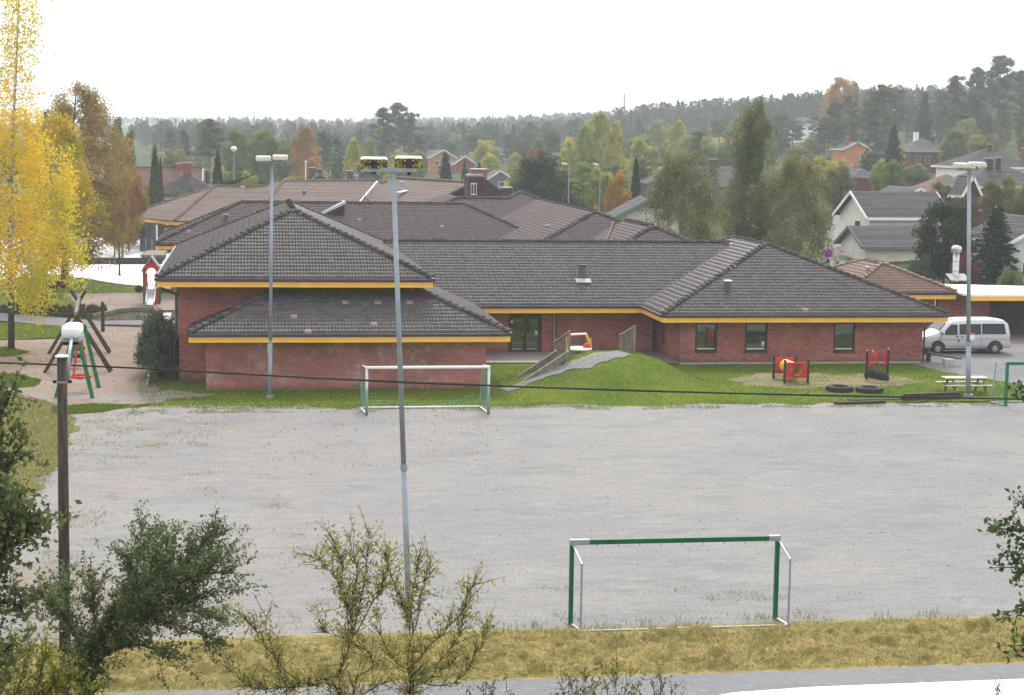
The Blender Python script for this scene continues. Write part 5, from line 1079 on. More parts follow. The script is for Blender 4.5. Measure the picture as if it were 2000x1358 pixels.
# ================================================================ mound timberwork
def railing(label, a, b_, h=1.25):
    a, b_ = Vector(a), Vector(b_); r_ = thing('timber_railing', label, 'railing', a); d = b_ - a; n_ = 6
    for p_ in (a, b_): MB().box(p_.x - .06, p_.y - .06, p_.z - .3, p_.x + .06, p_.y + .06, p_.z + h + .08).build('post', GREYWOOD, r_)
    for k in range(n_): p_ = a + d * ((k + .7) / (n_ + .4)); e_ = d.normalized() * .15; q = p_ + e_; MB().beam(p_ + Vector((0, 0, .12 + h * .42)), q + Vector((0, 0, .12 + h * .42)), .03, h * .84).build('board', GREYWOOD, r_)
    MB().beam(a + Vector((0, 0, h)), b_ + Vector((0, 0, h)), .16, .05).build('top_rail', PALEWOOD, r_)
def mz(px, py, y): x = xat(px, y, py); return Vector((x, y, max(0, mound(x, y))))
railing('grey boarded railing at the left of the mound top', mz(1086, 700, 82.6), mz(1111, 700, 79.9)); railing('grey boarded railing at the right of the mound top', mz(1212, 690, 82.4), mz(1238, 700, 79.6))
rp = thing('timber_chute', 'pair of sloping timber boards running down the left side of the mound', 'ramp', G(1000, 757))
for k, (a, b_, c, d, y) in enumerate(((996, 752, 1087, 691, 80.4), (1012, 757, 1110, 692, 78.9))):
    A, B = PY(a, b_, y), PY(c, d, y); MB().beam(A, B, .08, .34).build('side_board', GREYWOOD, rp); MB().beam(A + Vector((0, 0, .17)), B + Vector((0, 0, .17)), .13, .04).build('top_board', PALEWOOD, rp)
    for s_ in range(4): q = A.lerp(B, .12 + s_ * .26); MB().box(q.x - .05, q.y + .045, max(0, mound(q.x, q.y)) - .2, q.x + .05, q.y + .13, q.z + .1).build('peg', DARKWOOD, rp)
A, B = PY(1004, 756, 79.7), PY(1097, 696, 79.7); MB().beam(A - Vector((0, 0, .1)), B - Vector((0, 0, .1)), 1.3, .05, (0, 0, 1)).build('floor_board', DARKWOOD, rp)
yf = 84.0; fy_ = thing('play_roundabout', 'yellow framed play roundabout with white disc behind the mound', 'play equipment', (xat(1130, yf, 680), yf, 0))
def yp(a, b_, y=yf): return PY(a, b_, y)
MB().tube([yp(1107, 697), yp(1107, 653)], .06, 8).build('post', PLASY, fy_); MB().tube([yp(1150, 690), yp(1150, 668), yp(1148, 660), yp(1144, 652)], .06, 8).build('post', PLASY, fy_, True); MB().tube([yp(1154, 690), yp(1153.5, 661)], .04, 8).build('post', PLASY, fy_)
MB().tube([yp(1107, 654), yp(1145, 652)], .05, 8).build('top_bar', WHITE, fy_); c = yp(1131, 683); MB().lathe([(0, 0), (.62, 0), (.65, .05), (.62, .1), (0, .1)], c, 24).build('disc', WHITE, fy_); MB().tube([c, (c.x, c.y, 0)], .1, 10).build('pivot', BLACK, fy_)
MB().lathe([(0, 0), (.22, 0), (.20, .15), (.1, .26), (0, .28)], yp(1146, 681), 12).build('seat', RED, fy_, True)
# ================================================================ playground at the left
sw = thing('nest_swing', 'green A-frame swing with round red net seat in the left playground', 'swing', G(145, 776))
fl_, fr_ = G(108, 777), G(181, 779); ap = PY(147, 650, fl_.y); dy = 3.2
for yo in (0, dy):
    for f_ in (fl_, fr_): MB().beam((f_.x, f_.y + yo, 0), (ap.x + (.08 if f_.x > ap.x else -.08), ap.y + yo, ap.z), .13, .13).build('leg', GREEN, sw)
MB().tube([(ap.x, ap.y - .15, ap.z), (ap.x, ap.y + dy + .15, ap.z)], .07, 10).build('beam', GREEN, sw)
scn = Vector((ap.x + .05, ap.y + 1.6, .72)); ring_ = [(scn.x + .45 * math.cos(2*PI*i/24), scn.y + .45 * math.sin(2*PI*i/24), scn.z) for i in range(25)]
MB().tube(ring_, .055, 8).build('seat_ring', RED, sw); mb = MB()
for i in range(-4, 5):
    w_ = math.sqrt(max(0, .45**2 - (i * .1)**2)); sg_ = -.10
    for f_ in (0, 1): a, b_ = ((scn.x + i*.1, scn.y - w_, scn.z), (scn.x + i*.1, scn.y + w_, scn.z)) if f_ else ((scn.x - w_, scn.y + i*.1, scn.z), (scn.x + w_, scn.y + i*.1, scn.z)); mid = ((a[0]+b_[0])/2, (a[1]+b_[1])/2, scn.z + sg_); mb.tube([a, mid, b_], .02, 4)
mb.build('seat_net', RED, sw)
for i in (3, 9, 15, 21): MB().tube([ring_[i], (ap.x, ap.y + (1.2 if ring_[i][1] < scn.y else 2.0), ap.z - .05)], .025, 5).build('rope', RED, sw)
ws_ = thing('timber_swing', 'tall brown timber swing frame with crossed poles in the left playground', 'swing', G(160, 705))
n1_, f1_ = Vector((xat(150, 85.2, 640), 85.2, 0)), Vector((xat(153, 92.5, 600), 92.5, 0)); zt = 2.75
for c, wv in ((n1_, 1.55), (f1_, 1.55)):
    for yo in (-.14, .55):
        MB().tube([(c.x - wv, c.y + yo, 0), (c.x + .38, c.y + yo * .3, zt + .55)], .075, 8).build('leg', LOGWOOD, ws_); MB().tube([(c.x + wv, c.y + yo + .12, 0), (c.x - .38, c.y + yo * .3 + .15, zt + .55)], .075, 8).build('leg', LOGWOOD, ws_)
MB().tube([(n1_.x, n1_.y - .5, zt + .14), (f1_.x, f1_.y + .5, zt + .14)], .10, 10).build('beam', GREYWOOD, ws_)
for k, f_ in enumerate((.22, .62)):
    c = n1_.lerp(f1_, f_); tz = .62
    ty_ = tyre(('near' if k == 0 else 'far') + ' black tyre seat hanging in the brown timber swing', (c.x, c.y, tz), .32, .10, True)
    for s_ in (-1, 1): MB().tube([(c.x + s_ * .28, c.y, tz + .05), (c.x + s_ * .05, c.y, zt + .05)], .012, 5).build('chain', GALV, ty_)
for (a, b_, c_, lab, r_) in ((201, 648, 592, 'single upright brown timber post right of the timber swing', .11),):
    p = G(a, b_); po = thing('timber_post', lab, 'post', p); MB().tube([p, (p.x, p.y, zat(a, c_, p.y))], [r_, r_ * .9], 10).build('shaft', LOGWOOD, po); MB().lathe([(0, 0), (.1, 0), (.06, .08), (0, .09)], (p.x, p.y, zat(a, c_, p.y)), 8).build('top', LOGWOOD, po)
# slide tower
p0 = G(281, 594); hy = p0.y; k_ = lambda a, b_: PY(a, b_, hy)
st_ = thing('slide_tower', 'red play tower with pointed roof and steel slide left of the school', 'slide', (p0.x + .5, hy, 0))
xl, xr = xat(281, hy, 560), xat(311, hy, 560); zt, za, zp = zat(295, 530, hy), zat(295, 503, hy), zat(295, 560, hy)
for x in (xl, xr):
    for yo in (0, 1.2): MB().box(x - .06, hy + yo - .06, 0, x + .06, hy + yo + .06, zt + .3).build('post', GREEN, st_)
    MB().box(x - .02, hy + .06, zp, x + .02, hy + 1.14, zp + .85).build('side_panel', RED, st_)
xm = (xl + xr) / 2; arc = [(xm + .33 * math.cos(PI * i / 10), zt - .1 + .33 * math.sin(PI * i / 10)) for i in range(11)]
MB().prism_y([(xl - .12, zt), (xl + .12, zt - .1)] + [(arc[10 - i][0], arc[10 - i][1]) for i in range(11)] + [(xr - .12, zt - .1), (xr + .12, zt), (xm, za)], hy - .05, hy - .0).build('gable', RED, st_)
for s_, x in ((-1, xl - .18), (1, xr + .18)): MB().beam((x, hy + .6, zt - .02), (xm, hy + .6, za + .04), 1.5, .05, (0, 0, 1)).build('roof_board', GALV, st_)
MB().prism_y([(xm - .14, za - .38), (xm + .14, za - .38), (xm, za - .22)], hy - .07, hy - .053).build('gable_vent', DARKWOOD, st_)
MB().box(xl, hy, zp - .06, xr, hy + 1.2, zp + .0).build('platform', PLASY, st_); MB().box(xl + .06, hy - .04, 0, xl + .34, hy - .0, zp - .1).build('base_panel', RED, st_); MB().box(xr - .3, hy - .04, 0, xr - .06, hy - .0, zp - .1).build('base_panel', RED, st_)
for x in (xl + .06, xr - .24): MB().box(x, hy - .03, zp, x + .18, hy, zp + .9).build('front_panel', RED, st_)
sx1 = xm + .02
for s_ in (-.27, .27): MB().tube([(sx1 + s_, hy, zp + .25), (sx1 + s_, hy - .5, zp + .05), (sx1 + s_, hy - 2.3, .45), (sx1 + s_, hy - 2.9, .36)], .05, 8).build('slide_rail', STEEL, st_)
mb = MB(); pr = [(0, zp + .02), (-.5, zp - .1), (-2.3, .32), (-2.9, .24)]
for i in range(3): (a, za_), (b_, zb_) = pr[i], pr[i+1]; mb.quad((sx1 - .26, hy + a, za_), (sx1 - .26, hy + b_, zb_), (sx1 + .26, hy + b_, zb_), (sx1 + .26, hy + a, za_))
mb.build('slide_bed', STEEL, st_)
for s_ in (-.25, .25): MB().tube([(sx1 + s_, hy - 2.8, 0), (sx1 + s_, hy - 2.8, .3)], .03, 6).build('slide_foot', GALV, st_)
tyre('small tyre leaning beside the slide tower', (xl - .35, hy + .2, 1.0), .24, .08, False, 1.2)
# curved low wall, kerb, stake
cw = thing('curved_wall', 'low curved timber wall of upright boards at the sandpit', 'wall', G(115, 578))
for i in range(16):
    u = i / 15; a = PI * .62 * u + PI * .55; c = G(122, 570); x_, y_ = c.x + 1.3 * math.cos(a), c.y + 2.8 * math.sin(a); MB().tube([(x_, y_, 0), (x_, y_, .62)], .13, 7).build('stake', DARKWOOD, cw)
kb = thing('timber_kerb', 'dark timber kerb below the low shrubs along the footpath', 'kerb', G(100, 615))
kp = [(-60, 604), (0, 610), (60, 615), (120, 619), (180, 621), (205, 617), (225, 611), (255, 608), (300, 607)]
for i in range(len(kp) - 1): a, b_ = G(*kp[i]), G(*kp[i+1]); MB().beam(a + Vector((0, 0, .12)), b_ + Vector((0, 0, .12)), .18, .24).build('kerb_beam', DARKWOOD if i < 4 else GREYWOOD, kb)
kb2 = thing('timber_kerb', 'dark timber kerb between the puddle and the playground sand', 'kerb', G(250, 636))
for a, b_ in (((200, 637), (240, 638)), ((241, 638), (280, 639)), ((281, 639), (318, 640))): p, q = G(*a), G(*b_); MB().beam(p + Vector((0, 0, .05)), q + Vector((0, 0, .05)), .15, .12).build('kerb_beam', DARKWOOD, kb2)
p = G(289, 757); sk = thing('edge_plank', 'pale short edging plank beside the big grey green shrub', 'plank', p); MB().beam(p + Vector((0, 0, .2)), G(291, 742) + Vector((0, 0, .2)), .08, .4).build('board', PALEWOOD, sk); MB().box(p.x - .03, p.y, 0, p.x + .03, p.y + .06, .5).build('peg', DARKWOOD, sk)
# ================================================================ street lamps, flagpole, mast far off
def slamp(label, px, ytop, D, arm=-.8, ball=False, zb=None):
    x = xat(px, D, 350); z = terr(x, D) if zb is None else zb; zt = zat(px, ytop, D); l = thing('street_lamp', label, 'street lamp', (x, D, z), 'street lamps beyond the school')
    MB().tube([(x, D, z), (x, D, zt - .15)], [.08, .05], 8).build('post', GALV, l)
    if ball: MB().lathe([(0, -.25), (.2, -.2), (.36, 0), (.34, .15), (.2, .3), (0, .34)], (x, D, zt), 14).build('globe', WHITE, l, True)
    else: MB().tube([(x, D, zt - .18), (x + arm * .4, D, zt)], .035, 6).build('arm', GALV, l); MB().prism_y([(x + arm, zt + .0), (x + arm * .4, zt - .1), (x + arm * .2, zt + .06), (x + arm, zt + .2)], D - .15, D + .15).build('lamp_head', WHITE, l, bevel=.05)
slamp('grey street lamp with white globe behind the pavilion', 457, 292, 190, ball=True); slamp('left of two street lamps before the yellow green birches', 1111, 321, 185); slamp('right of two street lamps before the yellow green birches', 1172, 322, 190); slamp('slim grey lamp post in front of the dark red garage', 1664, 323, 205, -.2)
x = xat(597, 225, 340); fp = thing('flagpole', 'white flagpole above the pavilion ridge', 'flagpole', (x, 225, terr(x, 225))); MB().tube([(x, 225, 0), (x, 225, zat(597, 317, 225))], [.1, .07], 8).build('pole', WHITE, fp); MB().lathe([(0, 0), (.12, .05), (.12, .15), (0, .22)], (x, 225, zat(597, 317, 225)), 8).build('finial', WHITE, fp)
x = xat(1219, 900, 220); rm = thing('radio_mast', 'thin hazy radio mast on the far skyline', 'mast', (x, 900, terr(x, 900))); MB().tube([(x, 900, 0), (x, 900, zat(1219, 182, 900))], [.9, .35], 5).build('lattice', GALV, rm); MB().box(x - .8, 899, zat(1219, 194, 900), x + .8, 900.6, zat(1219, 191, 900)).build('antenna', WHITE, rm)
# low garage on the bank, only its pale roof shows
gx_, gy_ = xat(1375, 28.6, 1340), 28.6; gz = zat(1700, 1338, 28.6)
gg = thing('low_garage', 'low garage with pale flat roof at the bottom right corner', 'garage', (gx_ + 4, gy_ - 2, terr(gx_, gy_)))
MB().box(gx_ + .15, gy_ - 4.8, 0, gx_ + 8.8, gy_ - .2, gz - .12).build('wall', PALE, gg); MB().prism([(gx_, gy_ - .35), (gx_ + .5, gy_ - .15), (gx_ + 2, gy_), (gx_ + 9, gy_ + .1), (gx_ + 9, gy_ - 5), (gx_, gy_ - 5)][::-1], gz - .12, gz).build('roof', WHITE, gg)
# ================================================================ vegetation
def leafmesh(name, C, size, mat, tone, aspect=.6, droop=0.0, flat=0.0, fold=.25):
    """pointed leaf faces (two folded triangles) at centres C"""
    n = len(C); d = rng.normal(0, 1, (n, 3)); d[:, 2] = d[:, 2] * (1 - flat) - droop; d /= np.linalg.norm(d, axis=1, keepdims=True) + 1e-9
    s = np.cross(d, rng.normal(0, 1, (n, 3)) + np.array([0, 0, 2.0 * flat])); s /= np.linalg.norm(s, axis=1, keepdims=True) + 1e-9; nn = np.cross(d, s)
    L = (np.broadcast_to(size, (n,)) * rng.uniform(.7, 1.3, n))[:, None]; w = L * aspect / 2
    V = np.stack([C - d * L * .5, C + s * w + nn * w * fold, C + d * L * .5, C - s * w + nn * w * fold], 1).reshape(-1, 3)
    b_ = np.arange(n)[:, None] * 4; Fc = np.concatenate([b_ + np.array([[0, 1, 2]]), b_ + np.array([[0, 2, 3]])], 0)
    return mesh_data(name, V, Fc, mat, False, {'tone': np.repeat(tone, 4)})
def clumps(cs, rad, per, sq=.6):
    cs = np.asarray(cs, float); k = len(cs); rad = np.broadcast_to(rad, (k,))
    g_ = rng.normal(0, 1, (k, per, 3)); g_ /= np.linalg.norm(g_, axis=2, keepdims=True); g_ *= rng.uniform(0, 1, (k, per, 1)) ** .5
    g_[:, :, 2] *= sq; P = cs[:, None, :] + g_ * rad[:, None, None]
    return P.reshape(-1, 3), np.repeat(rng.uniform(0, 1, k), per)
def wob(n, h, amp, lean=(0, 0)):
    ph = rng.uniform(0, 6, 2); return [(amp * math.sin(i / n * 5 + ph[0]) * i / n + lean[0] * i / n, amp * math.cos(i / n * 4 + ph[1]) * i / n + lean[1] * i / n, h * i / n) for i in range(n + 1)]
def at_trunk(tp, f): i = min(len(tp) - 2, int(f * (len(tp) - 1))); u = f * (len(tp) - 1) - i; return Vector(tp[i]).lerp(Vector(tp[i + 1]), u)
def tree_root(name): o = bpy.data.objects.new(name, None); COL.objects.link(o); o['_loc'] = 1; return o
def finish(name, mb, leaf, bark):
    r = tree_root(name); mb.build('trunk', bark, r, True); link('crown', leaf, r); return r
def birch(h=14., R=3., base=.2, top=2.0,  weep=1.5, nl=14000, ls=.16, limbs=46, name='birch_tree', bark=None, prof=None, trunk_r=None, lean=(0, 0), gap=.35):
    mb = MB(); tp = wob(12, h, .25, lean); tr = trunk_r or h * .011; mb.tube(tp, [tr * (1 - .93 * i / 12) for i in range(13)], 8); cs = []; wt = []; tz = []
    prof = prof or (lambda f: math.sin(PI * min(1, (f - base) / (1 - base) * .86 + .14)) ** .7)
    for k in range(limbs):
        f = base + (1 - base) * ((k + rng.uniform(0, 1)) / limbs) ** .9 * .985; a = k * 2.4 + rng.uniform(-.5, .5); L = R * prof(f) * rng.uniform(.65, 1.15); s0 = at_trunk(tp, f); pts = []
        for i in range(6):
            u = i / 5; pts.append(s0 + Vector((math.cos(a) * L * u, math.sin(a) * L * u, L * (.85 * u - .75 * u * u * (1 + weep * .18)))))
        mb.tube(pts, [max(.012, tr * .32 * (1 - .85 * i / 5) * (1.1 - f)) for i in range(6)], 5, False); tone = rng.uniform(0, 1)
        for q in range(int(5 + L * 3.2)):
            u = rng.uniform(.25, 1) ** .8; i = min(4, int(u * 5)); p = pts[i].lerp(pts[i + 1], u * 5 - i) + Vector(rng.normal(0, .16 * (1 + L * .2), 3)); dl = weep * rng.uniform(.3, 1.1) * (.4 + .6 * u)
            m_ = int(6 + dl * 7)
            for j in range(m_): cs.append(p + Vector((rng.normal(0, .07), rng.normal(0, .07), -dl * j / m_))); tz.append(min(1, max(0, tone * .7 + .15 + rng.normal(0, .16))))
    cs = np.array(cs); tz = np.array(tz); k = rng.uniform(0, 1, len(cs)) < np.clip((top - cs[:, 2] / h) * 6, .22, 1); cs, tz = cs[k], tz[k]
    if gap > 0:
        k = np.array([mnoise.noise(Vector(c) * (1.6 / max(1, R * .5))) for c in cs]) > -gap; cs, tz = cs[k], tz[k]
    rep = int(math.ceil(nl / len(cs))); P = np.repeat(cs, rep, 0)[:]; P = P + rng.normal(0, .10 + .012 * h * .5, P.shape); T = np.repeat(tz, rep)
    sel = rng.permutation(len(P))[:nl]
    return finish(name, mb, leafmesh('crown', P[sel], ls, LEAF, T[sel], .7, .5), bark or BIRCH)
def pine(h=16., R=3.2, base=.42, nl=9000, ls=.34, name='pine_tree', lean=(0, 0), dense=1.0):
    mb = MB(); tp = wob(10, h, .35, lean); mb.tube(tp, [h * .013 * (1 - .85 * i / 10) for i in range(11)], 8); cs = []; rr = []; nlm = 26
    for k in range(nlm):
        f = base + (.99 - base) * (k / nlm); a = k * 2.4 + rng.uniform(-.4, .4); e = (f - base) / (1 - base); L = R * (1.0 - .75 * e ** 1.6) * (.6 + .4 * min(1, e * 4)) * rng.uniform(.6, 1.15); s0 = at_trunk(tp, f)
        end = s0 + Vector((math.cos(a) * L, math.sin(a) * L, L * rng.uniform(.02, .35))); mid = s0.lerp(end, .55) + Vector((0, 0, -.1 * L)); mb.tube([s0, mid, end], [h * .004, h * .003, .02], 5, False)
        for u, r_ in ((1, .9), (.72, .8), (.45, .6)):
            if rng.uniform() < .9 * dense: cs.append(s0.lerp(end, u) + Vector((rng.normal(0, .3), rng.normal(0, .3), .15))); rr.append(r_ * R / 3.2 * rng.uniform(.75, 1.3))
    cs.append(Vector(tp[-1])); rr.append(.6 * R / 3.2)
    P, T = clumps(cs, np.array(rr) * 1.05, max(20, int(nl / len(cs))), .62); T = np.clip(T * .6 + .2 - (P[:, 2] - P[:, 2].mean()) * .02 + rng.normal(0, .14, len(T)), 0, 1)
    return finish(name, mb, leafmesh('crown', P, ls, NEEDLE, T, .38, -.1), PINEBARK)
def spruce(h=12., R=2.6, base=.04, nl=9000, ls=.32, name='spruce_tree', full=1.0):
    mb = MB(); tp = wob(8, h, .05); mb.tube(tp, [h * .014 * (1 - .93 * i / 8) for i in range(9)], 8); cs = []; tz = []; n = int(h * 9)
    for k in range(n):
        f = base + (1 - base) * (k / n); a = k * 2.39996 + rng.uniform(-.3, .3); L = R * (1 - f) ** .85 * rng.uniform(.7, 1.12) * full + .12; s0 = at_trunk(tp, f); drop = .28 * L * rng.uniform(.6, 1.4); tn = rng.uniform(0, 1)
        for j in range(int(4 + L * 9)):
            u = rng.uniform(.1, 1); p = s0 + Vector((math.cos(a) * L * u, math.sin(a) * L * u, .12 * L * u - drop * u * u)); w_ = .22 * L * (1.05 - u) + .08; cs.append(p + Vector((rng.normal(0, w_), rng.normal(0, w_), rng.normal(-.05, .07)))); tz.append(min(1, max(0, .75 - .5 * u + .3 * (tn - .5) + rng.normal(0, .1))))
        if L > .8: mb.tube([s0, s0 + Vector((math.cos(a) * L * .8, math.sin(a) * L * .8, -.1 * L))], [.03, .01], 4, False)
    cs = np.array(cs); tz = np.array(tz); rep = max(1, int(math.ceil(nl / len(cs)))); P = np.repeat(cs, rep, 0) + rng.normal(0, .07, (len(cs) * rep, 3)); T = np.repeat(tz, rep); sel = rng.permutation(len(P))[:nl]
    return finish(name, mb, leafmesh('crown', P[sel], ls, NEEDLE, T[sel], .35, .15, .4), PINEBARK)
def round_tree(h=9., R=3., base=.18, nl=9000, ls=.22, name='leafy_tree', k=70, sq=1.0):
    mb = MB(); tp = wob(8, h * .8, .3); mb.tube(tp, [h * .016 * (1 - .85 * i / 8) for i in range(9)], 8); cs = []; cz = h * (base + (1 - base) / 2); rz = h * (1 - base) / 2
    for i in range(k):
        v = Vector(rng.normal(0, 1, 3)).normalized(); rr = rng.uniform(.35, 1) ** .45 * (1 + .3 * mnoise.noise(v * 1.7 + Vector((h, R, 0)))); p = Vector((v.x * R * rr * .86, v.y * R * rr * .86, cz + v.z * rz * rr * .86)); cs.append(p)
        if i % 3 == 0: s0 = at_trunk(tp, min(.95, max(.15, (p.z / h) * .7))); mb.tube([s0, s0.lerp(p, .6) + Vector((0, 0, .15)), p], [h * .005, h * .003, .012], 4, False)
    P, T = clumps(cs, R * .30 * rng.uniform(.7, 1.3, len(cs)), int(nl / k), .85); T = np.clip(T * .75 + .12 + rng.normal(0, .12, len(T)), 0, 1)
    return finish(name, mb, leafmesh('crown', P, ls, LEAF, T, .7, .2), BARK)
def thuja(h=5., R=.8, nl=6000, ls=.16, name='thuja'):
    mb = MB(); mb.tube([(0, 0, 0), (0, 0, h * .9)], [.1, .02], 6); n = nl; f = rng.uniform(0, 1, n) ** .8; a = rng.uniform(0, 2 * PI, n); lump = np.array([mnoise.noise(Vector((math.cos(x) * 1.5, math.sin(x) * 1.5, y * h * .8))) for x, y in zip(a, f)])
    r_ = R * np.minimum(1, (1 - f) ** .6 * 1.15) * (1 + .22 * lump) * rng.uniform(.75, 1.0, n); P = np.stack([np.cos(a) * r_, np.sin(a) * r_, f * h], 1)
    return finish(name, mb, leafmesh('crown', P, ls, NEEDLE, np.clip(.5 - lump * .6 + rng.normal(0, .12, n), 0, 1), .4, -.6), BARK)
def bush(h=1.5, R=1.2, nl=3000, ls=.12, name='bush', k=30, mat=None):
    mb = MB(); cs = []
    for i in range(k):
        a, e = rng.uniform(0, 2 * PI), rng.uniform(.15, 1.0); rr = rng.uniform(.4, 1) ** .5; p = Vector((math.cos(a) * R * rr * math.sqrt(1 - (e * .85) ** 2) * .85, math.sin(a) * R * rr * .85 * math.sqrt(1 - (e * .85) ** 2), h * (.12 + .76 * e * rr))); cs.append(p)
        if i % 2 == 0: mb.tube([(p.x * .1, p.y * .1, 0), (p.x * .5, p.y * .5, p.z * .6), tuple(p)], [.03, .02, .008], 4, False)
    P, T = clumps(cs, .32 * min(R, h), int(nl / k), .8); P[:, 2] = np.abs(P[:, 2]); r = tree_root(name); mb.build('stems', TWIG, r, True); link('foliage', leafmesh('foliage', P, ls, LEAF, np.clip(T * .7 + .15 + rng.normal(0, .12, len(T)), 0, 1), .55, -.1), r); return r
PROTO = {}
def proto(key, fn):
    if key not in PROTO: PROTO[key] = [fn(), 0]
    return PROTO[key]
def place(key, fn, h0, r0_, label, px, topy, D, wpx, col, cat='tree', group=None, z=None, name=None, minh=.5, rot=None):
    """one copy of a kind of tree: standing on the terrain at depth D, as tall as its top row says"""
    P = proto(key, fn); o = P[0] if P[1] == 0 else copy_tree(P[0]); P[1] += 1
    x = xat(px, D, topy); zb = terr(x, D) if z is None else z; h = max(minh, zat(px, topy, D) - zb); w = wpx * D / F / 2
    o.location = (x, D, zb - .05); o.scale = (w / r0_, w / r0_, h / h0); o.rotation_euler.z = rng.uniform(0, 6.28) if rot is None else rot
    for c in o.children:
        if c.name.split('.')[0] in ('crown', 'foliage'): c.color = (*col, 1)
    if name: o.name = name
    tag(o, label, cat, group); return o
KIND = {
 'pine': [('pine%d' % i, (lambda i=i: pine(16, 3.2, (.40, .46, .25)[i], 15000, .36)), 16, 3.6, 'pine_tree') for i in range(3)],
 'birch': [('birch%d' % i, (lambda i=i: birch(14, 3.0, .12, 2.0, (.9, 1.3)[i], 17000, .22, gap=.45)), 14, 3.1, 'birch_tree') for i in range(2)],
 'round': [('round%d' % i, (lambda i=i: round_tree(9, 3, .04, 15000, .25, k=95)), 9, 3.0, 'leafy_tree') for i in range(3)],
 'spruce': [('spruce%d' % i, (lambda i=i: spruce(12, 2.6, .03, 17000, .36)), 12, 2.5, 'spruce_tree') for i in range(2)],
 'thuja': [('thuja0', lambda: thuja(5, .8), 5, .8, 'thuja')],
 'bush': [('bush%d' % i, (lambda i=i: bush(1.5, 1.2, 3600, .13)), 1.45, 1.2, 'bush') for i in range(2)] }
KN = {}
def put(kind, label, px, topy, D, wpx, col, **kw):
    v = KIND[kind]; k = KN.get(kind, 0); KN[kind] = k + 1; key, fn, h0, rr, nm = v[k % len(v)]
    return place(key, fn, h0, rr, label, px, topy, D, wpx, col, cat={'thuja': 'tree', 'bush': 'bush'}.get(kind, 'tree'), **kw)
# colours of the foliage (real leaf colours)
GP, GP2 = (0.086, 0.123, 0.063), (0.118, 0.140, 0.069); GS = (0.063, 0.117, 0.061); GM = (0.147, 0.206, 0.055); GL = (0.259, 0.307, 0.073); YG = (0.414, 0.407, 0.063); YO = (0.468, 0.346, 0.037); ORG = (0.40, 0.235, 0.055); RUST = (0.30, 0.18, 0.05); RD = (0.18, 0.045, 0.04); GGY = (0.166, 0.206, 0.079); OLV = (0.233, 0.237, 0.072)
# --- the three birches by the playground
def hero(fn, label, px, base_py, col, topy, h_model=None):
    p = G(px, base_py); o = fn(max(6, zat(px, topy, p.y))); o.location = (p.x, p.y, -.05)
    for c in o.children:
        if c.name.split('.')[0] == 'crown': c.color = (*col, 1)
    tag(o, label, 'tree', None); return o
def tallprof(f): return (1.0 if f < .46 else max(.30, 1 - (f - .46) * 3.6)) * (.55 + .45 * min(1, (f - .12) * 4))
hero(lambda h: birch(h, 3.8, .17, .70, 2.4, 28000, .15, 84, trunk_r=.19, prof=tallprof, lean=(.5, 0), gap=.36), 'tall golden yellow birch at the left edge of the playground', 22, 683, (.70, .57, .05), -60)
hero(lambda h: birch(h, 3.2, .22, 2.0, 1.8, 20000, .16, 50, trunk_r=.24, lean=(.9, 0), gap=.25), 'yellow green birch with leaning trunk behind the golden birch', 85, 597, (.50, .40, .03), 215)
hero(lambda h: birch(h, 4.9, .14, 2.0, 1.7, 42000, .17, 80, trunk_r=.30, lean=(.9, 0), gap=.22, bark=BARK), 'rust brown birch with broad crown behind the playground', 125, 555, (.33, .235, .075), 160)
# big grey green shrub by the wall
sp = G(312, 738); sb = bush(3.2, 1.75, 16000, .14, 'bush', 90); sb.location = (sp.x, sp.y + .6, 0); sb.scale = (.66, 1.5, 1.02)
for c in sb.children:
    if c.name.startswith('foliage'): c.color = (.10, .135, .075, 1)
tag(sb, 'big dense grey green shrub against the left brick wall', 'bush')
for k, (a, b_) in enumerate(((40, 613), (62, 612), (86, 614), (110, 616), (132, 618), (160, 619), (180, 618), (196, 614), (10, 609))):
    p = G(a, b_); put('bush', ('low grey green shrub above the timber kerb, %s from the right' % ['eighth', 'seventh', 'sixth', 'fifth', 'fourth', 'third', 'second', 'first'][k]) if k < 8 else 'low grey green shrub above the timber kerb, by the golden birch trunk', a, 590 + (k % 3) * 2, p.y + .6, 30, (.085, .11, .06), z=0, group='low shrubs along the kerb')
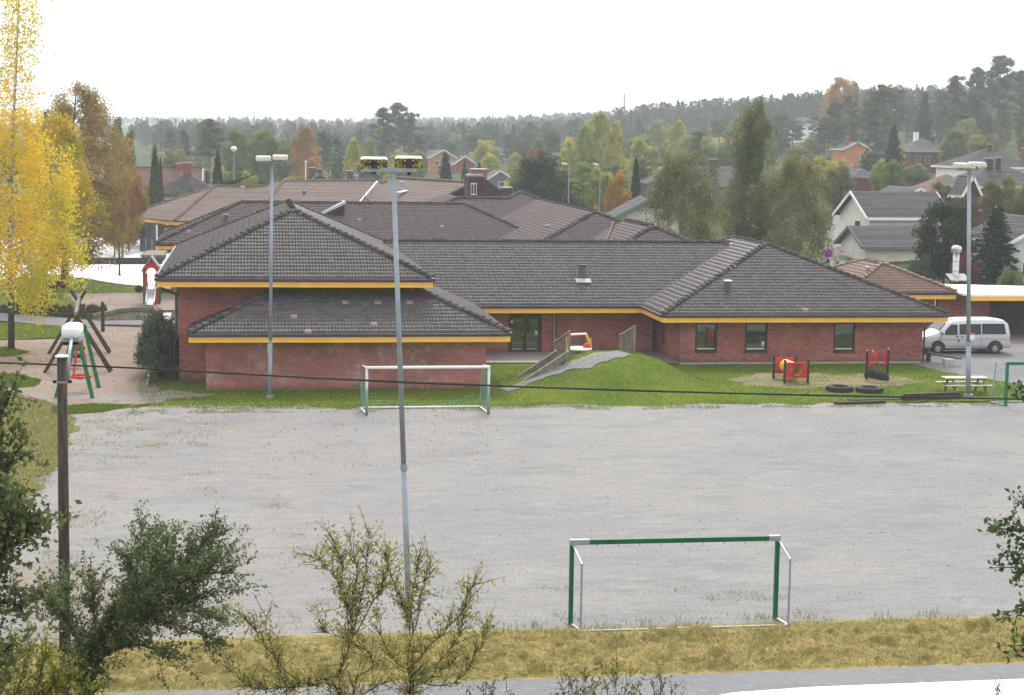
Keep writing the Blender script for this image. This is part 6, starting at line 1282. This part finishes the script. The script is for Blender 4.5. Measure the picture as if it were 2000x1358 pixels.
# --- trees and bushes that stand out, from left to right
T_ = [('round', 'green tree behind the rust brown birch', 238, 238, 190, 62, GM), ('round', 'low orange brown tree beside the pavilion corner', 250, 312, 172, 70, RUST), ('round', 'orange bush below the rust brown birch', 222, 345, 165, 60, RUST), ('pine', 'dark pine top right of the rust brown birch', 232, 232, 230, 30, GP),
 ('thuja', 'left of two tall thujas behind the pavilion', 302, 287, 190, 30, (.05, .085, .03)), ('thuja', 'right of two tall thujas behind the pavilion', 425, 292, 196, 30, (.045, .08, .035)), ('thuja', 'small brownish thuja beside the left thuja', 313, 308, 191, 17, (.12, .10, .035)),
 ('pine', 'broad pine behind the dark hipped house', 408, 234, 330, 76, GP2), ('pine', 'small pine left of the broad pine', 360, 256, 370, 34, GP), ('pine', 'small pine at the hazy left gap', 331, 255, 400, 30, GP), ('round', 'olive brown tree behind the brown roofed house', 345, 284, 300, 66, OLV), ('round', 'pale bush left of the dark hipped house', 285, 355, 196, 40, GGY), ('bush', 'grey green bush in front of the dark hipped house', 358, 356, 188, 60, (.12, .14, .075)),
 ('bush', 'yellow green bush under the globe street lamp, left', 475, 345, 187, 24, (.26, .24, .03)), ('bush', 'yellow green bush under the globe street lamp, right', 492, 346, 188, 24, (.24, .22, .03)),
 ('round', 'tall green tree left of the slender mast', 462, 250, 300, 56, GM), ('round', 'broad green tree behind the slender mast', 515, 246, 310, 74, GM), ('round', 'green tree right of the slender mast', 555, 268, 320, 50, GM),
 ('birch', 'orange birch above the pavilion roof', 596, 244, 300, 66, ORG), ('birch', 'small orange bush tree below the orange birch', 612, 305, 280, 50, ORG), ('pine', 'pine right of the orange birch', 632, 258, 340, 50, GP), ('pine', 'pine behind the middle grey gable', 660, 268, 330, 44, GP), ('birch', 'yellow green birch behind the middle grey gable', 691, 270, 285, 46, YG), ('birch', 'pale green birch left of the tall pines', 722, 268, 320, 40, GL),
 ('pine', 'left of the three tall pines behind the near floodlight', 750, 212, 400, 52, GP2), ('pine', 'middle of the three tall pines behind the near floodlight', 778, 203, 410, 58, GP2), ('pine', 'right of the three tall pines behind the near floodlight', 804, 222, 395, 50, GP2), ('pine', 'low pine below the three tall pines', 818, 262, 380, 44, GP2),
 ('spruce', 'dark blue green spruce below the orange house', 870, 298, 236, 62, (.04, .068, .055)), ('thuja', 'left of two dark thujas behind the vent tower', 908, 313, 232, 24, GS), ('thuja', 'right of two dark thujas behind the vent tower', 936, 318, 236, 28, GS), ('bush', 'small yellowish bush beside the blue grey house', 985, 350, 190, 30, YG),
 ('round', 'broad dark green tree above the rear roof', 1058, 297, 195, 112, (.055, .075, .03)), ('round', 'rust red tree behind the broad dark tree', 1045, 284, 300, 46, (.22, .09, .045)), ('round', 'yellow green tree left of the tall birches', 1120, 268, 300, 60, YG),
 ('birch', 'tallest of the yellow green birches above the rear roof', 1172, 216, 285, 70, YG), ('birch', 'yellow green birch left of the tallest one', 1142, 240, 280, 54, GL), ('birch', 'slim yellow green birch right of the tallest one', 1202, 236, 280, 50, YG), ('birch', 'green birch in front of the tallest birch', 1155, 300, 230, 50, GGY), ('birch', 'yellowish birch right of the two street lamps', 1250, 268, 290, 66, YG), ('birch', 'rust tinged birch left of the weeping birches', 1268, 290, 250, 46, OLV),
 ('round', 'orange round tree above the rear roof', 1207, 335, 168, 56, ORG), ('thuja', 'dark thuja right of the orange round tree', 1243, 308, 172, 30, (.05, .085, .03)), ('bush', 'green bush with pale leaves above the rear roof', 1146, 374, 150, 46, (.11, .14, .06)), ('bush', 'orange bush below the orange round tree', 1170, 398, 146, 30, ORG), ('round', 'dark tree between the street lamps', 1122, 345, 215, 46, GS), ('thuja', 'narrow thuja behind the right street lamp', 1186, 342, 195, 24, GM),
 ('birch', 'slim yellow birch tip above the long grey roof', 1325, 234, 330, 46, YG), ('pine', 'bluish pine right of the slim yellow birch', 1362, 258, 340, 46, (.06, .085, .07)), ('round', 'green tree behind the white chimney pot', 1350, 262, 320, 60, GGY), ('round', 'round olive tree behind the long grey roof', 1275, 290, 270, 50, OLV), ('round', 'pale tree in front of the orange far house', 1418, 276, 300, 50, GGY),
 ('round', 'grey green birch crown in front of the long grey roof', 1330, 318, 165, 80, GGY),
 ('bush', 'bush below the tall weeping birch', 1640, 508, 118, 40, (.16, .2, .05)), ('bush', 'bush by the cream garage wall', 1680, 508, 121, 44, (.10, .11, .05)), ('bush', 'low bush at the lane beside the cream house', 1600, 500, 125, 50, GM), ('bush', 'light green bush left of the cream garage', 1655, 500, 130, 30, (.13, .16, .05)),
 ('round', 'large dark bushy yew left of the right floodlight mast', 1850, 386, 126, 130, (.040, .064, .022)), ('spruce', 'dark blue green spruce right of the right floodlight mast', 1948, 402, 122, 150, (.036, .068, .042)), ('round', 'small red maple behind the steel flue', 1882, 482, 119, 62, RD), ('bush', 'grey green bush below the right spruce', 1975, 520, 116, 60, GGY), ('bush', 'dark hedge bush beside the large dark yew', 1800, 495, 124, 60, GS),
 ('round', 'yellowing tree at the right edge above the spruce', 1958, 340, 160, 88, (.15, .14, .04)), ('round', 'olive bush tree behind the caravan', 1838, 352, 172, 60, OLV), ('round', 'green bush tree left of the brown gable', 1880, 378, 155, 60, (.085, .11, .035)), ('round', 'yellow olive tree at the far right edge', 1996, 350, 158, 70, OLV),
 ('spruce', 'tall dark green spruce beside the dark red house', 1747, 243, 262, 62, (.04, .07, .045)), ('round', 'round green tree right of the dark red house', 1868, 250, 275, 68, GGY), ('round', 'olive tree line above the white house', 1920, 258, 290, 80, OLV), ('round', 'green bush below the dark red house', 1790, 318, 250, 70, GM), ('round', 'dark tree behind the red garage', 1706, 295, 280, 56, GS),
 ('birch', 'tall orange birch on the right skyline', 1640, 148, 430, 92, ORG), ('birch', 'pale birch beside the tall orange birch', 1668, 158, 440, 50, OLV), ('pine', 'tall bare trunked pine before the orange house', 1662, 188, 370, 62, GP2), ('pine', 'dark pine left of the bare trunked pine', 1632, 200, 360, 56, GP), ('pine', 'slim pine before the orange birch', 1612, 230, 355, 44, GP), ('pine', 'large pine in front of the yellow house', 1718, 168, 330, 96, GP2), ('pine', 'pine behind the large pine', 1748, 175, 380, 70, GP2), ('pine', 'pine top left of the tall spruce', 1700, 200, 400, 60, GP),
 ('spruce', 'grey green spruce between the pale house and the white house', 1808, 180, 360, 60, (.05, .08, .06)), ('pine', 'reddish pine above the round green tree', 1868, 150, 390, 70, (.085, .078, .055)), ('pine', 'dark pine left of the tallest pine', 1908, 134, 385, 62, GP), ('pine', 'tallest pine on the right skyline', 1958, 112, 380, 84, GP2), ('pine', 'pine at the right edge of the skyline', 1996, 140, 390, 70, GP), ('pine', 'dark pine between the grey spruce and the reddish pine', 1838, 178, 420, 60, GP),
 ('round', 'green tree left of the white two storey house', 1525, 262, 420, 50, GP), ('round', 'green garden tree below the white two storey house', 1590, 262, 400, 60, GM), ('round', 'grey bush tree above the right weeping birch', 1560, 285, 300, 70, GGY), ('round', 'bush tree left of the small hipped roof', 1605, 300, 270, 56, GGY), ('round', 'yellow green tree beside the lane', 1640, 320, 205, 64, (.12, .13, .05)), ('bush', 'trimmed hedge bush beside the lane', 1655, 368, 200, 36, (.16, .17, .04))]
for q in T_: put(*q)
# --- weeping birches right behind the right wing
def hero2(fn, label, px, topy, D, col):
    x = xat(px, D, topy); z = terr(x, D); o = fn(zat(px, topy, D) - z); o.location = (x, D, z - .05)
    for c in o.children:
        if c.name.split('.')[0] == 'crown': c.color = (*col, 1)
    tag(o, label, 'tree')
domeprof = lambda f: math.sqrt(max(.02, 1 - ((f - .45) / .58) ** 2))
hero2(lambda h: birch(h, 3.3, .2, 2.0, 1.7, 22000, .15, 56, trunk_r=.16, prof=domeprof, gap=.3), 'left of the three weeping birches behind the right wing, broad and grey green', 1345, 292, 128, (.18, .19, .07))
hero2(lambda h: birch(h, 3.3, .08, 2.0, 2.3, 34000, .15, 64, trunk_r=.17, prof=lambda f: (.72 + .28 * math.sin(f * 17)) * (1.12 - .72 * f), gap=.30), 'tallest and narrowest of the three weeping birches behind the right wing', 1465, 195, 134, (.155, .185, .07))
hero2(lambda h: birch(h, 3.4, .2, 2.0, 2.0, 22000, .15, 56, trunk_r=.15, prof=domeprof, gap=.3), 'right of the three weeping birches behind the right wing, broad and olive', 1562, 300, 131, (.19, .19, .065))
# --- hedges
def hedge(label, a, b_, D, h, col, dpt=1.2):
    xa, xb = xat(a, D, 380), xat(b_, D, 380); n = int(1400 * abs(xb - xa) * .6); P = rng.uniform((xa, D, 0), (xb, D + dpt, 1), (n, 3)); sd_ = rng.integers(0, 3, n); P[sd_ == 0, 1] = D + rng.normal(0, .06, (sd_ == 0).sum()); P[sd_ == 1, 2] = 1 + rng.normal(0, .02, (sd_ == 1).sum()); P[:, 2] = P[:, 2] * h + np.array([terr(x, D) for x in P[:, 0]])
    r = thing('hedge', label, 'hedge', ((xa + xb) / 2, D, terr(xa, D))); o = link('foliage', leafmesh('foliage', P, .16, LEAF, np.clip(rng.normal(.5, .2, n), 0, 1), .7), r); o.color = (*col, 1)
    mb = MB()
    for k in range(int(abs(xb - xa) / .8)): x = xa + .4 + k * .8; mb.tube([(x, D + dpt / 2, terr(x, D)), (x, D + dpt / 2, terr(x, D) + h * .8)], .04, 4)
    mb.build('stems', TWIG, r)
hedge('clipped green hedge left of the pavilion roof', 222, 312, 192, 1.9, (.10, .14, .03)); hedge('clipped green hedge beside the lane and caravan', 1692, 1756, 200, 1.7, (.075, .11, .035)); hedge('low hedge under the cream garage', 1640, 1760, 119, .7, (.10, .12, .04)); hedge('yellow green clipped hedge left of the lane', 1625, 1660, 208, 2.0, (.17, .18, .03))
# --- belt of mixed trees behind, one by one
ORD = ['first', 'second', 'third', 'fourth', 'fifth', 'sixth', 'seventh', 'eighth', 'ninth', 'tenth', 'eleventh', 'twelfth', 'thirteenth', 'fourteenth', 'fifteenth', 'sixteenth', 'seventeenth', 'eighteenth', 'nineteenth', 'twentieth']
def orde(i): return ORD[i] if i < 20 else ('%d' % (i + 1)) + {1: 'st', 2: 'nd', 3: 'rd'}.get((i + 1) % 10 if (i + 1) // 10 != 1 else 0, 'th')
def sky_y(px):   # rough skyline row of the tree belt
    xs_ = [200, 300, 420, 500, 640, 720, 830, 900, 1000, 1100, 1200, 1300, 1400, 1520, 1600, 1750, 1850, 2000]; yv = [300, 275, 262, 256, 262, 268, 248, 246, 240, 240, 236, 222, 215, 205, 200, 185, 168, 150]
    return float(np.interp(px, xs_, yv))
belt = [('hazy tree of the middle belt behind the houses', 430, 18, 300, 1660, 34), ('hazy tree of the rear belt below the skyline', 560, 8, 330, 1990, 30)]
for lab, D0, dy, x0_, x1_, n_ in belt:
    for i in range(n_):
        px = x0_ + (x1_ - x0_) * (i + float(rng.uniform(.2, .8))) / n_; kd = ['pine', 'pine', 'round', 'birch', 'pine', 'spruce'][int(rng.integers(0, 6))] if D0 < 500 else ['pine', 'pine', 'round', 'spruce'][int(rng.integers(0, 4))]
        col = {'pine': [GP, GP2, (.06, .08, .06)], 'round': [GM, GGY, GL, OLV], 'birch': [YG, GL, OLV], 'spruce': [GS, GP]}[kd]; col = col[int(rng.integers(0, len(col)))]
        put(kd, '%s, %s from the left' % (lab, orde(i)), px, sky_y(px) + dy + float(rng.normal(6, 8)), D0 * float(rng.uniform(.92, 1.1)), {'pine': 44, 'round': 52, 'birch': 40, 'spruce': 34}[kd] * float(rng.uniform(.8, 1.25)) * 480 / D0, col, group=lab.replace('hazy tree of ', ''))
# lower trees between the near houses
GI = 0
for i in range(26):
    px = 440 + i * 43 + float(rng.normal(0, 8)); kd = ['round', 'birch', 'round', 'pine'][i % 4]
    if 832 < px < 925: continue
    GI += 1
    put(kd, 'garden tree among the houses behind the school, %s from the left' % orde(GI - 1), px, sky_y(px) + 52 + float(rng.normal(0, 9)), 330 + float(rng.uniform(-30, 40)), 50 * float(rng.uniform(.7, 1.2)), [GM, GGY, YG, GP, GL, OLV][int(rng.integers(0, 6))], group='garden trees among the houses')
KX = {}
for lab, n_, x0_, x1_, D0, dD, dyy, wv in (('leafy bush behind the school roofs', 24, 430, 1300, 225, 40, 84, 52), ('garden shrub on the right hillside', 30, 1520, 2010, 235, 90, 112, 44), ('leafy tree on the upper right hillside', 24, 1480, 2010, 420, 80, 48, 46), ('bush below the middle belt of trees', 26, 420, 1500, 380, 40, 40, 46)):
    for i in range(n_):
        px = x0_ + (x1_ - x0_) * (i + float(rng.uniform(.2, .8))) / n_; kd = ['round', 'birch', 'round', 'round', 'pine'][int(rng.integers(0, 5))]
        if any(a < px < b_ for a, b_ in (((590, 745), (835, 925), (950, 1000), (1285, 1430)) if D0 in (225, 380) else ((1530, 1608), (1640, 1700), (1755, 1840)) if D0 == 420 else ((1650, 1712), (1762, 1840), (1845, 2000)))): continue
        put(kd, '%s, %s from the left' % (lab, orde(KX.setdefault(lab, 0))), px, sky_y(px) + dyy + float(rng.normal(0, 9)), D0 + float(rng.uniform(-.5, .5)) * dD, wv * float(rng.uniform(.75, 1.25)), [GM, GGY, YG, GP2, GL, OLV, GS][int(rng.integers(0, 7))], group=lab, minh=1.2); KX[lab] += 1
# --- the far woods, one mass
def wood(name, label, pts, col, ls, hr, per):
    C, T = [], []; mb = MB()
    for (x, y) in pts:
        z = terr(x, y); h = float(rng.uniform(*hr)); sp_ = rng.uniform() < .35; tn = rng.uniform(0, 1); n = per
        u = rng.uniform(0, 1, n); a = rng.uniform(0, 6.28, n)
        if sp_: zz = h * (.1 + .9 * u); r_ = h * .17 * (1 - u) + .2
        else: zz = h * (.42 + .56 * u); r_ = h * .21 * np.sqrt(np.clip(1 - (2 * u - .85) ** 2 * .8, .05, 1))
        r_ = r_ * np.sqrt(rng.uniform(.2, 1, n)); C.append(np.stack([x + np.cos(a) * r_, y + np.sin(a) * r_, z + zz], 1)); T.append(np.clip(tn * .6 + .2 + rng.normal(0, .13, n), 0, 1))
        mb.tube([(x, y, z - .5), (x, y, z + h * .7)], [h * .014, h * .008], 4, False)
    o = link(name, leafmesh(name, np.concatenate(C), ls, NEEDLE, np.concatenate(T), .6)); o.color = (*col, 1); tag(o, label, None, None, 'stuff')
    o2 = link(name + '_trunks', mesh_data(name + '_trunks', mb.v, mb.f, PINEBARK)); tag(o2, label + ' as bare trunks', None, None, 'stuff')
def wpts(n, x0_, x1_, D0, D1):
    out = []
    for _ in range(n): D = float(rng.uniform(D0, D1)); px = float(rng.uniform(x0_, x1_)); out.append((xat(px, D, 260), D))
    return out
wood('pine_wood', 'dense dark pine wood along the right ridge', wpts(190, 1200, 1640, 610, 760) + wpts(150, 1560, 2080, 640, 820) + wpts(120, 1640, 2080, 440, 640) + wpts(70, 1420, 1640, 560, 640), (.065, .085, .055), .7, (10, 15), 330)
wood('far_wood', 'hazy wood on the middle slopes', wpts(520, 250, 1300, 620, 1000) + wpts(260, 300, 1250, 480, 640), (.075, .095, .055), .7, (6, 11), 260)
wood('distant_wood', 'pale wood on the distant hills', wpts(330, 420, 1300, 1150, 1500) + wpts(200, 1000, 2100, 900, 1300), (.06, .08, .06), 1.3, (7, 12), 150)
wood('horizon_wood', 'faint wood on the farthest hill', wpts(260, 150, 900, 2000, 2350), (.06, .08, .06), 2.5, (6, 11), 60)
# ================================================================ shrubs in front of the camera
def grow(name, label, limbs, Y0, col, leaf, nt, tl, dep=1.0, spread=1.0, mat=None, up=.5, cat='shrub', thick=.03, aspect=.5, start=.35, spur=.045, sub=3, base=None):
    """limbs given as pixel rows at depth Y0; each gets its own depth, side twigs and leaves"""
    mb = MB(); C = []; T = []; r = tree_root(name)
    for li, lb in enumerate(limbs):
        off = float(rng.uniform(-dep, dep)); pts = []
        for i, (a, b_) in enumerate(lb): pts.append(PY(a, b_, Y0 + off * (i / max(1, len(lb) - 1)) ** .8))
        if lb[0][1] >= 1330 and pts[0].z > terr(pts[0].x, pts[0].y): pts.insert(0, Vector((pts[0].x + float(rng.normal(0, .05)), pts[0].y, terr(pts[0].x, pts[0].y) - .12)))
        sp_ = []
        for i in range(len(pts) - 1):
            p0, p1, p2, p3 = pts[max(0, i - 1)], pts[i], pts[i + 1], pts[min(len(pts) - 1, i + 2)]
            for k in range(4):
                u = k / 4; sp_.append(.5 * ((2 * p1) + (p2 - p0) * u + (2 * p0 - 5 * p1 + 4 * p2 - p3) * u * u + (3 * p1 - p0 - 3 * p2 + p3) * u ** 3) + Vector(rng.normal(0, .012, 3)))
        pts = sp_ + [pts[-1]]
        n = len(pts); mb.tube(pts, [thick * (1 - .8 * i / (n - 1)) for i in range(n)], 6, False); L = [(pts[i + 1] - pts[i]).length for i in range(n - 1)]; tot = sum(L)
        for q in range(max(2, int(nt * tot))):
            s_ = tot * (start + (1 - start) * float(rng.uniform(0, 1))); i = 0
            while i < n - 2 and s_ > L[i]: s_ -= L[i]; i += 1
            p = pts[i].lerp(pts[i + 1], min(1, s_ / L[i])); d = (pts[i + 1] - pts[i]).normalized()
            for sb_ in range(1 if rng.uniform() < .5 else 2):
                v = (d * .7 + Vector(rng.normal(0, .62 * spread, 3)) + Vector((0, 0, up))).normalized(); ln = tl * float(rng.uniform(.4, 1.25)); e = p + v * ln + Vector((0, 0, -.08 * ln)); mid = p.lerp(e, .5) + Vector(rng.normal(0, .04 * ln, 3)); mb.tube([p, mid, e], [.006, .005, .002], 3, False); tn = rng.uniform(0, 1)
                m_ = max(2, int(ln / spur))
                for j in range(m_):
                    u = (j + .6) / m_
                    if u < .15: continue
                    c = p.lerp(mid, u * 2) if u < .5 else mid.lerp(e, u * 2 - 1)
                    for _ in range(sub): C.append(c + Vector(rng.normal(0, leaf * .55, 3))); T.append(min(1, max(0, .2 + .6 * tn + rng.normal(0, .18))))
    mb.build('stems', TWIG, r, True); o = link('foliage', leafmesh('foliage', np.array(C), leaf, mat or LEAF, np.array(T), aspect, .0, .0, .3), r); o.color = (*col, 1); tag(r, label, cat); return r
grow('willow_shrub', 'large dark green willow shrub leaning right at the bottom left', [
 [(158, 1400), (175, 1300), (215, 1245), (300, 1200), (390, 1170), (450, 1160)], [(158, 1400), (172, 1310), (230, 1240), (300, 1150), (360, 1100), (425, 1045)], [(165, 1340), (190, 1270), (250, 1190), (310, 1120), (330, 1050)], [(170, 1320), (200, 1260), (240, 1170), (270, 1090), (280, 1030)], [(180, 1290), (230, 1240), (290, 1215), (360, 1225), (420, 1260)],
 [(165, 1330), (160, 1260), (120, 1200), (80, 1165)], [(165, 1330), (185, 1240), (180, 1160), (172, 1130)], [(190, 1270), (280, 1180), (370, 1130), (460, 1110)], [(200, 1260), (280, 1210), (350, 1190), (440, 1215)], [(175, 1310), (240, 1230), (290, 1130), (300, 1060)], [(190, 1280), (260, 1230), (330, 1180), (400, 1120), (440, 1085)], [(175, 1300), (140, 1230), (110, 1190), (125, 1150)], [(200, 1265), (300, 1170), (380, 1080), (415, 1050)], [(210, 1250), (270, 1180), (260, 1110), (240, 1080)], [(185, 1290), (250, 1260), (300, 1270), (345, 1290)]],
 27.0, (.115, .155, .06), .062, 20, .50, 1.1, spur=.028, sub=2, thick=.030, start=.2)
grow('sallow_shrub', 'sparse yellowing shrub with bare stems in front of the near mast', [
 [(660, 1400), (668, 1300), (686, 1250), (680, 1180), (640, 1110), (605, 1085)], [(686, 1250), (676, 1190), (668, 1120), (645, 1035)], [(686, 1250), (690, 1170), (695, 1110), (680, 1040)], [(686, 1250), (700, 1190), (715, 1110), (718, 1030)], [(686, 1250), (725, 1180), (755, 1120), (762, 1070)],
 [(800, 1400), (806, 1300), (803, 1250), (795, 1200), (765, 1130), (755, 1080)], [(803, 1250), (805, 1180), (815, 1100), (822, 1085)], [(803, 1250), (820, 1180), (835, 1120), (845, 1095)], [(806, 1300), (850, 1250), (900, 1200), (930, 1140)], [(806, 1320), (850, 1300), (895, 1240), (915, 1160)], [(668, 1330), (620, 1335), (560, 1335), (540, 1290), (500, 1230), (470, 1200)], [(560, 1335), (530, 1260), (520, 1200)], [(660, 1350), (600, 1340), (500, 1345), (440, 1300)], [(690, 1340), (730, 1300), (700, 1260), (620, 1230)], [(806, 1330), (770, 1290), (740, 1240), (735, 1200)], [(680, 1380), (760, 1330), (850, 1320), (890, 1280)], [(806, 1340), (880, 1340), (930, 1280), (950, 1220)]],
 26.0, (.31, .29, .07), .078, 20, .42, 1.0, aspect=.40, spur=.05, sub=1, thick=.011, start=.12, up=.6)
grow('hazel_shrub', 'broad leaved green shrub cut by the left edge of the picture', [
 [(-60, 1420), (-40, 1200), (-20, 1000), (-10, 860), (-5, 760)], [(-60, 1420), (-20, 1150), (20, 1010), (50, 960)], [(-60, 1300), (-10, 1100), (30, 1060), (70, 1020)], [(-50, 1200), (-10, 980), (20, 900), (45, 870)], [(-50, 1250), (0, 1180), (30, 1180), (50, 1200)], [(-60, 1000), (-20, 840), (10, 790), (20, 770)], [(-40, 1150), (10, 1000), (40, 1010), (75, 1000)], [(-60, 1350), (-10, 1290), (20, 1260)]],
 20.0, (.115, .145, .055), .085, 14, .42, .9, aspect=.6, spur=.045, sub=2, thick=.05, start=.3, up=.2)
grow('birch_scrub', 'yellow green bushy growth in the bottom left corner', [[(-20, 1420), (10, 1330), (20, 1260)], [(10, 1420), (40, 1330), (60, 1255)], [(50, 1420), (75, 1340), (90, 1265)], [(80, 1420), (110, 1360), (135, 1310)], [(-20, 1420), (-10, 1340), (-10, 1270)], [(30, 1420), (70, 1380), (110, 1330)], [(60, 1420), (140, 1390), (170, 1345)]],
 23.0, (.21, .22, .03), .06, 22, .35, .5, spur=.035, sub=2, thick=.015, start=.05, up=.5)
grow('alder_tree', 'dark leafy branches reaching in from the right edge', [[(2080, 1180), (2030, 1130), (1985, 1110), (1930, 1110)], [(2080, 1100), (2030, 1050), (1990, 1035), (1955, 1032)], [(2080, 1250), (2020, 1200), (1980, 1190), (1945, 1215)], [(2080, 1060), (2040, 1010), (1995, 985), (1985, 980)], [(2080, 1320), (2030, 1270), (1985, 1262)], [(2070, 1150), (2020, 1080), (1990, 1070)], [(2080, 900), (2040, 800), (2000, 760), (1995, 745)], [(2090, 1400), (2080, 1250), (2080, 1000), (2070, 850)]],
 18.0, (.07, .115, .035), .075, 9, .24, .5, aspect=.62, spur=.035, sub=2, thick=.018, start=.25, up=-.1)
for k, (a, w_, t_, lab, cl_) in enumerate(((1110, 30, 1322, 'pale young sprout at the bottom edge, left of three', (.15, .15, .06)), (1200, 60, 1290, 'bright green young bush at the bottom edge below the goal', (.22, .24, .03)), (1290, 50, 1312, 'green young bush at the bottom edge, right of the bright one', (.14, .17, .045)), (1948, 20, 1344, 'single small sprig at the bottom right edge', (.2, .2, .08)), (960, 50, 1330, 'thin sprouts at the bottom edge right of the yellowing shrub', (.14, .14, .06)), (1140, 24, 1308, 'thin reddish sprout at the bottom edge', (.16, .13, .06)))):
    grow('sapling', lab, [[(a, 1440), (a + s_ * w_ * .3, 1390), (a + s_ * w_, t_ + abs(s_) * 30)] for s_ in ((-1, -.4, .1, .6, 1) if w_ > 22 else (0, .3))] + [[(a, 1440), (a, t_)]], 24.0, cl_, .06, 9, .22, .4, spur=.045, sub=1, thick=.01, start=.15, up=.6)
# tall weeds by the near goal and loose stones, twigs and leaves on the gravel
dbs = rng.uniform((-8, 39.5), (34, 73), (420, 2)); mb = MB()
for x, y in dbs: a = rng.uniform(0, 6.28); l = rng.uniform(.01, .045); mb.beam((x, y, .012), (x + math.cos(a) * l * 2, y + math.sin(a) * l * 2, .014), .014, .012)
tag(mb.build('gravel_litter', pm('litter_brown', (.07, .05, .04), .9, .4, 4)), 'scattered twigs and dead leaves on the gravel', None, None, 'stuff')
P = np.concatenate([rng.normal((a, b_), .25, (60, 2)) for a, b_ in ((8.2, 39.5), (9.3, 39.6), (10.4, 39.45), (12.2, 39.8), (13.4, 39.7), (15.2, 39.4), (16.5, 39.6), (6.6, 39.6), (5.4, 39.5), (5.8, 39.2))])
blades('edge_tufts', P, .05, .16, .009, GB, .6)

C = np.concatenate([np.stack([rng.normal(-11.5, 4.0, 2600), rng.normal(92, 7, 2600), np.full(2600, .045)], 1), np.stack([rng.uniform(-9, 10, 900), rng.uniform(60, 79, 900), np.full(900, .06)], 1), np.stack([rng.normal(-13, 4, 900), rng.normal(116, 8, 900), np.full(900, .05)], 1)])
C = C[~((C[:, 0] > -3.4) & (C[:, 1] > 78.9))]
o = link('fallen_leaves', leafmesh('fallen_leaves', C, .10, LEAF, rng.uniform(0, 1, len(C)), .7, 0, 1.0)); o.color = (.48, .27, .05, 1); tag(o, 'yellow and brown leaves fallen on the playground and gravel', None, None, 'stuff')
# ================================================================ air
hz = MB().box(-1200, -70, -3, 1800, 3650, 75).build('haze', None); tag(hz, 'thin pale autumn haze over the valley', None, None, 'stuff')
mt = bpy.data.materials.new('haze_air'); mt.use_nodes = True; t = mt.node_tree; t.nodes.clear()
pv = t.nodes.new('ShaderNodeVolumePrincipled'); pv.inputs['Color'].default_value = (0.90, 0.955, 1.0, 1); pv.inputs['Density'].default_value = 0.0004; pv.inputs['Anisotropy'].default_value = 0.0
t.links.new(pv.outputs[0], t.nodes.new('ShaderNodeOutputMaterial').inputs['Volume']); hz.data.materials.append(mt)
for o in bpy.data.objects:
    if '_loc' in o: del o['_loc']
